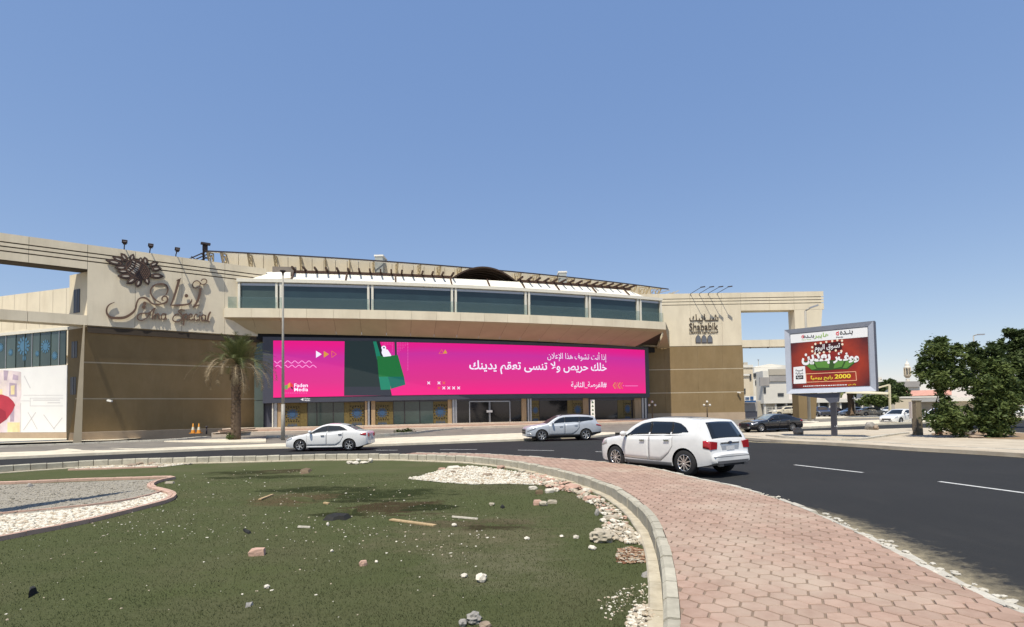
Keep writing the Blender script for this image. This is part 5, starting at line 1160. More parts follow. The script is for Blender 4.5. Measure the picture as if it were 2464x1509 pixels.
class Shell:
    def __init__(s, S): s.S = S
    def top(s, x): return smooth_list(s.S['top'], x)
    def bot(s, x): return lerp_list(s.S['bot'], x)
    def belt(s, x): return min(lerp_list(s.S['belt'], x), s.top(x) - s.S.get('rr', .07) - .012)
    def plan(s, x): return smooth_list(s.S['plan'], x) * s.S['W'] / 2
    def half(s, x, z):
        w = s.plan(x); zb = s.belt(x); b = s.bot(x); z1 = b + (zb - b) * .58
        if z <= zb:
            if z < z1: t = (z1 - z) / max(.05, z1 - b); return w * (1 - .055 * t ** 2.2)
            t = (z - z1) / max(.05, zb - z1); return w * (1 - .022 * t * t)
        tumble = s.S.get('tumble', .36); return w * .978 - (z - zb) * tumble - .02 * min(1, (z - zb) / .05)
    def section(s, x):
        b, t, zb = s.bot(x), s.top(x), s.belt(x); rr = s.S.get('rr', .07); ze = t - rr; P = [(0, b), (s.half(x, b) * .86, b)]
        for k in range(7): z = b + .02 + (zb - b - .02) * k / 6; P.append((s.half(x, z), z))
        for k in range(1, 5): z = zb + (ze - zb) * k / 4; P.append((s.half(x, z), z))
        we = s.half(x, ze); r2 = min(.11, we * .3)
        for a in (30, 60, 85): P.append((we - r2 * (1 - cos(radians(a))), ze + (rr - .025) * sin(radians(a))))
        y0 = P[-1][0]
        for f in (.75, .45, .0): P.append((y0 * f, t - .025 * f * f))
        return P
    def roofz(s, x, y):
        P = s.section(x)[-4:]; y = abs(y)
        for i in range(3):
            if P[i + 1][0] <= y <= P[i][0]: k = (P[i][0] - y) / max(1e-6, P[i][0] - P[i + 1][0]); return P[i][1] + (P[i + 1][1] - P[i][1]) * k
        return P[0][1]
    def topw(s, x): return s.section(x)[-4][0]
def car_patch(sh, xs, zlo, zhi, side, off, th=.012, rows=4):    # panel lying on the flank
    F = []; 
    for j in range(rows + 1):
        r = []
        for i, x in enumerate(xs): z = zlo[i] + (zhi[i] - zlo[i]) * j / rows; r.append(Vector((x, side * (sh.half(x, z) + off), z)))
        F.append(r)
    return F
def emit_patch(mb, F, inward, mi=0, flip=False):
    B = [[p + inward for p in r] for r in F]; n, m = len(F), len(F[0]); base = len(mb.v); mb.v += [tuple(p) for r in F for p in r] + [tuple(p) for r in B for p in r]; o = n * m
    for i in range(n - 1):
        for j in range(m - 1):
            q = (base + i * m + j, base + i * m + j + 1, base + (i + 1) * m + j + 1, base + (i + 1) * m + j); mb.f.append(q[::-1] if flip else q); mb.m.append(mi); mb.sm.append(True)
    ring = [(0, j) for j in range(m)] + [(i, m - 1) for i in range(1, n)] + [(n - 1, j) for j in range(m - 2, -1, -1)] + [(i, 0) for i in range(n - 2, 0, -1)]
    for k in range(len(ring)):
        a, b = ring[k], ring[(k + 1) % len(ring)]; q = (base + a[0] * m + a[1], base + b[0] * m + b[1], base + o + b[0] * m + b[1], base + o + a[0] * m + a[1]); mb.f.append(q if flip else q[::-1]); mb.m.append(mi); mb.sm.append(False)
def flank(sh, poly_x, lo, hi, side, off, n=10, rows=4, th=.02):
    xs = [poly_x[0] + (poly_x[1] - poly_x[0]) * i / n for i in range(n + 1)]; mb = MB()
    emit_patch(mb, car_patch(sh, xs, [lerp_list(lo, x) if isinstance(lo, list) else lo(x) for x in xs], [lerp_list(hi, x) if isinstance(hi, list) else hi(x) for x in xs], side, off, rows=rows), Vector((0, -side * th, 0)), flip=side > 0); return mb
def toppatch(sh, x0, x1, k0, k1, off, n=8, rows=6):
    F = []
    for i in range(n + 1):
        x = x0 + (x1 - x0) * i / n; w = sh.topw(x) * (k0 + (k1 - k0) * i / n); F.append([Vector((x, y, sh.roofz(x, y) + off)) for y in [-w + 2 * w * j / rows for j in range(rows + 1)]])
    mb = MB(); emit_patch(mb, F, Vector((0, 0, -.02))); return mb
def pick_face(mb, x, poly, out, th=.02):     # flat panel on the nose (out=-1) or the tail (out=1)
    a = [Vector((x, y, z)) for y, z in poly]; b = [p + Vector((out * th, 0, 0)) for p in a]; mb.hexa(a, b); return mb
def make_wheel(r, w, spokes, name_parent, loc, side, style=0):
    mb = MB(); y0, y1 = -w / 2, w / 2; ri = r * (.68 if style else .64)
    mb.lathe((0, 0, 0), [(ri, y0), (r * .93, y0), (r * .985, y0 + .03), (r, y0 + .06), (r, y1 - .06), (r * .985, y1 - .03), (r * .93, y1), (ri, y1)], 28, 0, 'Y')
    wh = mb.build('wheel', C_tyre, name_parent, local=True); wh.location = loc
    mb = MB(); o = side * (w / 2 - .015)
    mb.lathe((0, 0, 0), [(ri * 1.0, o - .0), (ri * .99, o + side * .012), (ri * .93, o + side * .012), (ri * .90, o - side * .05), (ri * .90, o - side * .10)] if side > 0 else [(ri * .90, o + .10), (ri * .90, o + .05), (ri * .93, o - .012), (ri * .99, o - .012), (ri, o)], 28, 0, 'Y')
    for k in range(spokes):
        a = 2 * pi * k / spokes + .3
        for da in ((-.11, .11) if style == 2 else (0,)):
            c, s_ = cos(a + da), sin(a + da); p = Vector((c * r * .06, o - side * .02, s_ * r * .06)); q = Vector((cos(a + da * 1.9) * ri * .93, o - side * .012, sin(a + da * 1.9) * ri * .93)); mb.bar(p, q, .035 if style == 2 else r * (.17 if spokes < 8 else .085), r * (.10 if style == 2 else .20), up=Vector((0, 1, 0)))
    mb.lathe((0, 0, 0), [(.001, o + side * .012), (r * .13, o + side * .008), (r * .16, o - side * .03)] if side < 0 else [(r * .16, o - .03), (r * .13, o + .008), (.001, o + .012)], 14, 0, 'Y')
    rm = mb.build('rim', C_rim, wh, local=True)
    mb = MB(); q = [Vector((ri * .9 * cos(2 * pi * k / 20), o - side * .09, ri * .9 * sin(2 * pi * k / 20))) for k in range(20)]; mb.hexa(q, [p - Vector((0, side * .02, 0)) for p in q]); mb.build('brake_shield', C_rimdark, wh, local=True)
    return wh
def make_car(name, label, cat, S, pm, loc, rz, group=None, detail=True):
    t = thing(name, label, cat, loc, rz, group); sh = Shell(S); L = S['L']; R = S['R']
    xs = sorted(set([round(L * i / 60, 4) for i in range(61)] + [round(x, 4) for x, z in S['top'] if 0 <= x <= L] + [.02, .05, .1, L - .1, L - .05, L - .02]))
    mb = MB(); secs = [sh.section(x) for x in xs]; n = len(secs[0]); ring = lambda x, P: [Vector((x, -y, z)) for y, z in P] + [Vector((x, y, z)) for y, z in P[-2:0:-1]]
    rs_ = [ring(x, P) for x, P in zip(xs, secs)]; m = len(rs_[0])
    for r in rs_: mb.v += [tuple(p) for p in r]
    for i in range(len(rs_) - 1):
        for j in range(m): mb.f.append((i * m + j, i * m + (j + 1) % m, (i + 1) * m + (j + 1) % m, (i + 1) * m + j)); mb.m.append(0); mb.sm.append(True)
    mb.f += [tuple(range(m))[::-1], tuple((len(rs_) - 1) * m + j for j in range(m))]; mb.m += [0, 0]; mb.sm += [False, False]
    me = mb.mesh('body', [pm, C_well]); bm = bmesh.new(); bm.from_mesh(me); bmesh.ops.recalc_face_normals(bm, faces=bm.faces[:]); bm.to_mesh(me); bm.free()
    body = bpy.data.objects.new('body', me); COL.objects.link(body)
    cut = MB(); W = S['W']
    for ax in S['axles']:
        for sd in (-1, 1):
            nn = 28; ra = R + S.get('gap', .055); a = [Vector((ax + ra * cos(2 * pi * k / nn), sd * (W / 2 + .2), R + .0 + ra * sin(2 * pi * k / nn))) for k in range(nn)]; b = [p - Vector((0, sd * .52, 0)) for p in a]; cut.hexa(a, b, 1)
    cme = cut.mesh('cut', [C_well, C_well]); bm = bmesh.new(); bm.from_mesh(cme); bmesh.ops.recalc_face_normals(bm, faces=bm.faces[:]); bm.to_mesh(cme); bm.free()
    co_ = bpy.data.objects.new('cut', cme); COL.objects.link(co_); md = body.modifiers.new('b', 'BOOLEAN'); md.object = co_; md.operation = 'DIFFERENCE'; md.solver = 'EXACT'
    dg = bpy.context.evaluated_depsgraph_get(); me2 = bpy.data.meshes.new_from_object(body.evaluated_get(dg)); body.modifiers.clear(); body.data = me2; bpy.data.objects.remove(co_); me2.name = 'body'
    me2.set_sharp_from_angle(angle=radians(38)); body.parent = t
    for k, ax in enumerate(S['axles']):
        for sd in (-1, 1): make_wheel(R, S.get('tw', .23), S['spokes'], t, (ax, sd * (W / 2 - S.get('tw', .23) / 2 - .025), R), sd, S.get('style', 0))
    rows = [sh.bot(S['axles'][0] + .5) , ]
    mb = MB(); mb.box((L / 2, 0, sh.bot(L / 2) - .03), (S['axles'][1] - S['axles'][0] - .9, W * .8, .08)); mb.build('underbody', C_under, t, local=True)
    gl = S.get('glass', C_glass)
    for sd in (-1, 1):
        for (x0, x1, lo, hi) in S['doors']:
            ins = lambda L_, d: [(x, z + d) for x, z in L_]
            g = flank(sh, (x0, x1), lo, hi, sd, .002, 12, 6, .02).build('door', C_seal, t, local=True)
            flank(sh, (x0 + .009, x1 - .009), ins(lo, .010), ins(hi, 0), sd, .006, 12, 6, .02).build('door_skin', pm, g, local=True)
        LO = [p for w in S['windows'] for p in w[2]]; HI = [p for w in S['windows'] for p in w[3]]
        flank(sh, (LO[0][0] - .035, LO[-1][0] + .03), [(x, z - .022) for x, z in LO], [(x, z + .016) for x, z in HI], sd, .0015, 26, 5, .012).build('window_surround', C_dark, t, local=True)
        for i_, (x0, x1, lo, hi) in enumerate(S['windows']): flank(sh, (x0, x1), lo, hi, sd, .004, 14, 4, .015).build('window', gl, t, local=True)
        for (x, z, w_) in S['handles']:
            y = sh.half(x, z); MB().bar((x - w_ / 2, sd * (y + .035), z), (x + w_ / 2, sd * (y + .035), z + .005), .03, .035).bar((x - w_ / 2, sd * (y + .01), z), (x - w_ / 2 + .03, sd * (y + .035), z), .03, .03).build('door_handle', S.get('handle_m', C_chrome), t, local=True)
        mx, mz = S['mirror']; y = sh.half(mx, mz); mb = MB(); mb.bar((mx - .02, sd * (y - .05), mz - .05), (mx - .02, sd * (y + .10), mz), .06, .05); mb.build('mirror_arm', C_dark, t, local=True)
        mb = MB(); c = Vector((mx - .03, sd * (y + .17), mz + .05)); vs, fs = ICO[1]; mb.add([c + Vector((p.x * .08, p.y * .13, p.z * .09)) for p in vs], fs, 0, True); mb.build('mirror', pm, t, local=True)
        for (x0, x1, lo, hi, m, nm) in S.get('flank', []): flank(sh, (x0, x1), lo, hi, sd, .012, 10, 3, .03).build(nm, m, t, local=True)
    for (x0, x1, k0, k1, m, nm, off) in S['tops']: toppatch(sh, x0, x1, k0, k1, off).build(nm, m, t, local=True)
    for (x, poly, out, m, nm, th) in S['faces']:
        for q in ([poly] if min(p[0] for p in poly) < 0 else [poly, [(-y, z) for y, z in poly][::-1]]): pick_face(MB(), x, q, out, th).build(nm, m, t, local=True)
    if S.get('rails'):
        for sd in (-1, 1):
            P = [Vector((x, sd * (sh.topw(x) - .03), sh.roofz(x, sh.topw(x) - .03) + d)) for x, d in S['rails']]; MB().tube(P, .022, 6).build('roof_rail', C_dark, t, local=True)
    return t
M_inside = C_int
# --- white crossover seen from behind
SUV = dict(L=4.72, W=1.93, R=.385, tw=.25, axles=(.93, 3.76), spokes=10, style=0, rr=.075, tumble=.40, gap=.05,
  top=[(0, .80), (.05, .90), (.2, 1.0), (.6, 1.07), (1.05, 1.13), (1.25, 1.19), (1.7, 1.50), (2.05, 1.64), (2.6, 1.71), (3.3, 1.70), (3.9, 1.66), (4.18, 1.63), (4.25, 1.58), (4.38, 1.40), (4.50, 1.20), (4.545, 1.11), (4.575, 1.06), (4.60, .96), (4.625, .80), (4.635, .73), (4.66, .70), (4.72, .66)],
  bot=[(0, .32), (.3, .25), (.5, .24), (4.1, .26), (4.5, .34), (4.72, .42)], belt=[(0, .78), (1.0, 1.06), (1.4, 1.10), (3.0, 1.14), (4.2, 1.20), (4.5, 1.12), (4.72, .95)],
  plan=[(0, .70), (.08, .80), (.25, .91), (.6, .975), (1.2, 1.0), (3.6, 1.0), (4.2, .965), (4.5, .91), (4.66, .85), (4.72, .78)],
  doors=[(1.35, 2.42, [(1.35, .42), (2.42, .40)], [(1.35, 1.07), (2.42, 1.115)]), (2.43, 3.36, [(2.43, .40), (2.9, .40), (3.2, .62), (3.36, .85)], [(2.43, 1.115), (3.36, 1.14)])],
  windows=[(1.50, 2.40, [(1.50, 1.13), (2.40, 1.15)], [(1.50, 1.14), (1.75, 1.34), (2.05, 1.49), (2.40, 1.555)]), (2.46, 3.26, [(2.46, 1.15), (3.26, 1.175)], [(2.46, 1.56), (3.26, 1.55)]), (3.31, 3.93, [(3.31, 1.18), (3.93, 1.215)], [(3.31, 1.545), (3.55, 1.51), (3.80, 1.38), (3.93, 1.225)])],
  handles=[(2.18, .99, .20), (3.16, 1.02, .20)], mirror=(1.50, 1.13),
  tops=[(1.28, 2.0, .93, .86, C_glass, 'windscreen', .006), (4.27, 4.545, .90, .93, C_glass, 'rear_window', .010), (2.1, 3.6, .62, .62, C_grey, 'sunroof', .005)],
  flank=[(1.38, 3.30, [(1.38, .255), (3.30, .265)], [(1.38, .37), (3.30, .375)], C_grey, 'sill'), (4.40, 4.615, [(4.40, .84), (4.615, .80)], [(4.40, 1.04), (4.50, 1.05), (4.615, 1.0)], C_red, 'tail_light'), (.10, .52, [(.10, .74), (.52, .84)], [(.10, .84), (.52, .96)], C_lamp, 'headlight')],
  faces=[(4.575, [(.60, .81), (.862, .80), (.845, 1.03), (.57, 1.00)], 1, C_red, 'tail_light', .06), (4.61, [(-.36, .74), (.36, .74), (.40, .90), (-.40, .90)], 1, P_silver, 'plate_recess', .02), (4.63, [(-.17, .765), (.17, .765), (.17, .87), (-.17, .87)], 1, C_plate, 'number_plate', .012),
         (4.59, [(-.42, .945), (.42, .945), (.42, .985), (-.42, .985)], 1, C_chrome, 'chrome_bar', .035), (4.66, [(-.66, .40), (.66, .40), (.70, .48), (-.70, .48)], 1, C_grey, 'bumper_lower', .07), (4.68, [(-.50, .34), (.50, .34), (.60, .40), (-.60, .40)], 1, C_dark, 'bumper_lower', .03), (4.66, [(.46, .33), (.62, .33), (.64, .39), (.46, .39)], 1, C_chrome, 'exhaust', .08),
         (4.66, [(-.78, .585), (.78, .585), (.80, .60), (-.80, .60)], 1, C_grey, 'bumper_line', .063),
         (.0, [(-.50, .46), (.50, .46), (.55, .72), (-.55, .72)], -1, C_chrome, 'grille', .02)])
EL = [(.09 * cos(2 * pi * k / 14), .975 + .04 * sin(2 * pi * k / 14)) for k in range(14)]; SUV['faces'].append((4.625, EL, 1, C_dark, 'emblem', .012)); SUV['faces'].append((4.637, [(y * .8, .975 + (z - .975) * .72) for y, z in EL], 1, flat('emblem_blue', (.03, .045, .09), .4), 'emblem', .006)); SUV['faces'].append((4.60, [(.46, .80), (.51, .80), (.51, .85), (.46, .85)], 1, C_dark, 'badge', .01))
ra_, fa_ = at_z(1650, 1145, 0), at_z(1479, 1121.5, 0); dv = (fa_ - ra_); dv.z = 0; dv.normalize(); hz = radians(-57.5)   # car x runs from nose to tail
SC = 1.0
def place_from(px_rear, S, heading, sc=1.0, side=-1):       # the wheel nearest the camera stands at px
    g = at_z(*px_rear, 0); ax = S['axles'][1] * sc; yy = side * (S['W'] / 2 - .12) * sc
    return Vector((g.x - ax * cos(heading) + yy * sin(heading) * 1, g.y - ax * sin(heading) - yy * cos(heading), 0))
c1 = make_car('suv', 'white five door crossover seen from behind beside the pink pavement', 'car', SUV, P_white, place_from((1652, 1146), SUV, hz, SC), hz); c1.scale = (SC, SC, SC)
# --- white saloon driving left
SED = dict(L=4.50, W=1.775, R=.315, tw=.20, axles=(.88, 3.53), spokes=6, style=1, rr=.06, tumble=.42, glass=C_glassc,
  top=[(0, .58), (.05, .66), (.25, .76), (.7, .87), (1.15, .955), (1.35, 1.02), (1.7, 1.24), (2.05, 1.41), (2.4, 1.475), (2.8, 1.475), (3.2, 1.41), (3.55, 1.28), (3.85, 1.13), (4.0, 1.085), (4.3, 1.06), (4.42, 1.02), (4.47, .92), (4.5, .72)],
  bot=[(0, .24), (.3, .19), (.5, .18), (4.0, .20), (4.3, .28), (4.5, .36)], belt=[(0, .56), (.9, .84), (1.3, .92), (2.3, .955), (3.4, 1.04), (3.9, 1.04), (4.5, .88)],
  plan=[(0, .66), (.08, .78), (.3, .92), (.7, .98), (1.2, 1.0), (3.5, 1.0), (4.1, .95), (4.4, .86), (4.5, .74)],
  doors=[(1.26, 2.32, [(1.26, .30), (2.32, .29)], [(1.26, .90), (2.32, .945)]), (2.33, 3.22, [(2.33, .29), (2.8, .29), (3.05, .45), (3.22, .75)], [(2.33, .945), (3.22, 1.02)])],
  windows=[(1.46, 2.32, [(1.46, .965), (2.32, .985)], [(1.46, .975), (1.75, 1.15), (2.05, 1.29), (2.32, 1.345)]), (2.37, 2.98, [(2.37, .985), (2.98, 1.04)], [(2.37, 1.35), (2.98, 1.32)]), (3.00, 3.42, [(3.00, 1.045), (3.42, 1.09)], [(3.00, 1.31), (3.2, 1.24), (3.42, 1.10)])],
  handles=[(2.12, .83, .18), (3.06, .885, .18)], handle_m=C_dark, mirror=(1.50, .99),
  tops=[(1.25, 2.0, .93, .88, C_glassc, 'windscreen', .006), (3.32, 3.86, .86, .90, C_glassc, 'rear_window', .008)],
  flank=[(1.24, 3.15, [(1.24, .195), (3.15, .20)], [(1.24, .265), (3.15, .27)], P_white, 'sill'), (4.12, 4.42, [(4.12, .86), (4.42, .80)], [(4.12, .90), (4.42, .96)], C_red, 'tail_light'), (.10, .46, [(.10, .56), (.46, .70)], [(.10, .66), (.46, .78)], C_lamp, 'headlight')],
  faces=[(.0, [(-.42, .42), (.42, .42), (.40, .55), (-.40, .55)], -1, C_dark, 'grille', .02), (-.0, [(-.2, .30), (.2, .30), (.2, .39), (-.2, .39)], -1, C_plate, 'number_plate', .03), (4.49, [(.40, .74), (.64, .76), (.62, .93), (.40, .90)], 1, C_red, 'tail_light', .03), (4.49, [(-.2, .62), (.2, .62), (.2, .74), (-.2, .74)], 1, C_plate, 'number_plate', .03)])
wr, wf = at_z(841, 1084.5, 0), at_z(720, 1088.5, 0)
hs = atan2(wr.y - wf.y, wr.x - wf.x); hs = radians(-1.5)
c2 = make_car('saloon_car', 'white saloon driving left along the road before the pink screen', 'car', SED, P_white, place_from((841, 1084.8), SED, hs, 1.0), hs)
def cabin(t, S, seats, sc=1.0):
    mb = MB()
    for x in seats:
        for y in (-.38, .38):
            mb.box((x, y, .72), (.5, .48, .18)); mb.box((x + .28, y, .98), (.14, .46, .5)); mb.box((x + .32, y, 1.27), (.09, .22, .15))
    mb.box((seats[0] - .75, 0, .82), (.35, 1.2, .2)); mb.build('seats', C_int, t, local=True)
# --- silver seven seater driving left
TRV = dict(L=5.20, W=1.99, R=.385, tw=.25, axles=(1.04, 4.06), spokes=6, style=1, rr=.07, tumble=.36,
  top=[(0, .82), (.05, .92), (.3, 1.01), (.8, 1.09), (1.25, 1.15), (1.45, 1.20), (1.9, 1.48), (2.3, 1.66), (2.8, 1.735), (3.6, 1.74), (4.3, 1.70), (4.66, 1.65), (4.72, 1.58), (4.88, 1.30), (5.0, 1.14), (5.1, 1.06), (5.17, .95), (5.2, .78)],
  bot=[(0, .34), (.3, .26), (.5, .25), (4.6, .30), (4.9, .42), (5.2, .48)], belt=[(0, .80), (1.1, 1.04), (1.6, 1.10), (3.2, 1.14), (4.4, 1.26), (4.9, 1.12), (5.2, .92)],
  plan=[(0, .68), (.08, .80), (.3, .92), (.7, .975), (1.3, 1.0), (4.1, 1.0), (4.7, .96), (5.0, .89), (5.2, .78)],
  doors=[(1.52, 2.62, [(1.52, .40), (2.62, .40)], [(1.52, 1.08), (2.62, 1.11)]), (2.63, 3.62, [(2.63, .40), (3.1, .40), (3.4, .60), (3.62, .86)], [(2.63, 1.11), (3.62, 1.17)])],
  windows=[(1.78, 2.60, [(1.78, 1.15), (2.60, 1.165)], [(1.78, 1.16), (2.0, 1.34), (2.3, 1.50), (2.60, 1.57)]), (2.65, 3.60, [(2.65, 1.165), (3.60, 1.20)], [(2.65, 1.575), (3.60, 1.585)]), (3.63, 4.60, [(3.63, 1.205), (4.3, 1.30), (4.60, 1.40)], [(3.63, 1.585), (4.3, 1.56), (4.60, 1.49)])],
  handles=[(2.36, .98, .2), (3.38, 1.03, .2)], handle_m=P_silver, mirror=(1.80, 1.15), rails=[(2.3, .0), (2.5, .05), (3.4, .055), (4.2, .05), (4.45, .0)],
  tops=[(1.42, 2.25, .93, .86, mat('windscreen_brown_reflection', (.055, .045, .04), .45, .2, 2, spec=.1), 'windscreen', .006), (4.73, 4.97, .9, .92, C_glass, 'rear_window', .01)],  # brown of the windscreen is a reflection painted into its colour
  flank=[(1.44, 3.66, [(1.44, .265), (3.66, .29)], [(1.44, .42), (3.66, .43)], C_dark, 'sill'), (4.46, 5.12, [(4.46, .36), (5.12, .46)], [(4.46, .54), (5.12, .58)], C_dark, 'bumper_lower'), (.12, .62, [(.12, .30), (.62, .27)], [(.12, .36), (.62, .36)], C_dark, 'bumper_lower'), (4.80, 5.12, [(4.80, 1.0), (5.12, .94)], [(4.80, 1.09), (5.12, 1.03)], C_red, 'tail_light'), (.08, .62, [(.08, .66), (.62, .84)], [(.08, .84), (.62, 1.0)], C_lamp, 'headlight'), (.08, .36, [(.08, .46), (.36, .46)], [(.08, .54), (.36, .53)], C_lamp, 'fog_light')],
  faces=[(.0, [(-.62, .68), (.62, .68), (.60, .80), (-.60, .80)], -1, C_dark, 'grille', .02), (.0, [(-.60, .50), (.60, .50), (.60, .64), (-.60, .64)], -1, C_dark, 'grille', .02), (.0, [(-.62, .645), (.62, .645), (.62, .675), (-.62, .675)], -1, C_chrome, 'chrome_bar', .03), (5.19, [(.45, .9), (.72, .92), (.68, 1.0), (.45, .98)], 1, C_red, 'tail_light', .03)])
ht = radians(9)
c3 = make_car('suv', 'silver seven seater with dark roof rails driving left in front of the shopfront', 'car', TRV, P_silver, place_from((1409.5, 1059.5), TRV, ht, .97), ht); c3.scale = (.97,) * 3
# --- black saloon on the far carriageway
LEX = dict(L=5.09, W=1.875, R=.35, tw=.23, axles=(.93, 3.90), spokes=10, style=0, rr=.06, tumble=.44,
  top=[(0, .66), (.05, .76), (.3, .86), (.9, .955), (1.45, 1.02), (1.65, 1.07), (2.1, 1.31), (2.5, 1.44), (2.9, 1.475), (3.3, 1.465), (3.8, 1.36), (4.2, 1.21), (4.5, 1.12), (4.8, 1.10), (4.98, 1.06), (5.05, .95), (5.09, .74)],
  bot=[(0, .25), (.3, .2), (.5, .19), (4.5, .21), (4.8, .28), (5.09, .36)], belt=[(0, .64), (1.0, .92), (1.6, .985), (3.0, 1.0), (4.1, 1.06), (4.6, 1.06), (5.09, .90)],
  plan=[(0, .70), (.08, .82), (.3, .93), (.8, .985), (1.4, 1.0), (4.0, 1.0), (4.6, .95), (4.95, .87), (5.09, .76)],
  doors=[(1.55, 2.66, [(1.55, .32), (2.66, .31)], [(1.55, .965), (2.66, .98)]), (2.67, 3.62, [(2.67, .31), (3.1, .31), (3.4, .48), (3.62, .80)], [(2.67, .98), (3.62, 1.03)])],
  windows=[(1.86, 2.66, [(1.86, 1.01), (2.66, 1.02)], [(1.86, 1.02), (2.15, 1.19), (2.4, 1.30), (2.66, 1.35)]), (2.72, 3.80, [(2.72, 1.02), (3.80, 1.07)], [(2.72, 1.355), (3.3, 1.335), (3.60, 1.23), (3.80, 1.08)])],
  handles=[(2.46, .87, .2), (3.46, .91, .2)], mirror=(1.9, 1.03),
  tops=[(1.60, 2.45, .93, .88, mat('windscreen_sky', (.20, .24, .26), .08, .3, 1.5, spec=.6), 'windscreen', .006), (3.75, 4.3, .86, .9, C_glass, 'rear_window', .008)],
  flank=[(1.4, 3.5, [(1.4, .215), (3.5, .22)], [(1.4, .25), (3.5, .255)], C_chrome, 'sill_trim'), (.10, .62, [(.10, .60), (.62, .76)], [(.10, .70), (.62, .85)], C_lamp, 'headlight'), (4.7, 5.03, [(4.7, .86), (5.03, .82)], [(4.7, .96), (5.03, .96)], C_red, 'tail_light'), (1.88, 3.78, [(1.88, 1.36), (2.7, 1.36), (3.78, 1.36)], [(1.88, 1.362), (2.7, 1.362), (3.78, 1.362)], C_chrome, 'window_trim')][:3],
  faces=[(.0, [(-.34, .36), (.34, .36), (.42, .70), (-.42, .70)], -1, C_dark, 'grille', .02), (.0, [(.50, .34), (.72, .36), (.70, .42), (.50, .40)], -1, C_lamp, 'fog_light', .03)])
hl = radians(14)
c4 = make_car('saloon_car', 'long black saloon on the far road in front of the brown pylon wing', 'car', LEX, P_black, place_from((1906, 1038.5), LEX, hl, .97), hl); c4.scale = (.97,) * 3
cabin(c2, SED, (2.1, 3.1))
# --- white hatch-backed saloon coming towards the camera, right
SON = dict(SED); SON['glass'] = C_glass; SON['tops'] = [(a, b, c, d, C_glass, n_, o) for a, b, c, d, m_, n_, o in SED['tops']]; SON['faces'] = SED['faces'] + [(-.0, [(-.5, .30), (.5, .30), (.5, .36), (-.5, .36)], -1, C_dark, 'intake', .015)]
hn = radians(27)
g = at_z(2166, 1020, 0)
c5 = make_car('saloon_car', 'white saloon with black grille coming forward left of the wooden post', 'car', SON, P_white, Vector((0, 0, 0)), hn); c5.location = place_from((2166, 1020.5), dict(SON, axles=(0, .88)), hn, 1.06); c5.scale = (1.06,) * 3
def car_copy(src, label, px, heading, wz=0.0, sc=1.0, m=None, group=None):
    c = copy_tree(src); g = at_z(px[0], px[1], wz); c.location = g - Vector((cos(heading), sin(heading), 0)) * 2.3 * sc; c.rotation_euler = (0, 0, heading); c.scale = (sc,) * 3; c['label'] = label
    if group: c['group'] = group
    elif 'group' in c: del c['group']
    if m:
        for ch in c.children_recursive:
            if ch.data and any(s_ and s_.name.startswith('paint') for s_ in ch.data.materials):
                ch.data = ch.data.copy()
                for i in range(len(ch.data.materials)):
                    if ch.data.materials[i] and ch.data.materials[i].name.startswith('paint'): ch.data.materials[i] = m
    return c
PK = 'cars parked along the far wall'
car_copy(c5, 'white saloon half hidden between the wooden post and the bushy tree', (2262, 1013), radians(28), 0.0, 1.06)
car_copy(c2, 'white parked saloon behind the palm trunk under the carport', (2052, 1000), radians(4), .3, 1.0, None, PK)
car_copy(c2, 'champagne parked saloon nearest the carport post', (2098, 1001), radians(170), .25, 1.0, P_gold, PK)
car_copy(c5, 'white parked saloon just left of the one coming forward', (2140, 997), radians(12), .25, 1.0, None, PK)
car_copy(c2, 'dark red parked saloon seen right of the billboard post', (2012, 1000), radians(168), .3, 1.0, P_maroon, PK)
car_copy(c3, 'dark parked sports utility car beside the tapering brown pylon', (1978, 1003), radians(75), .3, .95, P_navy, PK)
car_copy(c2, 'white parked car at the right edge of the frame beyond the trees', (2462, 1003), radians(8), .1, 1.0)
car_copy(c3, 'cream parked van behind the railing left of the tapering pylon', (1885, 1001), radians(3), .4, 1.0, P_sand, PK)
# ================================================================== STREET FURNITURE, MEDIAN, PLANTS, FAR BUILDINGS
# --- median island with billboard, trees and boulders
M_median = mat('median_paving', (.47, .41, .32), .93, .16, .9, .35, 50, dirt=((.34, .27, .19), .8, .75)); M_bed = mat('median_earth', (.25, .17, .10), .95, .25, 1.2, .5, 25, dirt=((.36, .28, .19), 1.5, .6))
MF = [(x, y, .15) for x, y in [(1765, 1043), (1790, 1053), (1900, 1060), (1993, 1064.5), (2100, 1070.5), (2209, 1077.5), (2330, 1083.5), (2464, 1091), (2700, 1107)]]
MBK = [(x, y, .15) for x, y in [(1765, 1041.5), (1850, 1040.5), (1939, 1036.8), (2040, 1034.3), (2115, 1032.5), (2200, 1029.5), (2300, 1030), (2400, 1036), (2470, 1042), (2700, 1055)]]
slab('median', MF, MBK, M_median)
kerb_line('median_kerb', 'pale worn kerb on the road side of the billboard median', [(x, y + 1.6, .0) for x, y, z in MF], .22, .17, M_kerbc, 1.1)
kerb_line('median_inner_kerb', 'low broken stone edging of the bed under the billboard', [(1842, 1049, .15), (1900, 1055, .15), (1960, 1058, .15), (2030, 1060.5, .15), (2075, 1059, .15), (2125, 1052, .15), (2165, 1046, .15), (2196, 1043, .15)], .25, .10, M_kerbc, .9)
mb = MB(); P = [at_z(x, y, .156) for x, y in [(2245, 1048), (2330, 1053), (2400, 1056), (2470, 1058), (2600, 1064), (2600, 1052), (2470, 1043), (2400, 1037), (2300, 1036), (2240, 1043)]]; mb.sheet(P); struct(mb, 'planting_bed', M_bed)
mb = MB(); P = [at_z(x, y, .156) for x, y in [(1850, 1049), (1960, 1056), (2060, 1058), (2120, 1050), (2050, 1042), (1950, 1042), (1870, 1044)]]; mb.sheet(P); struct(mb, 'gravel_bed', mat('pale_gravel', (.42, .36, .27), .95, .25, 9, .6, 40))
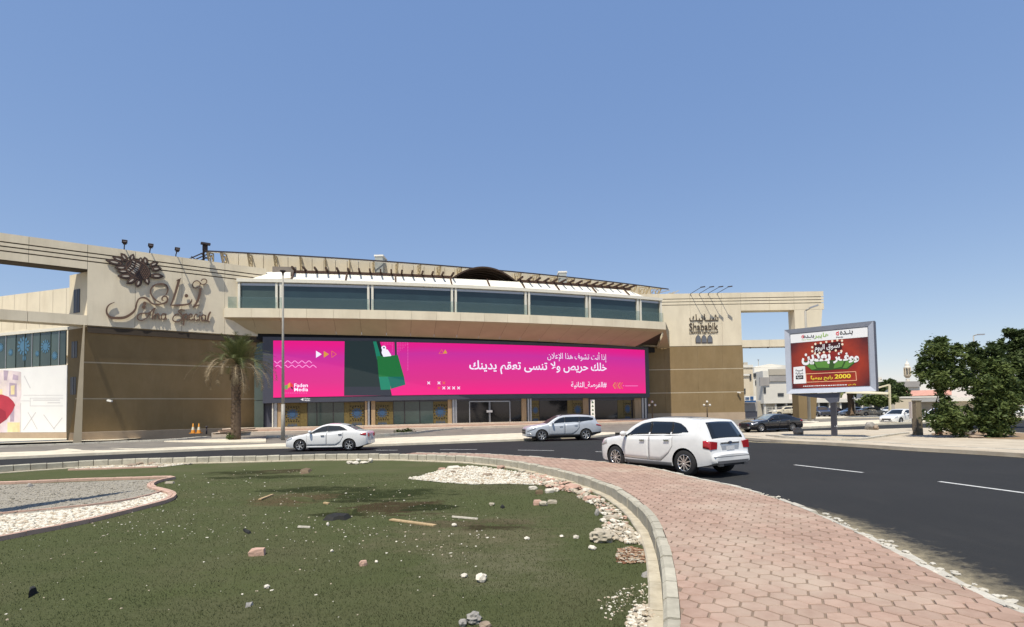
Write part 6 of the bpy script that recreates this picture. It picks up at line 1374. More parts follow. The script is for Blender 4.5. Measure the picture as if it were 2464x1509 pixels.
slab('far_pavement', [(1500, 1043, .18), (1700, 1036.5, .18), (1936, 1027, .18), (2115, 1019, .18), (2300, 1012, .18), (2600, 1003, .18)], [(1500, 1038, .19), (1700, 1030, .19), (1936, 1017, .19), (2115, 1010, .19), (2300, 1004, .19), (2600, 996, .19)], M_side)
mb = MB(); bk = [at_z(x, y, .17) for x, y in [(1700, 1030), (1936, 1017), (2115, 1010), (2300, 1004)]]; mb.sheet(bk + [Vector((220, 110, .17)), Vector((220, 230, .17)), Vector((-60, 230, .17)), Vector((-60, 80, .17))]); struct(mb, 'car_park', M_asph2)
slab('car_park_island', [(1936, 1008, .30), (2040, 1004.5, .30), (2120, 1003.5, .30)], [(1936, 1004, .34), (2040, 1001.5, .34), (2120, 1000.5, .34)], M_side)

# --- billboard
M_alu = mat('billboard_frame_grey', (.42, .45, .52), .45, .06, 1.5, spec=.5); M_alud = mat('billboard_post_slate', (.085, .09, .12), .5, .1, 2)
bl = at_depth(1891, 872, 32.9); br_ = at_depth(2105.5, 855, 29.9)
BP = Plane((bl.x, bl.y), (br_.x - bl.x, br_.y - bl.y), (-1, -1)); BW = hypot(br_.x - bl.x, br_.y - bl.y)
zt = (BP.px(1887, 795.8)[1] + BP.px(2101, 771.5)[1]) / 2; zb = (BP.px(1895.9, 948.6)[1] + BP.px(2109.4, 939.8)[1]) / 2
bb_ = thing('billboard', 'tilted grey framed billboard with red discount poster on a bent slate post', 'billboard', at_z(2008, 1051, .15))
FR = .26
BP.rect(MB(), .02, BW - .02, zb + .02, zt - .02, -.42, -.06).build('cabinet', M_alu, bb_)
for (u0, u1, z0, z1) in ((0, BW, zt - FR, zt), (0, BW, zb, zb + FR), (0, FR, zb + FR, zt - FR), (BW - FR, BW, zb + FR, zt - FR)):
    mb = MB(); cu, cz = BW / 2, (zt + zb) / 2; q = [(u0, z0), (u1, z0), (u1, z1), (u0, z1)]
    inn = [(min(max(u, FR), BW - FR), min(max(z, zb + FR), zt - FR)) for u, z in q]
    # each side is mitred and falls back towards the poster
    if u1 - u0 > z1 - z0: q2 = [(u0 + (FR if abs(z0 - zb) > .01 else 0), z0), (u1 - (FR if abs(z0 - zb) > .01 else 0), z0), (u1 - (FR if abs(z0 - zb) < .01 else 0), z1), (u0 + (FR if abs(z0 - zb) < .01 else 0), z1)]
    else: q2 = [(u0, z0 - (FR if u0 < 1 else 0)), (u1, z0 - (0 if u0 < 1 else FR)), (u1, z1 + (0 if u0 < 1 else FR)), (u0, z1 + (FR if u0 < 1 else 0))]
    f = []
    for u, z in q2: f.append(BP.at(u, z, .10 if (u <= .001 or u >= BW - .001 or z <= zb + .001 or z >= zt - .001) else -.0))
    mb.hexa([BP.at(u, z, -.1) for u, z in q2], f); mb.build('frame', M_alu, bb_)
BP.rect(MB(), BW + .004, BW + .05, zb, zt, -.42, .08).build('side_trim', M_alud, bb_)
def post_red():
    m, nt, b = nodes('poster_red'); tc = N(nt, 'ShaderNodeTexCoord'); mp = N(nt, 'ShaderNodeAttribute'); mp.attribute_name = 'uvp'; sep = N(nt, 'ShaderNodeSeparateXYZ'); nt.links.new(mp.outputs['Vector'], sep.inputs[0])
    dx = math_(nt, 'SUBTRACT', sep.outputs[0], .5); dy = math_(nt, 'SUBTRACT', sep.outputs[1], .42); r = math_(nt, 'ADD', math_(nt, 'MULTIPLY', dx, dx), math_(nt, 'MULTIPLY', dy, dy)); r = math_(nt, 'ADD', r, math_(nt, 'MULTIPLY', math_(nt, 'SUBTRACT', noise(nt, 1.1, 4, .6), .5), .22))
    rr = N(nt, 'ShaderNodeValToRGB'); e = rr.color_ramp.elements; e[0].position = .02; e[0].color = rgb(.22, .010, .008); e[1].position = .36; e[1].color = rgb(.075, .010, .012); q = e.new(.14); q.color = rgb(.33, .032, .010)
    nt.links.new(r, rr.inputs[0]); nt.links.new(rr.outputs[0], b.inputs['Base Color']); b.inputs['Roughness'].default_value = .35; return m
IU0, IU1, IZ0, IZ1 = FR + .04, BW - FR - .04, zb + FR + .04, zt - FR - .04
mb = MB(); mb.grid([[BP.at(IU0 + (IU1 - IU0) * i / 10, IZ0 + (IZ1 - IZ0) * j / 8, -.03) for i in range(11)] for j in range(9)]); me = mb.mesh('poster', post_red()); at = me.attributes.new('uvp', 'FLOAT_VECTOR', 'POINT'); at.data.foreach_set('vector', [c for j in range(9) for i in range(11) for c in (i / 10, j / 8, 0)]); poster = link(me, 'poster', bb_)
def bpx(x, y): return ((x) / 1, (y) / 1)
# poster coordinates: measured in the zoomed photo, corners (185,270) (1580,110) (1625,1165) (230,1230)
def pq(x, y):
    # bilinear inverse, two rounds are enough for so mild a tilt
    s, t = .5, .5
    for _ in range(12):
        X = (185 * (1 - s) + 1580 * s) * (1 - t) + (230 * (1 - s) + 1625 * s) * t; Y = (270 * (1 - s) + 110 * s) * (1 - t) + (1230 * (1 - s) + 1165 * s) * t
        s += (x - X) / 1395; t += (y - Y) / 1000
    return s, t
def pp(x, y, o): s, t = pq(x, y); return BP.at(IU0 + (IU1 - IU0) * s, IZ1 + (IZ0 - IZ1) * t, -.03 + o)
PW = flat('print_white', (.80, .80, .80), .5); PG = flat('print_green', (.10, .25, .045), .5); PGd = flat('print_dark_green', (.035, .085, .02), .5); PLG = flat('print_lime', (.30, .50, .09), .5); PK_ = flat('print_black', (.02, .02, .022), .5); PR = flat('print_red_logo', (.60, .02, .04), .5); PY = flat('print_yellow_letters', (.80, .62, .05), .5); PB = flat('print_bulb', (.85, .72, .55), .5); PD = flat('print_deep_red', (.05, .008, .01), .5); POr = flat('print_orange_line', (.80, .42, .25), .5)
def pa(name, P, m, o): mb = MB(); mb.hexa([pp(x, y, o - .003) for x, y in P], [pp(x, y, o) for x, y in P]); return mb.build(name, m, poster)
def ptext(name, s, x0, y0, x1, y1, m, o, bold=0.0, arabic=True, slope=-.05):
    fn = lambda x, y, q: pp(x0 + (x1 - x0) * x, y1 + (y0 - y1) * y + slope * (x - .5) * (x1 - x0), o + q * 3)
    mb = place_text(MB(), s, (0, 0, 1, 1), fn, bold, 0, arabic); mb.build(name, m, poster)
pa('header', [(185, 272), (1580, 112), (1584, 285), (192, 425)], PW, .006)
ptext('arabic_lettering', 'بنـده', 1105, 175, 1335, 270, PK_, .011, .02, True, -.10); ptext('lettering', 'Panda', 1045, 284, 1165, 308, PK_, .011, .02, False, -.08)
ptext('arabic_lettering', 'هايبر', 640, 225, 912, 325, PLG, .011, .015, True, -.10); ptext('arabic_lettering', 'بنـده', 440, 270, 640, 335, PK_, .011, .02, True, -.10); ptext('lettering', 'Hyper Panda', 405, 344, 585, 364, PLG, .011, .01, False, -.08)
for x, y, r in ((1062, 236, 32), (422, 305, 26)):
    pa('logo_mark', [(x + r * cos(a) * .8, y + r * sin(a)) for a in [k * pi / 8 for k in range(16)]], PR, .012); pa('logo_mark', [(x + r * .42 * cos(a) * .8, y + 4 + r * .42 * sin(a)) for a in [k * pi / 6 for k in range(12)]], PW, .015); pa('logo_mark', [(x + r * .4, y - r * 1.4), (x + r * .8, y - r * 1.5), (x + r * .8, y + r), (x + r * .45, y + r)], PR, .0125)
pa('plaque', [(640, 440), (1120, 370), (1150, 500), (1105, 530), (660, 590), (640, 560)], PD, .008)
for x, y in ((607, 487), (665, 428), (765, 410), (865, 388), (972, 370), (1063, 352), (1146, 360), (1153, 425), (607, 558), (658, 600), (742, 585), (822, 573), (926, 558), (1036, 538), (1135, 548)): pa('bulb_print', [(x + 20 * cos(a), y + 22 * sin(a)) for a in [k * pi / 5 for k in range(10)]], PB, .012)
ptext('arabic_lettering', 'تسوق اليوم', 655, 420, 1110, 560, PW, .016, .02, True, -.13)
pa('shadow_print', [(420, 740), (1440, 690), (1250, 870), (1140, 870), (1000, 880), (930, 890), (720, 900), (600, 900)], PGd, .010); pa('shadow_print', [(640, 740), (930, 730), (915, 850), (700, 850)], PG, .013); pa('shadow_print', [(1030, 730), (1190, 720), (1140, 830), (1000, 860)], PG, .013); pa('shadow_print', [(1220, 720), (1420, 690), (1230, 850), (1160, 850)], PG, .013); pa('shadow_print', [(450, 780), (610, 770), (690, 870), (600, 890)], PG, .013)
ptext('arabic_lettering', 'بعدين', 410, 590, 945, 800, PW, .020, .05, True, -.05); ptext('arabic_lettering', 'ووفّر', 990, 555, 1440, 760, PW, .020, .05, True, -.05)
pa('coupon', [(250, 850), (470, 825), (500, 1130), (255, 1145)], PW, .012); ptext('arabic_lettering', 'قسيمة', 292, 880, 436, 925, PK_, .017, .02, True, -.06); ptext('arabic_lettering', 'شرائية', 292, 935, 440, 980, PK_, .017, .02, True, -.06); pa('coupon_box', [(295, 998), (440, 988), (444, 1055), (299, 1063)], PK_, .017); ptext('arabic_lettering', 'هدية', 315, 1000, 425, 1050, PW, .021, .03, True, -.06)
for a_, b_ in (((490, 965), (1385, 912)), ((1385, 912), (1400, 1070)), ((1400, 1070), (500, 1112)), ((500, 1112), (490, 965))):
    L, R = ribbon([a_, b_], 12); pa('box_line', [(L[0].x, L[0].y), (L[1].x, L[1].y), (R[1].x, R[1].y), (R[0].x, R[0].y)], POr, .014)
ptext('lettering', '2000', 1018, 958, 1302, 1038, PY, .016, .03, False, -.05); ptext('arabic_lettering', 'رابح يومياً', 580, 985, 985, 1080, PY, .016, .02, True, -.05)
ptext('arabic_lettering', 'وفر مع', 1260, 1125, 1390, 1165, PY, .016, .01, True, -.05); mb = MB(); rr = random.Random(3); x = 440
while x < 1235: w = rr.uniform(14, 46); y = 1178 - (x - 440) * .045; mb.hexa([pp(*q, .012) for q in ((x, y), (x + w, y - 2), (x + w, y + 13), (x, y + 14))], [pp(*q, .015) for q in ((x, y), (x + w, y - 2), (x + w, y + 13), (x, y + 14))]); x += w + 10
mb.build('small_print', PW, poster, kind='stuff')
# bent post
pb = at_z(2008, 1051.5, .12); ptop = BP.at(BP.px(2003, 946)[0], zb - .42, -.2); pl0 = BP.at(BP.px(1903, 951)[0], zb - .04, -.2)
mb = MB(); mb.bar(pb, ptop + Vector((0, 0, .1)), .34, .28, up=BP.d); mb.build('post', M_alud, bb_)
arm = [(BP.px(1898, 950)[0], zb - .02), (BP.px(2020, 950)[0], zb - .02), (BP.px(2016, 965)[0], zb - .55), (BP.px(1996, 966)[0], zb - .62), (BP.px(1985, 958)[0], zb - .36), (BP.px(1940, 955)[0], zb - .20)]
BP.slab(MB(), arm, -.36, -.04).build('bracket_arm', M_alud, bb_)
mb = MB(); bx = at_z(2008, 1051.5, .12); mb.box((bx.x, bx.y, .14), (.8, .7, .08)); mb.build('base_plate', M_kerbc, bb_)
fr = pb + (ptop - pb) * .30 - Vector((.0, .17, 0)); mb = MB(); mb.box(fr, (.15, .02, .10), rz=.0); mb.box(fr + Vector((-.02, 0, .09)), (.07, .02, .05)); mb.build('sticker', PW, bb_, kind='stuff')

# --- street lamps
M_post = mat('post_grey_paint', (.30, .285, .25), .55, .1, 3, spec=.4)
lp_ = at_z(681, 1061.5, .14); top_ = at_depth(675.5, 656, lp_.y)
t = thing('street_lamp', 'tall slim grey lamp post standing before the pink screen', 'lamp post', lp_); MB().tube([lp_, lp_ + Vector((0, 0, 2.6))], [.135, .125], 10).build('base_sleeve', M_post, t); MB().tube([lp_ + Vector((0, 0, 2.6)), Vector((lp_.x, lp_.y, top_.z))], [.105, .055], 10).build('pole', M_post, t); mb = MB(); mb.lathe(Vector((lp_.x, lp_.y, top_.z)), [(.05, -.2), (.08, -.02), (.22, .10), (.22, .13), (.02, .15)], 10); mb.build('lamp_head', M_bolt, t)
def lamp_post(px, py, topx, topy, z, label, head, rad=.1, group=None, base=True):
    b = at_z(px, py, z); tp = at_depth(topx, topy, b.y); t = thing('street_lamp', label, 'lamp post', b, 0, group); MB().tube([b, Vector((b.x, b.y, tp.z))], [rad, rad * .6], 8).build('pole', M_post, t)
    tp = Vector((b.x, b.y, tp.z))
    if head:
        e = at_depth(head[0], head[1], b.y - .5); mid = tp + (e - tp) * .35 + Vector((0, 0, .1)); MB().tube([tp, mid], rad * .55, 6).build('arm', M_post, t); MB().bar(mid, e, .34, .16).build('lamp_head', M_steel, t)
    else: mb = MB(); mb.lathe(tp, [(.05, -.1), (.35, 0), (.3, .12), (.02, .18)], 8); mb.build('lamp_head', M_steel, t)
    if base: mb = MB(); mb.lathe(b, [(.9, -.1), (.9, .14), (.02, .16)], 14); mb.build('plinth', M_kerbc, t)
    return t
lamp_post(1948, 1016.5, 1940.5, 748, .19, 'grey lamp post with single arm reaching over behind the billboard', (1969, 734), .19)
lamp_post(1829, 993, 1826, 866, .2, 'thin lamp post between the houses seen through the pylon opening', None, .16, None, False)
lamp_post(2352, 1000, 2348, 808, .2, 'lamp post with flat head among the trees at right', (2369, 804.5), .14, None, False)
lamp_post(2370, 1000, 2366.5, 842, .2, 'shorter lamp post with round top just right of the lamp among trees', None, .14, None, False)
lamp_post(2067 - 9, 1001, 2048 - 30, 960, .3, 'short thin pole between the billboard post and palm trunk', None, .06, None, False)
M_lant = mat('lantern_bronze', (.10, .075, .05), .6, .1, 4); M_globe = flat('globe_white', (.62, .60, .55), .4)
for x, yb, yt, lb in ((1570, 1003, 963, 'bronze three globe lantern post beside the screen corner'), (1702, 1003, 963, 'bronze three globe lantern post before the middle of the right wing')):
    b = at_depth(x, yb, 66.5); h = at_depth(x, yt, 66.5).z - b.z; t = thing('lantern_post', lb, 'lantern', b, 0, 'lantern posts before the right wing'); MB().tube([b - Vector((0, 0, .4)), b + Vector((0, 0, h * .82))], [.09, .05], 8).build('pole', M_lant, t)
    for dx, dz in ((-.36, .70), (.36, .70), (0, .90)):
        q = b + Vector((dx, -.05 if dx == 0 else 0, h * dz)); MB().tube([b + Vector((0, 0, h * .62)), q - Vector((0, 0, .1))], .03, 5).build('arm', M_lant, t); mb = MB(); vs, fs = ICO[1]; mb.add([q + p * .15 for p in vs], fs, 0, True); mb.build('globe', M_globe, t)
# white totem in front of the shop window
tb = at_depth(1426.5, 1004, 62.3); t = thing('totem_sign', 'narrow white totem with small logos before the dark shop window', 'sign', tb); hh = at_depth(1426.5, 962, 62.3).z - tb.z
mb = MB(); mb.box(tb + Vector((0, 0, hh / 2 - .1)), (.46, .2, hh + .2)); mb.build('panel', M_white_paint, t)
for k in range(4): mb = MB(); c = tb + Vector((0, -.104, hh * (.2 + .22 * k))); mb.hexa([c + Vector((-.13, 0, -.1)), c + Vector((.13, 0, -.1)), c + Vector((0, 0, .15))], [c + Vector((-.13, -.01, -.1)), c + Vector((.13, -.01, -.1)), c + Vector((0, -.01, .15))]); mb.build('logo_mark', M_scgl if False else PGd, t)
# traffic cones at the foot of the left wing
M_cone = flat('cone_orange', (.62, .26, .035), .7); M_conew = flat('cone_band', (.66, .60, .45), .6)
for x, lb in ((464.5, 'orange traffic cone with pale band, left one of the pair by the brown wall'), (478.5, 'orange traffic cone with pale band, right one of the pair by the brown wall')):
    b = at_depth(x, 1043, 46.5); h = at_depth(x, 1019, 46.5).z - b.z; t = thing('traffic_cone', lb, 'cone', b, 0, 'traffic cones by the left wing'); mb = MB(); mb.box(b + Vector((0, 0, .03)), (.44, .44, .06)); mb.build('foot', M_cone, t)
    mb = MB(); mb.lathe(b, [(.17, .06), (.125, h * .35)], 12); mb.lathe(b, [(.075, h * .65), (.03, h), (.001, h)], 12); mb.build('cone_body', M_cone, t); mb = MB(); mb.lathe(b, [(.125, h * .35), (.075, h * .65)], 12); mb.build('band', M_conew, t)
# planter island, planks and pipe near the palm
slab('palm_island', [(395, 1062.5, .26), (480, 1063.5, .26), (560, 1064, .26), (640, 1062, .26)], [(395, 1061, .28), (480, 1058, .28), (560, 1055, .28), (640, 1054, .28)], M_side, .14)
M_plank = mat('plank_brown', (.24, .17, .11), .85, .2, 4, stretch=(6, 1, 1))
for i, (x0, y0, x1, y1, lb) in enumerate(((528, 1036, 612, 1031, 'upper brown plank of the pile behind the palm'), (532, 1040, 618, 1036, 'lower brown plank of the pile behind the palm'), (515, 1044, 580, 1041, 'short dark plank lying left of the palm trunk'))):
    a = at_depth(x0, y0, 46); b = at_depth(x1, y1, 48.5); t = MB().bar(a, b, .35, .10).build('plank', M_plank); tag(t, lb, 'plank', 'planks behind the palm')
a = at_depth(497, 1042, 46); t = thing('standpipe', 'short dark standpipe beside the traffic cones', 'pipe', a); MB().tube([a - Vector((0, 0, .1)), a + Vector((0, 0, .5))], .06, 8).build('pipe', M_bolt, t); mb = MB(); mb.lathe(a + Vector((0, 0, .5)), [(.12, 0), (.12, .08), (.01, .1)], 8); mb.build('cap', M_bolt, t)

# --- plants
def leaf_mat(name, c1, c2, trans=.25):
    m, nt, b = nodes(name); g = N(nt, 'ShaderNodeAttribute'); g.attribute_name = 'tone'; nt.links.new(ramp(nt, g.outputs['Fac'], c1, c2, 0, 1), b.inputs['Base Color']); b.inputs['Roughness'].default_value = .6; b.inputs['Specular IOR Level'].default_value = .25
    tr = N(nt, 'ShaderNodeBsdfTranslucent'); nt.links.new(ramp(nt, g.outputs['Fac'], c1, [x * 1.2 for x in c2], 0, 1), tr.inputs[0]); mx = N(nt, 'ShaderNodeMixShader'); mx.inputs[0].default_value = trans; nt.links.new(b.outputs[0], mx.inputs[1]); nt.links.new(tr.outputs[0], mx.inputs[2]); nt.links.new(mx.outputs[0], nt.nodes['Material Output'].inputs[0]); return m
M_leaf = leaf_mat('leaf_green', (.040, .068, .018), (.145, .185, .055)); M_leafd = leaf_mat('leaf_dark_green', (.030, .050, .016), (.095, .130, .040)); M_bark = mat('bark_brown', (.14, .10, .065), .9, .25, 5, .6, 20); M_palmbark = mat('palm_bark', (.135, .095, .062), .95, .3, 5, .8, 14)
def foliage(name, parent, blobs, n, size, m, seed):
    r = random.Random(seed); V = []; F = []; T = []; tot = sum(b[1][0] * b[1][1] * b[1][2] for b in blobs) ; cl = []
    for c, rad in blobs:
        k = max(8, int(260 * (rad[0] * rad[1] * rad[2]) / tot))
        for _ in range(k):
            u = r.uniform(-1, 1); t = r.uniform(0, 2 * pi); q = sqrt(1 - u * u); rr = r.random() ** .38 * r.uniform(.80, 1.10); cl.append((Vector((c[0] + rad[0] * q * cos(t) * rr, c[1] + rad[1] * q * sin(t) * rr, c[2] + rad[2] * u * rr)), r.uniform(.16, .42) * min(rad) ** .5, r.random()))
    for _ in range(n):
        c, cr, tone = r.choice(cl); d = Vector((r.gauss(0, 1), r.gauss(0, 1), r.gauss(0, .8))); p = c + d * cr * .55; s_ = size * r.uniform(.6, 1.35); x = Vector((r.gauss(0, 1), r.gauss(0, 1), r.gauss(0, .6))).normalized(); y = x.cross(Vector((r.gauss(0, 1), r.gauss(0, 1), r.gauss(0, 1)))).normalized(); b = len(V)
        V += [tuple(p - x * s_), tuple(p - y * s_ * .42), tuple(p + x * s_), tuple(p + y * s_ * .42)]; F.append((b, b + 1, b + 2, b + 3)); T.append(max(0, min(1, tone * .75 + r.uniform(-.15, .35))))
    me = bpy.data.meshes.new(name); me.from_pydata(V, [], F); me.materials.append(m); at = me.attributes.new('tone', 'FLOAT', 'FACE'); at.data.foreach_set('value', T); return link(me, name, parent)
def blob(x, y, rx, ry, d, dd=None):          # measured in the picture at depth d
    c = at_depth(x, y, d); k = d / FPX; return (c, (rx * k, (dd if dd else rx * k * .9), ry * k))
def tree(label, base, d, blobs, n, size, m, seed, trunk=True, group=None, cat='tree', stems=None):
    b = at_z(base[0], base[1], .12); b = Vector((b.x, b.y, .12)); t = thing('tree' if cat == 'tree' else 'shrub', label, cat, b, 0, group); B = [blob(q[0], q[1], q[2] * .86, q[3] * .9, d, *(q[4:])) for q in blobs]; r = random.Random(seed)
    mb = MB(); 
    for c, rad in B[:6]:
        e = c + Vector((r.uniform(-.3, .3), .2, -rad[2] * .75)); e = b + (e - b) * .62; mid = b + (e - b) * .5 + Vector((r.uniform(-.3, .3), r.uniform(-.2, .2), .2)); mb.tube(smooth_path([b + Vector((r.uniform(-.15, .15), r.uniform(-.15, .15), -.2)), mid, e], 4), [.075 * (1 - .10 * i) for i in range(9)], 6)
    mb.build('trunk', M_bark, t); foliage('crown', t, B, n, size, m, seed); return t
tree('bushy green tree with crown down to the ground right of the wooden post', (2262, 1046), 29.5, [(2268, 1000, 44, 38), (2300, 1012, 46, 34), (2250, 850, 36, 40), (2282, 868, 30, 36), (2236, 895, 32, 36), (2262, 912, 40, 34), (2284, 905, 26, 40), (2262, 826, 16, 18), (2318, 905, 24, 44), (2328, 860, 18, 26), (2272, 950, 22, 30), (2335, 1005, 22, 30), (2215, 880, 10, 22), (2345, 880, 14, 20), (2300, 836, 12, 12)], 17000, .10, M_leaf, 5)
tree('bushy green tree low on the earth bed, in front at the right', (2392, 1051), 29.0, [(2392, 1000, 50, 44), (2410, 965, 44, 40), (2378, 925, 46, 44), (2402, 905, 40, 40), (2365, 962, 30, 40), (2395, 1036, 46, 20), (2428, 1000, 22, 36), (2380, 880, 28, 24), (2352, 1015, 20, 30), (2430, 940, 18, 30)], 16000, .10, M_leaf, 6)
tree('taller dark green tree rising behind the two bushy trees at right', (2420, 1000), 42.0, [(2440, 900, 50, 60), (2400, 870, 50, 44), (2455, 850, 44, 44), (2430, 822, 34, 28), (2366, 862, 42, 40), (2340, 842, 22, 22), (2460, 930, 40, 50), (2428, 800, 12, 12), (2448, 806, 14, 14), (2405, 826, 24, 16), (2480, 870, 40, 70), (2350, 905, 30, 34), (2320, 900, 24, 30), (2436, 965, 30, 30)], 20000, .15, M_leafd, 7)
tree('round green tree standing under and behind the carport roof', (2112, 1000), 88, [(2115, 962, 44, 18), (2085, 966, 26, 12), (2140, 960, 28, 16)], 2200, .28, M_leaf, 8)
tree('dark round tree on the far side of the carport post', (2160, 998), 105, [(2160, 938, 24, 20), (2172, 950, 22, 12), (2150, 955, 18, 12)], 1900, .30, M_leafd, 9)
tree('hazy far tree right of the billboard edge, below its corner', (2128, 995), 150, [(2142, 922, 16, 12), (2128, 928, 14, 10), (2120, 938, 12, 10)], 1200, .42, M_leafd, 10)
# palm before the left wing
def palm():
    b = at_z(565, 1060, .2); t = thing('shadow_mast', 'date palm with green top fronds and hanging dry ones before the left wing', 'palm', b); H = at_depth(571, 880, b.y).z - b.z; r = random.Random(12)
    top = b + Vector((.18, 0, H)); pts = [b + (top - b) * (k / 14) + Vector((.06 * sin(k * .5), 0, 0)) for k in range(15)]
    mb = MB(); mb.tube(pts, [.40, .36, .33, .31, .30, .29, .285, .28, .28, .285, .29, .30, .31, .33, .30], 12); tr = mb.build('trunk', M_palmbark, t)
    mb = MB()
    for k in range(150):
        f = k / 150; p = b + (top - b) * (.04 + .94 * f); a = k * 2.39996; rr = .30 + .05 * (f > .85) + .06 * (f < .08); d = Vector((cos(a), sin(a), 0)); q = p + d * rr; s_ = Vector((-sin(a), cos(a), 0)) * .10
        mb.hexa([q - s_ - d * .06, q + s_ - d * .06, q + s_ * .6 + d * .045 + Vector((0, 0, .16)), q - s_ * .6 + d * .045 + Vector((0, 0, .16))], [q - s_ - d * .08, q + s_ - d * .08, q + s_ * .6 + d * .015 + Vector((0, 0, .17)), q - s_ * .6 + d * .015 + Vector((0, 0, .17))])
    mb.build('bark_scales', M_palmbark, t, kind='stuff')
    Mg = leaf_mat('frond_green', (.045, .065, .020), (.16, .17, .065), .15); Md = leaf_mat('frond_dry', (.15, .11, .06), (.33, .265, .165), .1)
    def frond(az, el, L, droop, m, nm, wid):
        V = []; F = []; T = []; n = 13; P = []; p = top.copy(); e = el
        for k in range(n): P.append(p.copy()); p = p + Vector((cos(az) * cos(e), sin(az) * cos(e), sin(e))) * (L / n); e -= droop * (.4 + 1.3 * k / n)
        tone = r.random()
        for k in range(1, n - 1):
            for q in (0, .5):
                p0 = P[k] + (P[k + 1] - P[k]) * q; d = (P[k + 1] - P[k - 1]).normalized(); sd = d.cross(Vector((0, 0, 1)))
                if sd.length < .1: sd = Vector((1, 0, 0))
                sd.normalize(); up = sd.cross(d); ln = wid * sin(pi * (.15 + .8 * k / n)) * r.uniform(.8, 1.15)
                for sg_ in (-1, 1):
                    tip = p0 + sd * sg_ * ln * .75 + d * ln * .6 + up * ln * r.uniform(.0, .3) - Vector((0, 0, ln * .18 * r.random())); w = d * .034; c_ = len(V); V += [tuple(p0 - w), tuple(p0 + w), tuple(tip)]; F.append((c_, c_ + 1, c_ + 2)); T.append(max(0, min(1, tone * .5 + r.uniform(0, .5))))
        for k in range(n - 1):
            a, b_ = P[k], P[k + 1]; w = Vector((-sin(az), cos(az), 0)) * (.035 * (1 - k / n) + .006); c_ = len(V); V += [tuple(a - w), tuple(a + w), tuple(b_ + w * .9), tuple(b_ - w * .9)]; F.append((c_, c_ + 1, c_ + 2, c_ + 3)); T.append(.8)
        me = bpy.data.meshes.new(nm); me.from_pydata(V, [], F); me.materials.append(m); at = me.attributes.new('tone', 'FLOAT', 'FACE'); at.data.foreach_set('value', T); link(me, nm, t)
    for k in range(42): frond(k * 2.4 + r.uniform(-.2, .2), radians(r.uniform(48, 88)), r.uniform(2.2, 3.0), r.uniform(.03, .10), Mg, 'frond', .55)
    for k in range(20): frond(k * 2.4 + .5, radians(r.uniform(15, 48)), r.uniform(2.8, 3.7), r.uniform(.11, .19), Mg, 'frond', .55)
    for k in range(26): frond(k * 2.4 + 1.1, radians(r.uniform(-5, 30)), r.uniform(3.2, 4.4), r.uniform(.15, .24), Md, 'dry_frond', .42)
    for k in range(9): frond(k * .7 + .2, radians(r.uniform(-65, -40)), r.uniform(1.4, 2.3), .08, Md, 'dry_frond', .25)
    foliage('base_growth', t, [((b.x - .1, b.y - .2, b.z + .25), (.42, .35, .28))], 260, .09, M_leaf, 3); return t
palm()
t = thing('weeds', 'small dry green weeds growing on the steps edge before the screen', 'weeds', at_z(970, 1039, .42)); foliage('leaves', t, [(at_z(962, 1039, .45), (.55, .3, .16)), (at_z(982, 1038, .45), (.6, .3, .20))], 500, .10, M_leaf, 44)
# bare palm trunk in the car park, and its mound
def bare_palm():
    b = at_z(2050, 1000.5, .3); t = thing('shadow_mast', 'palm trunk rising behind the billboard from a swollen foot', 'palm', b); h = at_depth(2047, 935, b.y).z - b.z; P = [b + Vector((-.02 * k, 0, h * k / 10)) for k in range(11)]; k_ = b.y / FPX
    MB().tube(P, [17 * k_, 12 * k_, 8 * k_, 6.5 * k_, 6 * k_, 6 * k_, 6.3 * k_, 6 * k_, 6.2 * k_, 6.4 * k_, 6.6 * k_], 10).build('trunk', M_palmbark, t)
    mb = MB(); r = random.Random(4)
    for k in range(90):
        f = k / 90; p = b + Vector((-.2 * f, 0, h * (.12 + .86 * f))); a = k * 2.4; d = Vector((cos(a), sin(a), 0)); q = p + d * 6.2 * k_; s_ = Vector((-sin(a), cos(a), 0)) * .16; mb.hexa([q - s_, q + s_, q + s_ * .5 + d * .09 + Vector((0, 0, .24)), q - s_ * .5 + d * .09 + Vector((0, 0, .24))], [q - s_ - d * .05, q + s_ - d * .05, q + s_ * .5 + Vector((0, 0, .26)), q - s_ * .5 + Vector((0, 0, .26))])
    mb.build('bark_scales', M_palmbark, t, kind='stuff')
    P0 = b + Vector((-.2, 0, h)); Mg = bpy.data.materials['frond_green']
    V = []; F = []; T = []
    for k in range(26):
        az = k * 2.4; e = radians(r.uniform(5, 70)); p = P0.copy()
        for j in range(7):
            d = Vector((cos(az) * cos(e), sin(az) * cos(e), sin(e))); q = p + d * .5; s_ = Vector((-sin(az), cos(az), 0)) * .32 * sin(pi * (j + .6) / 8); c_ = len(V); V += [tuple(p - s_), tuple(p + s_), tuple(q + s_), tuple(q - s_)]; F.append((c_, c_ + 1, c_ + 2, c_ + 3)); T.append(r.random()); p = q; e -= .22
    me = bpy.data.meshes.new('fronds'); me.from_pydata(V, [], F); me.materials.append(Mg); at = me.attributes.new('tone', 'FLOAT', 'FACE'); at.data.foreach_set('value', T); link(me, 'crown', t)
bare_palm()
t = thing('weeds', 'small dry green weeds growing on the steps edge before the screen', 'weeds', at_z(970, 1039, .42)); foliage('leaves', t, [(at_z(962, 1039, .45), (.55, .3, .16)), (at_z(982, 1038, .45), (.6, .3, .20))], 500, .10, M_leaf, 44)

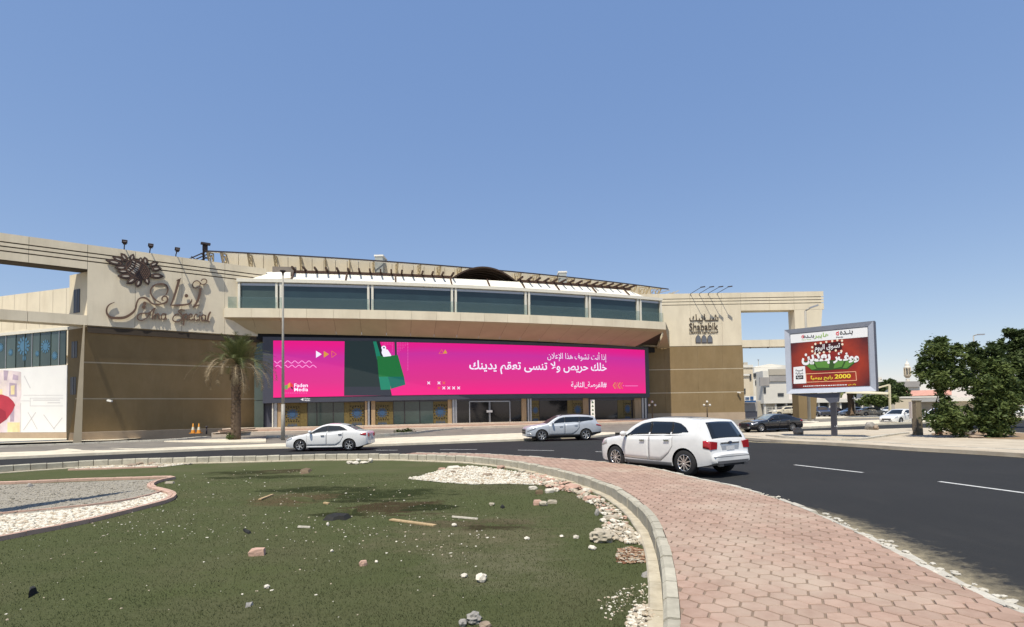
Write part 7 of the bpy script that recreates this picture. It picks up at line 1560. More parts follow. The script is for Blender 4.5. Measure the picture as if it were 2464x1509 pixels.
# --- boulders, wooden post and meter box on the median
M_rock = mat('rock_brown', (.30, .235, .175), .92, .25, 2.2, .6, 12, dirt=((.17, .13, .10), 1.6, .7)); M_rockg = mat('rock_grey', (.30, .285, .26), .92, .22, 2.2, .6, 12, dirt=((.18, .16, .14), 1.6, .7)); M_rockw = mat('rock_pale', (.60, .55, .46), .92, .15, 3, .5, 18); M_rockp = mat('rubble_pink', (.46, .30, .23), .92, .15, 4, .5, 25); M_conc = mat('rubble_concrete', (.38, .335, .26), .93, .15, 5, .5, 25)
def boulder(x, y, rx, ry, d, label, m, seed, cat='boulder', z=.15):
    b = at_z(x, y, z); k = b.y / FPX; o = MB().rock(b + Vector((0, 0, ry * k * .7)), (rx * k, rx * k * .8, ry * k), seed, 0, 1).build('boulder', m); tag(o, label, cat, None); return o
boulder(1921, 1046, 15, 10, 0, 'brown boulder lying left of the billboard post', M_rock, 1); boulder(2093, 1034, 11, 11, 0, 'tall grey boulder behind the median, left of the white saloon', M_rockg, 2); boulder(2108, 1034.5, 7, 7, 0, 'small brown boulder leaning on the tall grey one', M_rock, 3)
boulder(2334, 1046, 14, 10, 0, 'grey boulder between the two bushy trees', M_rockg, 4); boulder(2348, 1054, 20, 4, 0, 'flat dark rock lying in front of the grey boulder by trees', M_rock, 5)
M_timber = mat('timber_grey', (.22, .185, .13), .9, .2, 3, .6, 20, stretch=(4, 4, .4)); pbs = at_z(2209, 1047, .15); pt_ = at_depth(2207, 966, pbs.y); k = pbs.y / FPX
t = thing('timber_post', 'weathered square timber post with flared foot on the median', 'post', pbs); mb = MB(); hw = 6.2 * k; hz_ = pt_.z - .15
mb.hexa([pbs + Vector((-hw * 1.25, -hw * 1.1, -.1)), pbs + Vector((hw * 1.25, -hw * 1.1, -.1)), pbs + Vector((hw * 1.25, hw * 1.1, -.1)), pbs + Vector((-hw * 1.25, hw * 1.1, -.1))], [pbs + Vector((-hw, -hw, hz_)), pbs + Vector((hw, -hw, hz_)), pbs + Vector((hw, hw, hz_)), pbs + Vector((-hw, hw, hz_))]); mb.build('post', M_timber, t)
MB().bar(pbs + Vector((-hw * 2.6, -.1, -.05)), pbs + Vector((-hw * .7, -.1, hz_ * .28)), .08, .08).build('brace', M_timber, t); mb = MB(); mb.box(pbs + Vector((0, 0, hz_ + .03)), (hw * 2.3, hw * 2.3, .06)); mb.build('cap', M_timber, t)
mbp = at_z(2197, 1036, .15); k2 = mbp.y / FPX; t = thing('meter_box', 'pale cabinet on legs standing just behind the timber post', 'cabinet', mbp); zt0, zt1 = at_depth(2197, 1007, mbp.y).z, at_depth(2197, 966.5, mbp.y).z
mb = MB(); mb.box((mbp.x, mbp.y, (zt0 + zt1) / 2), (9 * k2, .25, zt1 - zt0)); mb.build('box', mat('cabinet_pale', (.55, .50, .46), .6, .06, 2), t); mb = MB(); mb.tube([mbp + Vector((.0, 0, -.05)), Vector((mbp.x, mbp.y, zt0))], .05, 6); mb.build('leg', M_bolt, t)
# --- carport, wall, railing
M_cp = mat('carport_cream', (.60, .54, .38), .7, .08, 2); D = 80
cb, ct = at_depth(2141, 980, D), at_depth(2140, 926, D); t = thing('carport', 'cream cantilever carport with sloping sheet roof and braced post', 'carport', cb); MB().bar(cb - Vector((0, 0, .8)), ct, .24, .24, up=Vector((0, 1, 0))).build('post', M_cp, t)
a = at_depth(2030, 946, D + 1); b = at_depth(2138, 947, D); MB().bar(ct, at_depth(2112, 933, D), .2, .2).build('tie', M_cp, t); MB().bar(at_depth(2140, 958, D), at_depth(2126, 949, D), .12, .12).build('brace', M_cp, t)
mb = MB(); mb.hexa([at_depth(2034, 946.5, D - 2.5), at_depth(2138, 949.5, D - 2.5), at_depth(2138, 946, D + 3), at_depth(2050, 941, D + 3)], [p + Vector((0, 0, .12)) for p in (at_depth(2034, 946.5, D - 2.5), at_depth(2138, 949.5, D - 2.5), at_depth(2138, 946, D + 3), at_depth(2050, 941, D + 3))]); mb.build('roof', M_cp, t)
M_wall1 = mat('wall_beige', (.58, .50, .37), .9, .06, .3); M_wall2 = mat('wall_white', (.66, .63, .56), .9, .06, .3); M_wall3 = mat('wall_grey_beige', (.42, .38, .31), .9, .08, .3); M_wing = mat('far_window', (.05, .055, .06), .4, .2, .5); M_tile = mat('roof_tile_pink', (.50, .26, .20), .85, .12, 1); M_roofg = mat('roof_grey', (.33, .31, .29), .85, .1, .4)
def bxp(mb, x0, x1, y0, y1, d, dep, mi=0):
    a = at_depth(x0, y1, d); b = at_depth(x1, y0, d); zl = min(at_depth(x0, y1, d).z, at_depth(x1, y1, d).z); zh = (at_depth(x0, y0, d).z + at_depth(x1, y0, d).z) / 2; mb.box(((a.x + b.x) / 2, d + dep / 2, (zl + zh) / 2), (abs(b.x - a.x), dep, zh - zl), mi=mi); return mb
def house(name, label, cat, d, parts, gx, gy=1000):
    t = thing(name, label, cat, at_depth(gx, gy, d))
    for (nm, x0, x1, y0, y1, dd, dep, m) in parts: bxp(MB(), x0, x1, y0, y1, d + dd, dep, ).build(nm, m, t)
    return t
wl = house('boundary_wall', 'long plain beige wall behind the parked cars at right', 'wall', 96, [('wall', 2147, 2300, 955.5, 1000, 0, .4, M_wall1), ('coping', 2145, 2302, 953.5, 956, -.1, .6, M_wall2), ('pier', 2143, 2152, 957, 1000, -.15, .5, M_wall3)], 2220)
house('low_building', 'long low shop row with pale fascia behind the car park', 'building', 108, [('wall', 1800, 2150, 963, 1002, 1.5, 8, M_wall3), ('fascia', 1838, 2150, 960, 966, 0, 3, M_wall2)] + [('opening', x, x + w, 970, 1000, 1.4, .12, M_wing if i % 3 else M_wall2) for i, (x, w) in enumerate([(1842 + 26 * k, 20) for k in range(12)])] + [('column', x, x + 2.4, 966, 1001, .3, .5, M_wall2) for x in [1840 + 26 * k for k in range(12)]], 1980)  # grey-beige of the wall carries the shade below the fascia in its colour
house('cream_house', 'narrow cream house just right of the brown wing, with shaded side', 'building', 120, [('wall', 1788, 1811, 883, 1003, 0, 10, M_wall1), ('parapet', 1787, 1812, 878, 884, -.2, 10.4, M_wall2), ('lower_wing', 1786, 1803, 903, 1003, -4, 5, M_wall1), ('cornice', 1785, 1804, 900, 904, -4.3, 5.4, M_wall2), ('water_tank', 1790, 1799, 872, 878, 2, 3, M_wall3), ('window', 1790, 1794, 935, 948, -4.15, .2, M_wing), ('window', 1804, 1808, 900, 915, -.15, .2, M_wing)], 1798)
house('white_house', 'white and grey gabled house seen through the pylon opening', 'building', 135, [('wall', 1839, 1896, 892, 1003, 0, 12, M_wall2), ('left_wing', 1812, 1842, 897, 1003, 4, 10, M_wall2), ('upper_storey', 1815, 1896, 884, 898, 6, 10, M_wall2), ('grey_band', 1851, 1896, 888, 902, -.3, .5, M_wall3), ('grey_band', 1852, 1896, 904.5, 917, -.3, .5, M_roofg), ('recess_shade', 1814, 1840, 898, 906, 3.7, .5, M_wing), ('recess_shade', 1829, 1851, 908, 928, -.2, .4, M_roofg), ('window', 1818, 1826, 915, 926, 3.8, .3, M_wing), ('window', 1838, 1843, 932, 946, -.15, .3, M_wing), ('window', 1872, 1886, 946, 953, -.15, .3, M_wing)], 1855)  # recess boxes stand proud of the walls, their dark colour painting a recess's shade
d = 145; mb = MB(); P = [at_depth(1812, 884, d), at_depth(1852, 875.5, d), at_depth(1898, 880, d), at_depth(1898, 884, d)]; mb.hexa(P, [p + Vector((0, 14, 0)) for p in P]); mb.build('gable_roof', M_wall2, [o for o in COL.objects if o.name == 'white_house'][0])
house('grey_roof_house', 'far low house with wide grey roof below the minaret', 'building', 190, [('roof', 2125, 2215, 918, 931, 0, 14, M_roofg), ('wall', 2128, 2213, 930, 975, 1, 12, M_wall2), ('window', 2180, 2186, 938, 945, .8, .3, M_wing)], 2170)
h = house('tiled_house', 'far house with pink tiled roof above the beige wall', 'building', 150, [('wall', 2188, 2290, 950, 985, 1, 10, M_wall1)], 2230); a, b = at_depth(2187, 953, 149.5), at_depth(2290, 950, 149.5); c_, e_ = at_depth(2196, 940, 154), at_depth(2290, 937, 154); mb = MB(); mb.hexa([a, b, b + Vector((0, 12, 0)), a + Vector((0, 12, 0))], [c_, e_, e_ + Vector((0, 3, 0)), c_ + Vector((0, 3, 0))]); mb.build('roof', M_tile, h)
house('garden_building', 'low pale building glimpsed between the two bushy trees', 'building', 70, [('wall', 2300, 2440, 962, 1003, 1, 6, M_wall3), ('fascia', 2290, 2445, 955, 963, 0, 7, M_wall2), ('window', 2404, 2416, 968, 978, .85, .25, M_wall2)], 2370)
house('flat_house', 'far flat roofed house just right of the billboard edge', 'building', 210, [('wall', 2100, 2140, 925, 985, 0, 12, M_wall2), ('roof', 2096, 2143, 921, 926, -1, 14, M_roofg), ('tower', 2110, 2122, 908, 922, 2, 6, M_wall2)], 2120)
# minaret
d = 320; b = at_depth(2188, 1000, d); k = d / FPX; t = thing('minaret', 'slender pale minaret with arcaded gallery on the skyline', 'minaret', b); Z = lambda y: at_depth(2188, y, d).z - b.z
mb = MB(); mb.lathe(b, [(4.2 * k, 0), (4.0 * k, Z(912)), (3.6 * k, Z(912))], 8, smooth=False); mb.build('shaft', M_wall2, t); mb = MB(); mb.lathe(b, [(3.6 * k, Z(910)), (7.6 * k, Z(904)), (7.6 * k, Z(902)), (5.4 * k, Z(902))], 8, smooth=False); mb.build('gallery_base', M_wall3, t); mb = MB(); mb.lathe(b, [(5.2 * k, Z(903)), (5.2 * k, Z(886)), (7.2 * k, Z(885.6)), (7.2 * k, Z(883)), (5 * k, Z(882)), (4.6 * k, Z(876)), (2 * k, Z(872)), (.4 * k, Z(868)), (.1, Z(864))], 8, smooth=False); mb.build('cap', M_wall2, t)
for i in range(8): a = 2 * pi * (i + .5) / 8; mb = MB(); mb.box(b + Vector((cos(a) * 6.9 * k, sin(a) * 6.9 * k, (Z(902) + Z(885.6)) / 2)), (1.3 * k, 1.3 * k, Z(885.6) - Z(902)), a); mb.build('pillar', M_wall1, t)
for i in range(8): a = 2 * pi * i / 8; mb = MB(); mb.box(b + Vector((cos(a) * 4.9 * k, sin(a) * 4.9 * k, (Z(902) + Z(887)) / 2)), (.8 * k, 2.2 * k, (Z(887) - Z(902)) * .95), a); mb.build('arch_opening', M_wing, t)
# railing and bank sign behind the black saloon
D = 72; t = thing('railing', 'pale metal railing behind the black saloon', 'railing', at_depth(1872, 990, D)); M_rail = mat('railing_pale', (.55, .52, .45), .6, .08, 3)
for y in (980, 985.5, 991): MB().bar(at_depth(1845, y, D), at_depth(1904, y - .5, D), .05, .05).build('rail', M_rail, t)
for x in (1845, 1858, 1882, 1904): MB().bar(at_depth(x, 979, D), at_depth(x, 996, D), .06, .06).build('rail_post', M_rail, t)
D = 100; t = thing('shop_sign', 'white and blue shop sign beside the brown wing corner', 'sign', at_depth(1806, 958, D)); M_sb = flat('sign_blue', (.03, .09, .22), .5); bxp(MB(), 1792, 1819, 953, 964, D, .4).build('panel', M_white_paint, t); bxp(MB(), 1805.5, 1813, 954, 961.5, D - .1, .08).build('logo_panel', M_sb, t); bxp(MB(), 1794, 1819, 964, 968, D - .05, .4).build('lower_band', M_sb, t)
for y in (956, 959.2): bxp(MB(), 1793.5, 1803, y, y + 1.5, D - .1, .06).build('small_lettering', M_sb, t)
bxp(MB(), 1789, 1822, 968, 1000, D + 1, 4).build('kiosk', M_roofg, t)
mb = MB(); D = 74; t = thing('low_wall', 'dark low wall end between the brown wing and the black saloon', 'wall', at_depth(1803, 1000, D)); bxp(MB(), 1791, 1822, 990, 1003, D, .6).build('wall', M_ledframe, t)
# ================================================================== BEDS, RUBBLE AND LITTER ON THE ISLAND
# unseen mast added outside the frame at left, whose shadow falls on the gravel bed
q1 = at_z(325, 1183, LAWN); sv = Vector((SUNV.x / -SUNV.z, SUNV.y / -SUNV.z, 0)); hM = 10.5; base = Vector((q1.x, q1.y, LAWN)) - sv * hM
t = thing('shadow_mast', 'unseen tapered mast added left of the gravel bed for its shadow', 'mast', base); P = [base + Vector((.05 * sin(k * 1.3), .04 * cos(k * 2.1), hM * k / 14)) for k in range(15)]; MB().tube(P, [.40, .36, .38, .31, .36, .28, .34, .26, .31, .22, .27, .18, .20, .11, .05], 9).build('trunk', M_palmbark, t)
E0 = lambda x, y: (x * .30359, 1051.2 + y * .30359); E7 = lambda x, y: (549.1 + x * .30359, 1051.2 + y * .30359); E12 = lambda x, y: (941.4 + x * .30359, 1051.2 + y * .30359)
def edging(name, label, pts, w, h, step=.75):
    k = thing(name, label, 'edging'); del k['category']; k['kind'] = 'structure'; P = resample(smooth_path([at_z(*E0(x, y), LAWN) for x, y in pts], 6), step); r = random.Random(len(pts))
    for i in range(len(P) - 1):
        a, b = P[i], P[i + 1]; ta = (P[min(i + 1, len(P) - 1)] - P[max(i - 1, 0)]).normalized(); tb = (P[min(i + 2, len(P) - 1)] - P[i]).normalized()
        def pr(p, d): n_ = Vector((-d.y, d.x, 0)); hh = h + r.uniform(-.006, .006); return [p - n_ * w / 2 + Vector((0, 0, -.06)), p + n_ * w / 2 + Vector((0, 0, -.06)), p + n_ * w / 2 + Vector((0, 0, hh)), p + n_ * .012 + Vector((0, 0, hh)), p + Vector((0, 0, hh - .018)), p - n_ * .012 + Vector((0, 0, hh)), p - n_ * w / 2 + Vector((0, 0, hh - .01))]
        d = (b - a).normalized(); mb = MB(); mb.hexa(pr(a + d * .004, ta), pr(b - d * .004, tb)); mb.build('edging_stone', M_pinkc, k)
edging('bed_edging', 'pink moulded edging sweeping round the gravel and white stone beds', [(-500, 395), (-150, 382), (200, 370), (600, 352), (1000, 340), (1280, 331), (1395, 333), (1330, 343), (1235, 365), (1192, 392), (1205, 415), (1275, 434), (1345, 452), (1368, 482), (1310, 522), (1150, 565), (1000, 604), (800, 655), (600, 702), (300, 762), (0, 820), (-400, 905)], .17, .085, .55)
edging('bed_divider', 'pink edging between the grey gravel and the white stones', [(1285, 438), (1150, 480), (950, 520), (750, 548), (560, 568), (380, 585), (200, 602), (0, 620), (-300, 650)], .10, .06, .6)
edging('far_edging', 'pink edging of the white stone wedge along the kerb', [(545, 266), (700, 262), (900, 256), (1100, 248), (1300, 240)], .12, .06, .8)
def bed(name, pts, m, Zf, z): mb = MB(); mb.sheet([at_z(*Zf(x, y), z) for x, y in pts]); me = mb.mesh(name, m); return link(me, name, kind='structure')
M_gravel = mat('gravel_grey', (.30, .275, .225), .95, .28, 26, .8, 70, dirt=((.20, .17, .13), 3, .5)); M_wbed = mat('white_stone_bed', (.60, .565, .48), .95, .22, 22, .8, 60)
bed('gravel_bed', [(-600, 400), (200, 374), (1000, 344), (1290, 336), (1232, 366), (1190, 392), (1205, 416), (1272, 438), (1150, 482), (950, 522), (750, 550), (560, 570), (200, 604), (-400, 660)], M_gravel, E0, LAWN + .025)
bed('white_stone_bed', [(1285, 442), (1340, 455), (1362, 482), (1305, 520), (1150, 562), (1000, 600), (600, 698), (300, 757), (0, 815), (-400, 900), (-400, 665), (0, 625), (560, 572), (950, 524)], M_wbed, E0, LAWN + .02)
bed('white_stone_wedge', [(560, 262), (700, 240), (1000, 222), (1400, 218), (1480, 214), (1300, 238), (900, 254)], M_wbed, E0, LAWN + .012)
bed('white_stone_patch', [(130, 333), (270, 300), (420, 258), (640, 232), (900, 262), (1080, 296), (1260, 322), (1380, 372), (1330, 392), (1180, 380), (940, 372), (640, 376), (420, 362)], M_wbed, E12, LAWN + .010)
def scatter(name, pts, Zf, n, rmin, rmax, mats, seed, z0=LAWN, heap=0.0, flatk=.65, sub=0, margin=True):
    r = random.Random(seed); poly = [at_z(*Zf(x, y), z0) for x, y in pts]; P2 = [(p.x, p.y) for p in poly]; x0, x1 = min(p[0] for p in P2), max(p[0] for p in P2); y0, y1 = min(p[1] for p in P2), max(p[1] for p in P2); mb = MB(); c = 0; tries = 0
    cx, cy = sum(p[0] for p in P2) / len(P2), sum(p[1] for p in P2) / len(P2); sx, sy = (x1 - x0) / 2, (y1 - y0) / 2
    while c < n and tries < n * 60:
        tries += 1; x, y = r.uniform(x0, x1), r.uniform(y0, y1)
        if not inside(x, y, P2): continue
        s_ = rmin + (rmax - rmin) * r.random() ** 2.2; hz = heap * max(0, 1 - ((x - cx) / sx) ** 2 - ((y - cy) / sy) ** 2) * r.random()
        mb.rock((x, y, z0 + s_ * .25 + hz), (s_ * r.uniform(.8, 1.5), s_ * r.uniform(.7, 1.1), s_ * flatk * r.uniform(.6, 1.1)), r.random(), r.randrange(len(mats)), sub); c += 1
    return mb.build(name, mats, kind='stuff')
M_peb = mat('pebble_white', (.60, .56, .47), .9, .18, 30); M_peb2 = mat('pebble_cream', (.42, .35, .26), .9, .18, 30); M_grav2 = mat('gravel_dark', (.22, .20, .16), .95, .25, 30); M_grav3 = mat('gravel_light', (.36, .33, .27), .95, .25, 30)
scatter('white_pebbles', [(1275, 448), (1355, 470), (1300, 515), (1000, 594), (600, 690), (0, 805), (-200, 845), (-200, 655), (0, 632), (560, 580), (950, 532)], E0, 3600, .022, .055, [M_peb, M_peb, M_peb2], 31, LAWN + .02)
scatter('bed_gravel', [(-250, 392), (1000, 350), (1270, 342), (1190, 395), (1250, 435), (950, 515), (560, 562), (-250, 640)], E0, 2600, .012, .032, [M_grav2, M_grav3, M_grav3], 32, LAWN + .025)
scatter('white_pebbles', [(130, 333), (270, 300), (420, 258), (640, 232), (900, 262), (1080, 296), (1260, 322), (1380, 372), (1330, 392), (1180, 380), (940, 372), (640, 376), (420, 362)], E12, 2200, .02, .065, [M_peb, M_peb, M_peb2], 33, LAWN + .01)
scatter('white_pebbles', [(560, 262), (700, 238), (1000, 222), (1480, 214), (1300, 238), (900, 254)], E0, 500, .02, .06, [M_peb, M_peb2], 34, LAWN + .01)
scatter('kerb_rubble', [(1040, 262), (1260, 325), (1480, 400), (1600, 440), (1560, 470), (1330, 430), (1120, 370)], E12, 330, .02, .10, [M_conc, M_rockp, M_peb2, M_rockp], 35, heap=.05)
scatter('kerb_rubble', [(1450, 465), (1640, 475), (1720, 540), (1860, 640), (1880, 720), (1700, 700), (1620, 560)], E12, 260, .015, .07, [M_conc, M_peb, M_peb2, M_rockp], 36, heap=.03)
scatter('kerb_rubble', [(1660, 700), (1880, 700), (1980, 790), (2000, 860), (1850, 850), (1740, 800)], E12, 420, .015, .06, [M_conc, M_peb, M_peb2], 37, heap=.07)
M_litter = mat('leaf_litter', (.16, .075, .04), .9, .4, 20); M_litter2 = mat('leaf_litter_pale', (.33, .22, .14), .9, .3, 20)
scatter('leaf_litter', [(1780, 960), (1800, 900), (1900, 870), (2010, 900), (2040, 1000), (1900, 1010), (1800, 1000)], E12, 700, .010, .034, [M_litter, M_litter2, M_conc], 38, heap=.06, flatk=.35)
scatter('kerb_rubble', [(1860, 1500), (1880, 1430), (1960, 1340), (2090, 1330), (2140, 1400), (2140, 1560), (1900, 1560)], E12, 800, .010, .035, [M_conc, M_peb, M_peb2], 39, heap=.06)
scatter('kerb_rubble', [(1640, 1300), (1900, 1180), (2050, 1120), (2120, 1330), (1900, 1340), (1700, 1480)], E12, 160, .006, .02, [M_peb, M_peb2], 40)
scatter('stone_chips', [(-400, 850), (300, 770), (1000, 610), (1390, 470), (2067, 430), (3200, 330), (3900, 560), (4100, 800), (4150, 1500), (-400, 1500)], E0, 330, .006, .020, [M_peb, M_peb, M_peb2], 41)
scatter('stone_chips', [(300, 640), (900, 560), (1500, 560), (2300, 640), (3300, 520), (3950, 760), (3800, 1000), (3000, 900), (2000, 820), (900, 840)], E0, 250, .007, .022, [M_peb, M_peb, M_peb2, M_conc], 42)
scatter('stone_chips', [(1400, 300), (2000, 240), (2700, 260), (3100, 380), (3400, 450), (3300, 560), (2300, 560), (1400, 460)], E0, 110, .010, .030, [M_peb, M_peb2], 43)
# things one can pick out
def stone(Zf, x, y, wx, wy, label, m, seed, name='stone', cat='stone', sub=1, grp=None):
    b = at_z(*Zf(x, y + wy * .4), LAWN); k = b.y / FPX * .30359; o = MB().rock(b + Vector((0, 0, wy * k * .42)), (wx * k * .5, wx * k * .42, max(.02, wy * k * .62)), seed, 0, sub).build(name, m); return tag(o, label, cat, grp)
def block(Zf, x, y, wx, wy, rz, label, m, seed, name='block', cat='rubble block'):
    b = at_z(*Zf(x, y + wy * .4), LAWN); k = b.y / FPX * .30359; w, h = wx * k, wy * k * .8; r = random.Random(seed); mb = MB(); q = lambda z, s_: [b + Matrix.Rotation(rz, 3, 'Z') @ Vector((dx * w * .5 * s_ * r.uniform(.8, 1.08), dy * w * .34 * s_ * r.uniform(.8, 1.1), z + r.uniform(-.08, .08) * h)) for dx, dy in ((-1, -1), (0, -1.15), (1, -.9), (1.05, .3), (.8, 1), (-.6, 1), (-1.05, .2))]
    A = q(-.02, 1); B = q(h * .6, 1.02); C_ = q(h, .82); mb.hexa(A, B); 
    n = len(A); base = len(mb.v); mb.v += [tuple(p) for p in B + C_]
    for i in range(n): mb.f.append((base + i, base + (i + 1) % n, base + n + (i + 1) % n, base + n + i)); mb.m.append(0); mb.sm.append(False)
    mb.f.append(tuple(base + n + i for i in range(n))); mb.m.append(0); mb.sm.append(False)
    return tag(mb.build(name, m), label, cat)
block(E7, 235, 910, 122, 62, .12, 'pink broken brick lying alone on the turf left of centre', M_rockp, 1)
block(E7, 1070, 1002, 58, 44, .5, 'small brown and pink stone on the turf near the middle', M_rockp, 2)
stone(E12, 715, 1122, 104, 62, 'white pitted stone, largest on the open turf', M_rockw, 3); stone(E12, 578, 1102, 64, 28, 'pale flat stone just left of the white pitted stone', M_rockw, 4); stone(E7, 305, 1190, 44, 28, 'small white stone below the pink broken brick', M_rockw, 5)
stone(E7, 822, 905, 30, 18, 'small pale stone right of and level with the pink brick', M_rockw, 6); stone(E7, 1175, 990, 34, 20, 'small pale stone right of the brown and pink stone', M_rockw, 7); stone(E7, 790, 695, 26, 28, 'upright pale chip below the dark turf flap', M_rockw, 8); stone(E12, 1465, 795, 50, 26, 'pale stone left of the big concrete lump', M_rockw, 9); stone(E12, 1076, 806, 44, 24, 'pale stone right of the brown worn patch', M_rockw, 10)
stone(E12, 500, 700, 44, 24, 'pale stone at the end of the dark wet streak', M_rockw, 11); stone(E12, 798, 535, 52, 24, 'flat grey stone left of the row of three blocks', M_conc, 12); stone(E12, 1350, 788, 40, 16, 'flat pale stone on the turf left of the lone pale stone', M_rockw, 13)
block(E12, 1158, 520, 70, 48, .1, 'pink block, left one of the row of three', M_rockp, 14); stone(E12, 1206, 532, 72, 36, 'rounded pale lump in the middle of the row of three', M_conc, 15); block(E12, 1275, 514, 78, 32, -.1, 'grey concrete block, right one of the row of three', M_conc, 16)
block(E12, 1120, 404, 66, 28, .3, 'pale slab at the tail of the white pebble patch', M_rockw, 17); block(E12, 1172, 436, 58, 40, 0, 'brown hollow block below the pebble patch', M_soil, 18); block(E12, 1250, 426, 74, 40, .4, 'pale block leaning by the kerb rubble', M_rockw, 19); stone(E12, 1308, 420, 52, 36, 'pale rounded block right of the leaning one', M_rockw, 20)
stone(E12, 1632, 604, 44, 48, 'grey round stone by the gutter strip', M_rockg, 21); stone(E12, 1668, 792, 180, 96, 'large pale concrete lump beside the kerb', M_conc, 22, 'concrete_lump', 'concrete lump', 2); stone(E12, 1592, 880, 66, 38, 'pale chunk below the large concrete lump', M_rockw, 23); block(E12, 1745, 636, 118, 30, .1, 'flat pale slab by the gutter strip above the lump', M_conc, 24); stone(E12, 1680, 662, 60, 30, 'pale stone left of the flat slab', M_rockw, 25)
block(E12, 1430, 400, 130, 50, .6, 'broken pink clay piece in the kerb rubble', M_rockp, 26); block(E12, 1570, 484, 110, 34, .5, 'pink slab lying flat at the end of the kerb rubble', M_rockp, 27); block(E12, 1545, 425, 80, 44, .9, 'tilted pale wedge against the kerb', M_rockw, 28)
stone(E12, 655, 1445, 120, 84, 'dusty grey rock half buried at the bottom edge', M_rockg, 29, sub=2); stone(E12, 570, 1478, 66, 60, 'smaller dusty rock left of the half buried one', M_rockg, 30); stone(E12, 745, 1495, 100, 50, 'low dusty rock right of the half buried one', M_rock, 31)
for i, (x, y, w, h, lb) in enumerate(((965, 205, 54, 28, 'leftmost pale stone of the cluster at the kerb foot'), (1010, 208, 60, 22, 'flat pale stone, second of the cluster at the kerb foot'), (1030, 186, 40, 20, 'small pale stone on top of the cluster at the kerb foot'), (1075, 205, 64, 18, 'long pale stone low in the cluster at the kerb foot'), (1128, 190, 46, 34, 'tallest pale stone, right end of the cluster at the kerb foot'))): stone(E7, x, y, w, h, lb, M_rockw, 40 + i)
for i, (x, y, w, h, lb) in enumerate(((1040, 225, 90, 20, 'brown flat stone on the white wedge by the far kerb'), (1110, 214, 60, 26, 'brown upright stone on the white wedge by the far kerb'), (1205, 214, 50, 28, 'small brown stone right of the upright one on the wedge'), (1250, 218, 70, 22, 'grey flat stone at the right of the white wedge'), (1490, 214, 66, 16, 'pale slab past the tip of the white wedge'))): stone(E0, x, y, w, h, lb, M_rock if i < 3 else M_conc, 50 + i)
for i, (x, y, w, h, lb, m) in enumerate(((402, 254, 60, 20, 'pinkish brick at the left of the white pebble patch', M_rockp), (495, 244, 110, 30, 'long pale slab on the top of the pebble patch', M_rockw), (490, 278, 40, 26, 'dark brown stone under the long pale slab', M_rock), (760, 300, 80, 26, 'brown flat stone in the middle of the pebble patch', M_rock), (865, 240, 70, 30, 'orange tinted block on the pebble patch by the kerb', M_rockp), (1000, 305, 56, 26, 'brown stone at the right of the pebble patch', M_rock), (1040, 270, 80, 24, 'grey slab against the kerb at the pebble patch', M_conc))): block(E12, x, y, w, h, .2 * i, lb, m, 60 + i)
stone(E0, 235, 388, 50, 34, 'pale stone on the grey gravel bed at left', M_rockg, 71); block(E0, 1345, 362, 66, 18, .1, 'short pale block beside the tip of the pink edging', M_conc, 72)
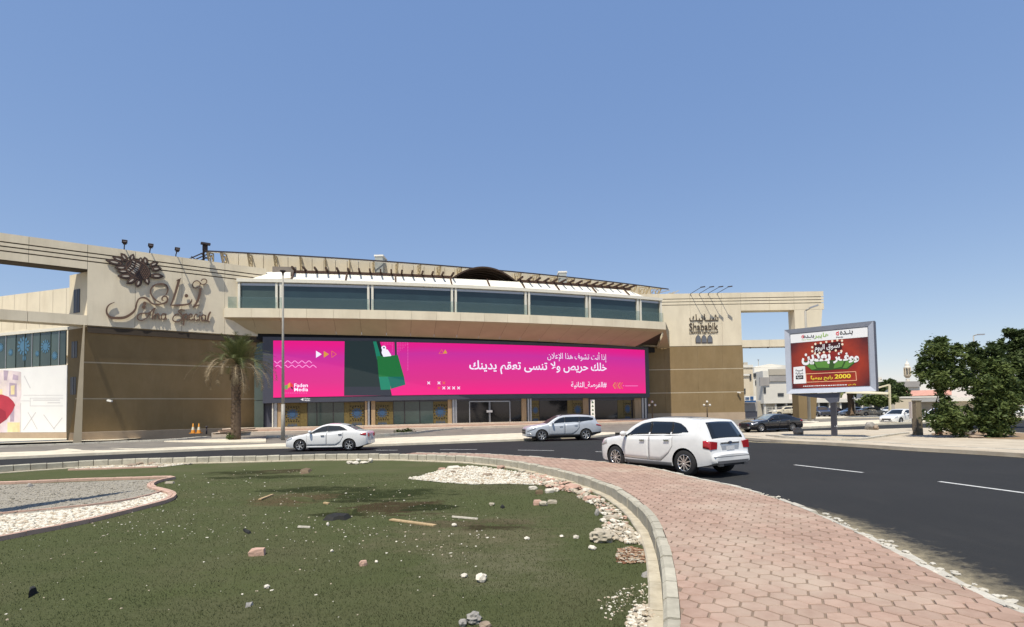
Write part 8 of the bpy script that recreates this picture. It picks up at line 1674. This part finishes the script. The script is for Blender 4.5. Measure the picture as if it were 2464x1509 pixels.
# timber and scraps
def lath(Zf, a, b, w, h, m, label, cat, name): p, q = at_z(*Zf(*a), LAWN + h), at_z(*Zf(*b), LAWN + h * .4); o = MB().bar(p, q, w * .75, h).build(name, m); return tag(o, label, cat)
M_tan = mat('timber_tan', (.40, .29, .16), .85, .15, 3, .3, 20, stretch=(6, 1, 1))
lath(E7, (1290, 655), (1640, 702), .15, .022, M_tan, 'tan plank lying at the lower edge of the dark turf', 'plank', 'plank'); lath(E7, (1775, 632), (1978, 650), .035, .03, M_rockw, 'thin pale stick on the turf right of the plank', 'stick', 'stick'); lath(E7, (250, 496), (352, 458), .10, .03, M_tan, 'short yellow lath on the brown streak', 'lath', 'lath'); lath(E7, (760, 522), (800, 530), .10, .03, M_tan, 'yellow chip of wood near the dark clods', 'wood chip', 'wood_chip'); lath(E7, (552, 712), (650, 716), .05, .03, M_rockw, 'flat pale strip on the turf above the pink brick', 'strip', 'strip'); lath(E12, (1540, 270 + 240), (1580, 520), .04, .02, M_rockw, 'small pale splinter left of the pink slab', 'splinter', 'splinter')
M_scrap = flat('scrap_black', (.02, .02, .018), .8)
def scrap(Zf, pts, label, cat, m=None, seed=1, lift=.08, name='turf_flap'):
    r = random.Random(seed); P = [at_z(*Zf(x, y), LAWN) for x, y in pts]; c = sum(P, Vector()) / len(P); top = [p + (c - p) * .3 + Vector((0, 0, lift * r.uniform(.4, 1.2))) for p in P]; mb = MB(); mb.hexa([p - Vector((0, 0, .02)) for p in P], top); return tag(mb.build(name, m or M_scrap), label, cat)
scrap(E7, [(740, 664), (820, 640), (880, 605), (950, 612), (985, 640), (930, 665), (880, 658), (820, 668)], 'torn black edge of turf curling up in the middle', 'turf flap', seed=2, lift=.08); scrap(E7, [(565, 268), (620, 258), (668, 262), (640, 290), (570, 300)], 'dark torn clump of turf near the kerb', 'turf clump', M_soil, 3, .10, 'turf_clump'); scrap(E7, [(930, 600), (1000, 590), (1030, 605), (980, 620)], 'green turf hump beside the torn black edge', 'turf hump', bpy.data.materials['turf_blade'], 4, .14, 'turf_hump')
scrap(E0, [(228, 1230), (265, 1218), (300, 1240), (250, 1262), (220, 1285)], 'black folded scrap on the turf at lower left', 'scrap', None, 5, .07, 'scrap'); scrap(E7, [(112, 742), (140, 752), (188, 765), (165, 775), (140, 765)], 'dark curled scrap above the pink brick', 'scrap', None, 6, .05, 'scrap'); scrap(E7, [(135, 1330), (165, 1325), (205, 1330), (180, 1350), (130, 1358)], 'black and white scrap low on the turf', 'scrap', M_rockg, 7, .04, 'scrap'); scrap(E12, [(860, 562), (880, 552), (906, 560), (885, 572)], 'dark clod left of the row of three blocks', 'clod', None, 8, .05, 'clod'); scrap(E12, [(1975, 1105), (2030, 1075), (2062, 1090), (2060, 1115), (2000, 1120)], 'grey metal scrap by the gutter near the right', 'scrap', M_rockg, 9, .05, 'scrap')
scrap(E7, [(470, 492), (600, 484), (700, 508), (690, 522), (560, 514)], 'dark ridge of turf along the streak', 'turf ridge', bpy.data.materials['turf_blade'], 10, .07, 'turf_ridge')
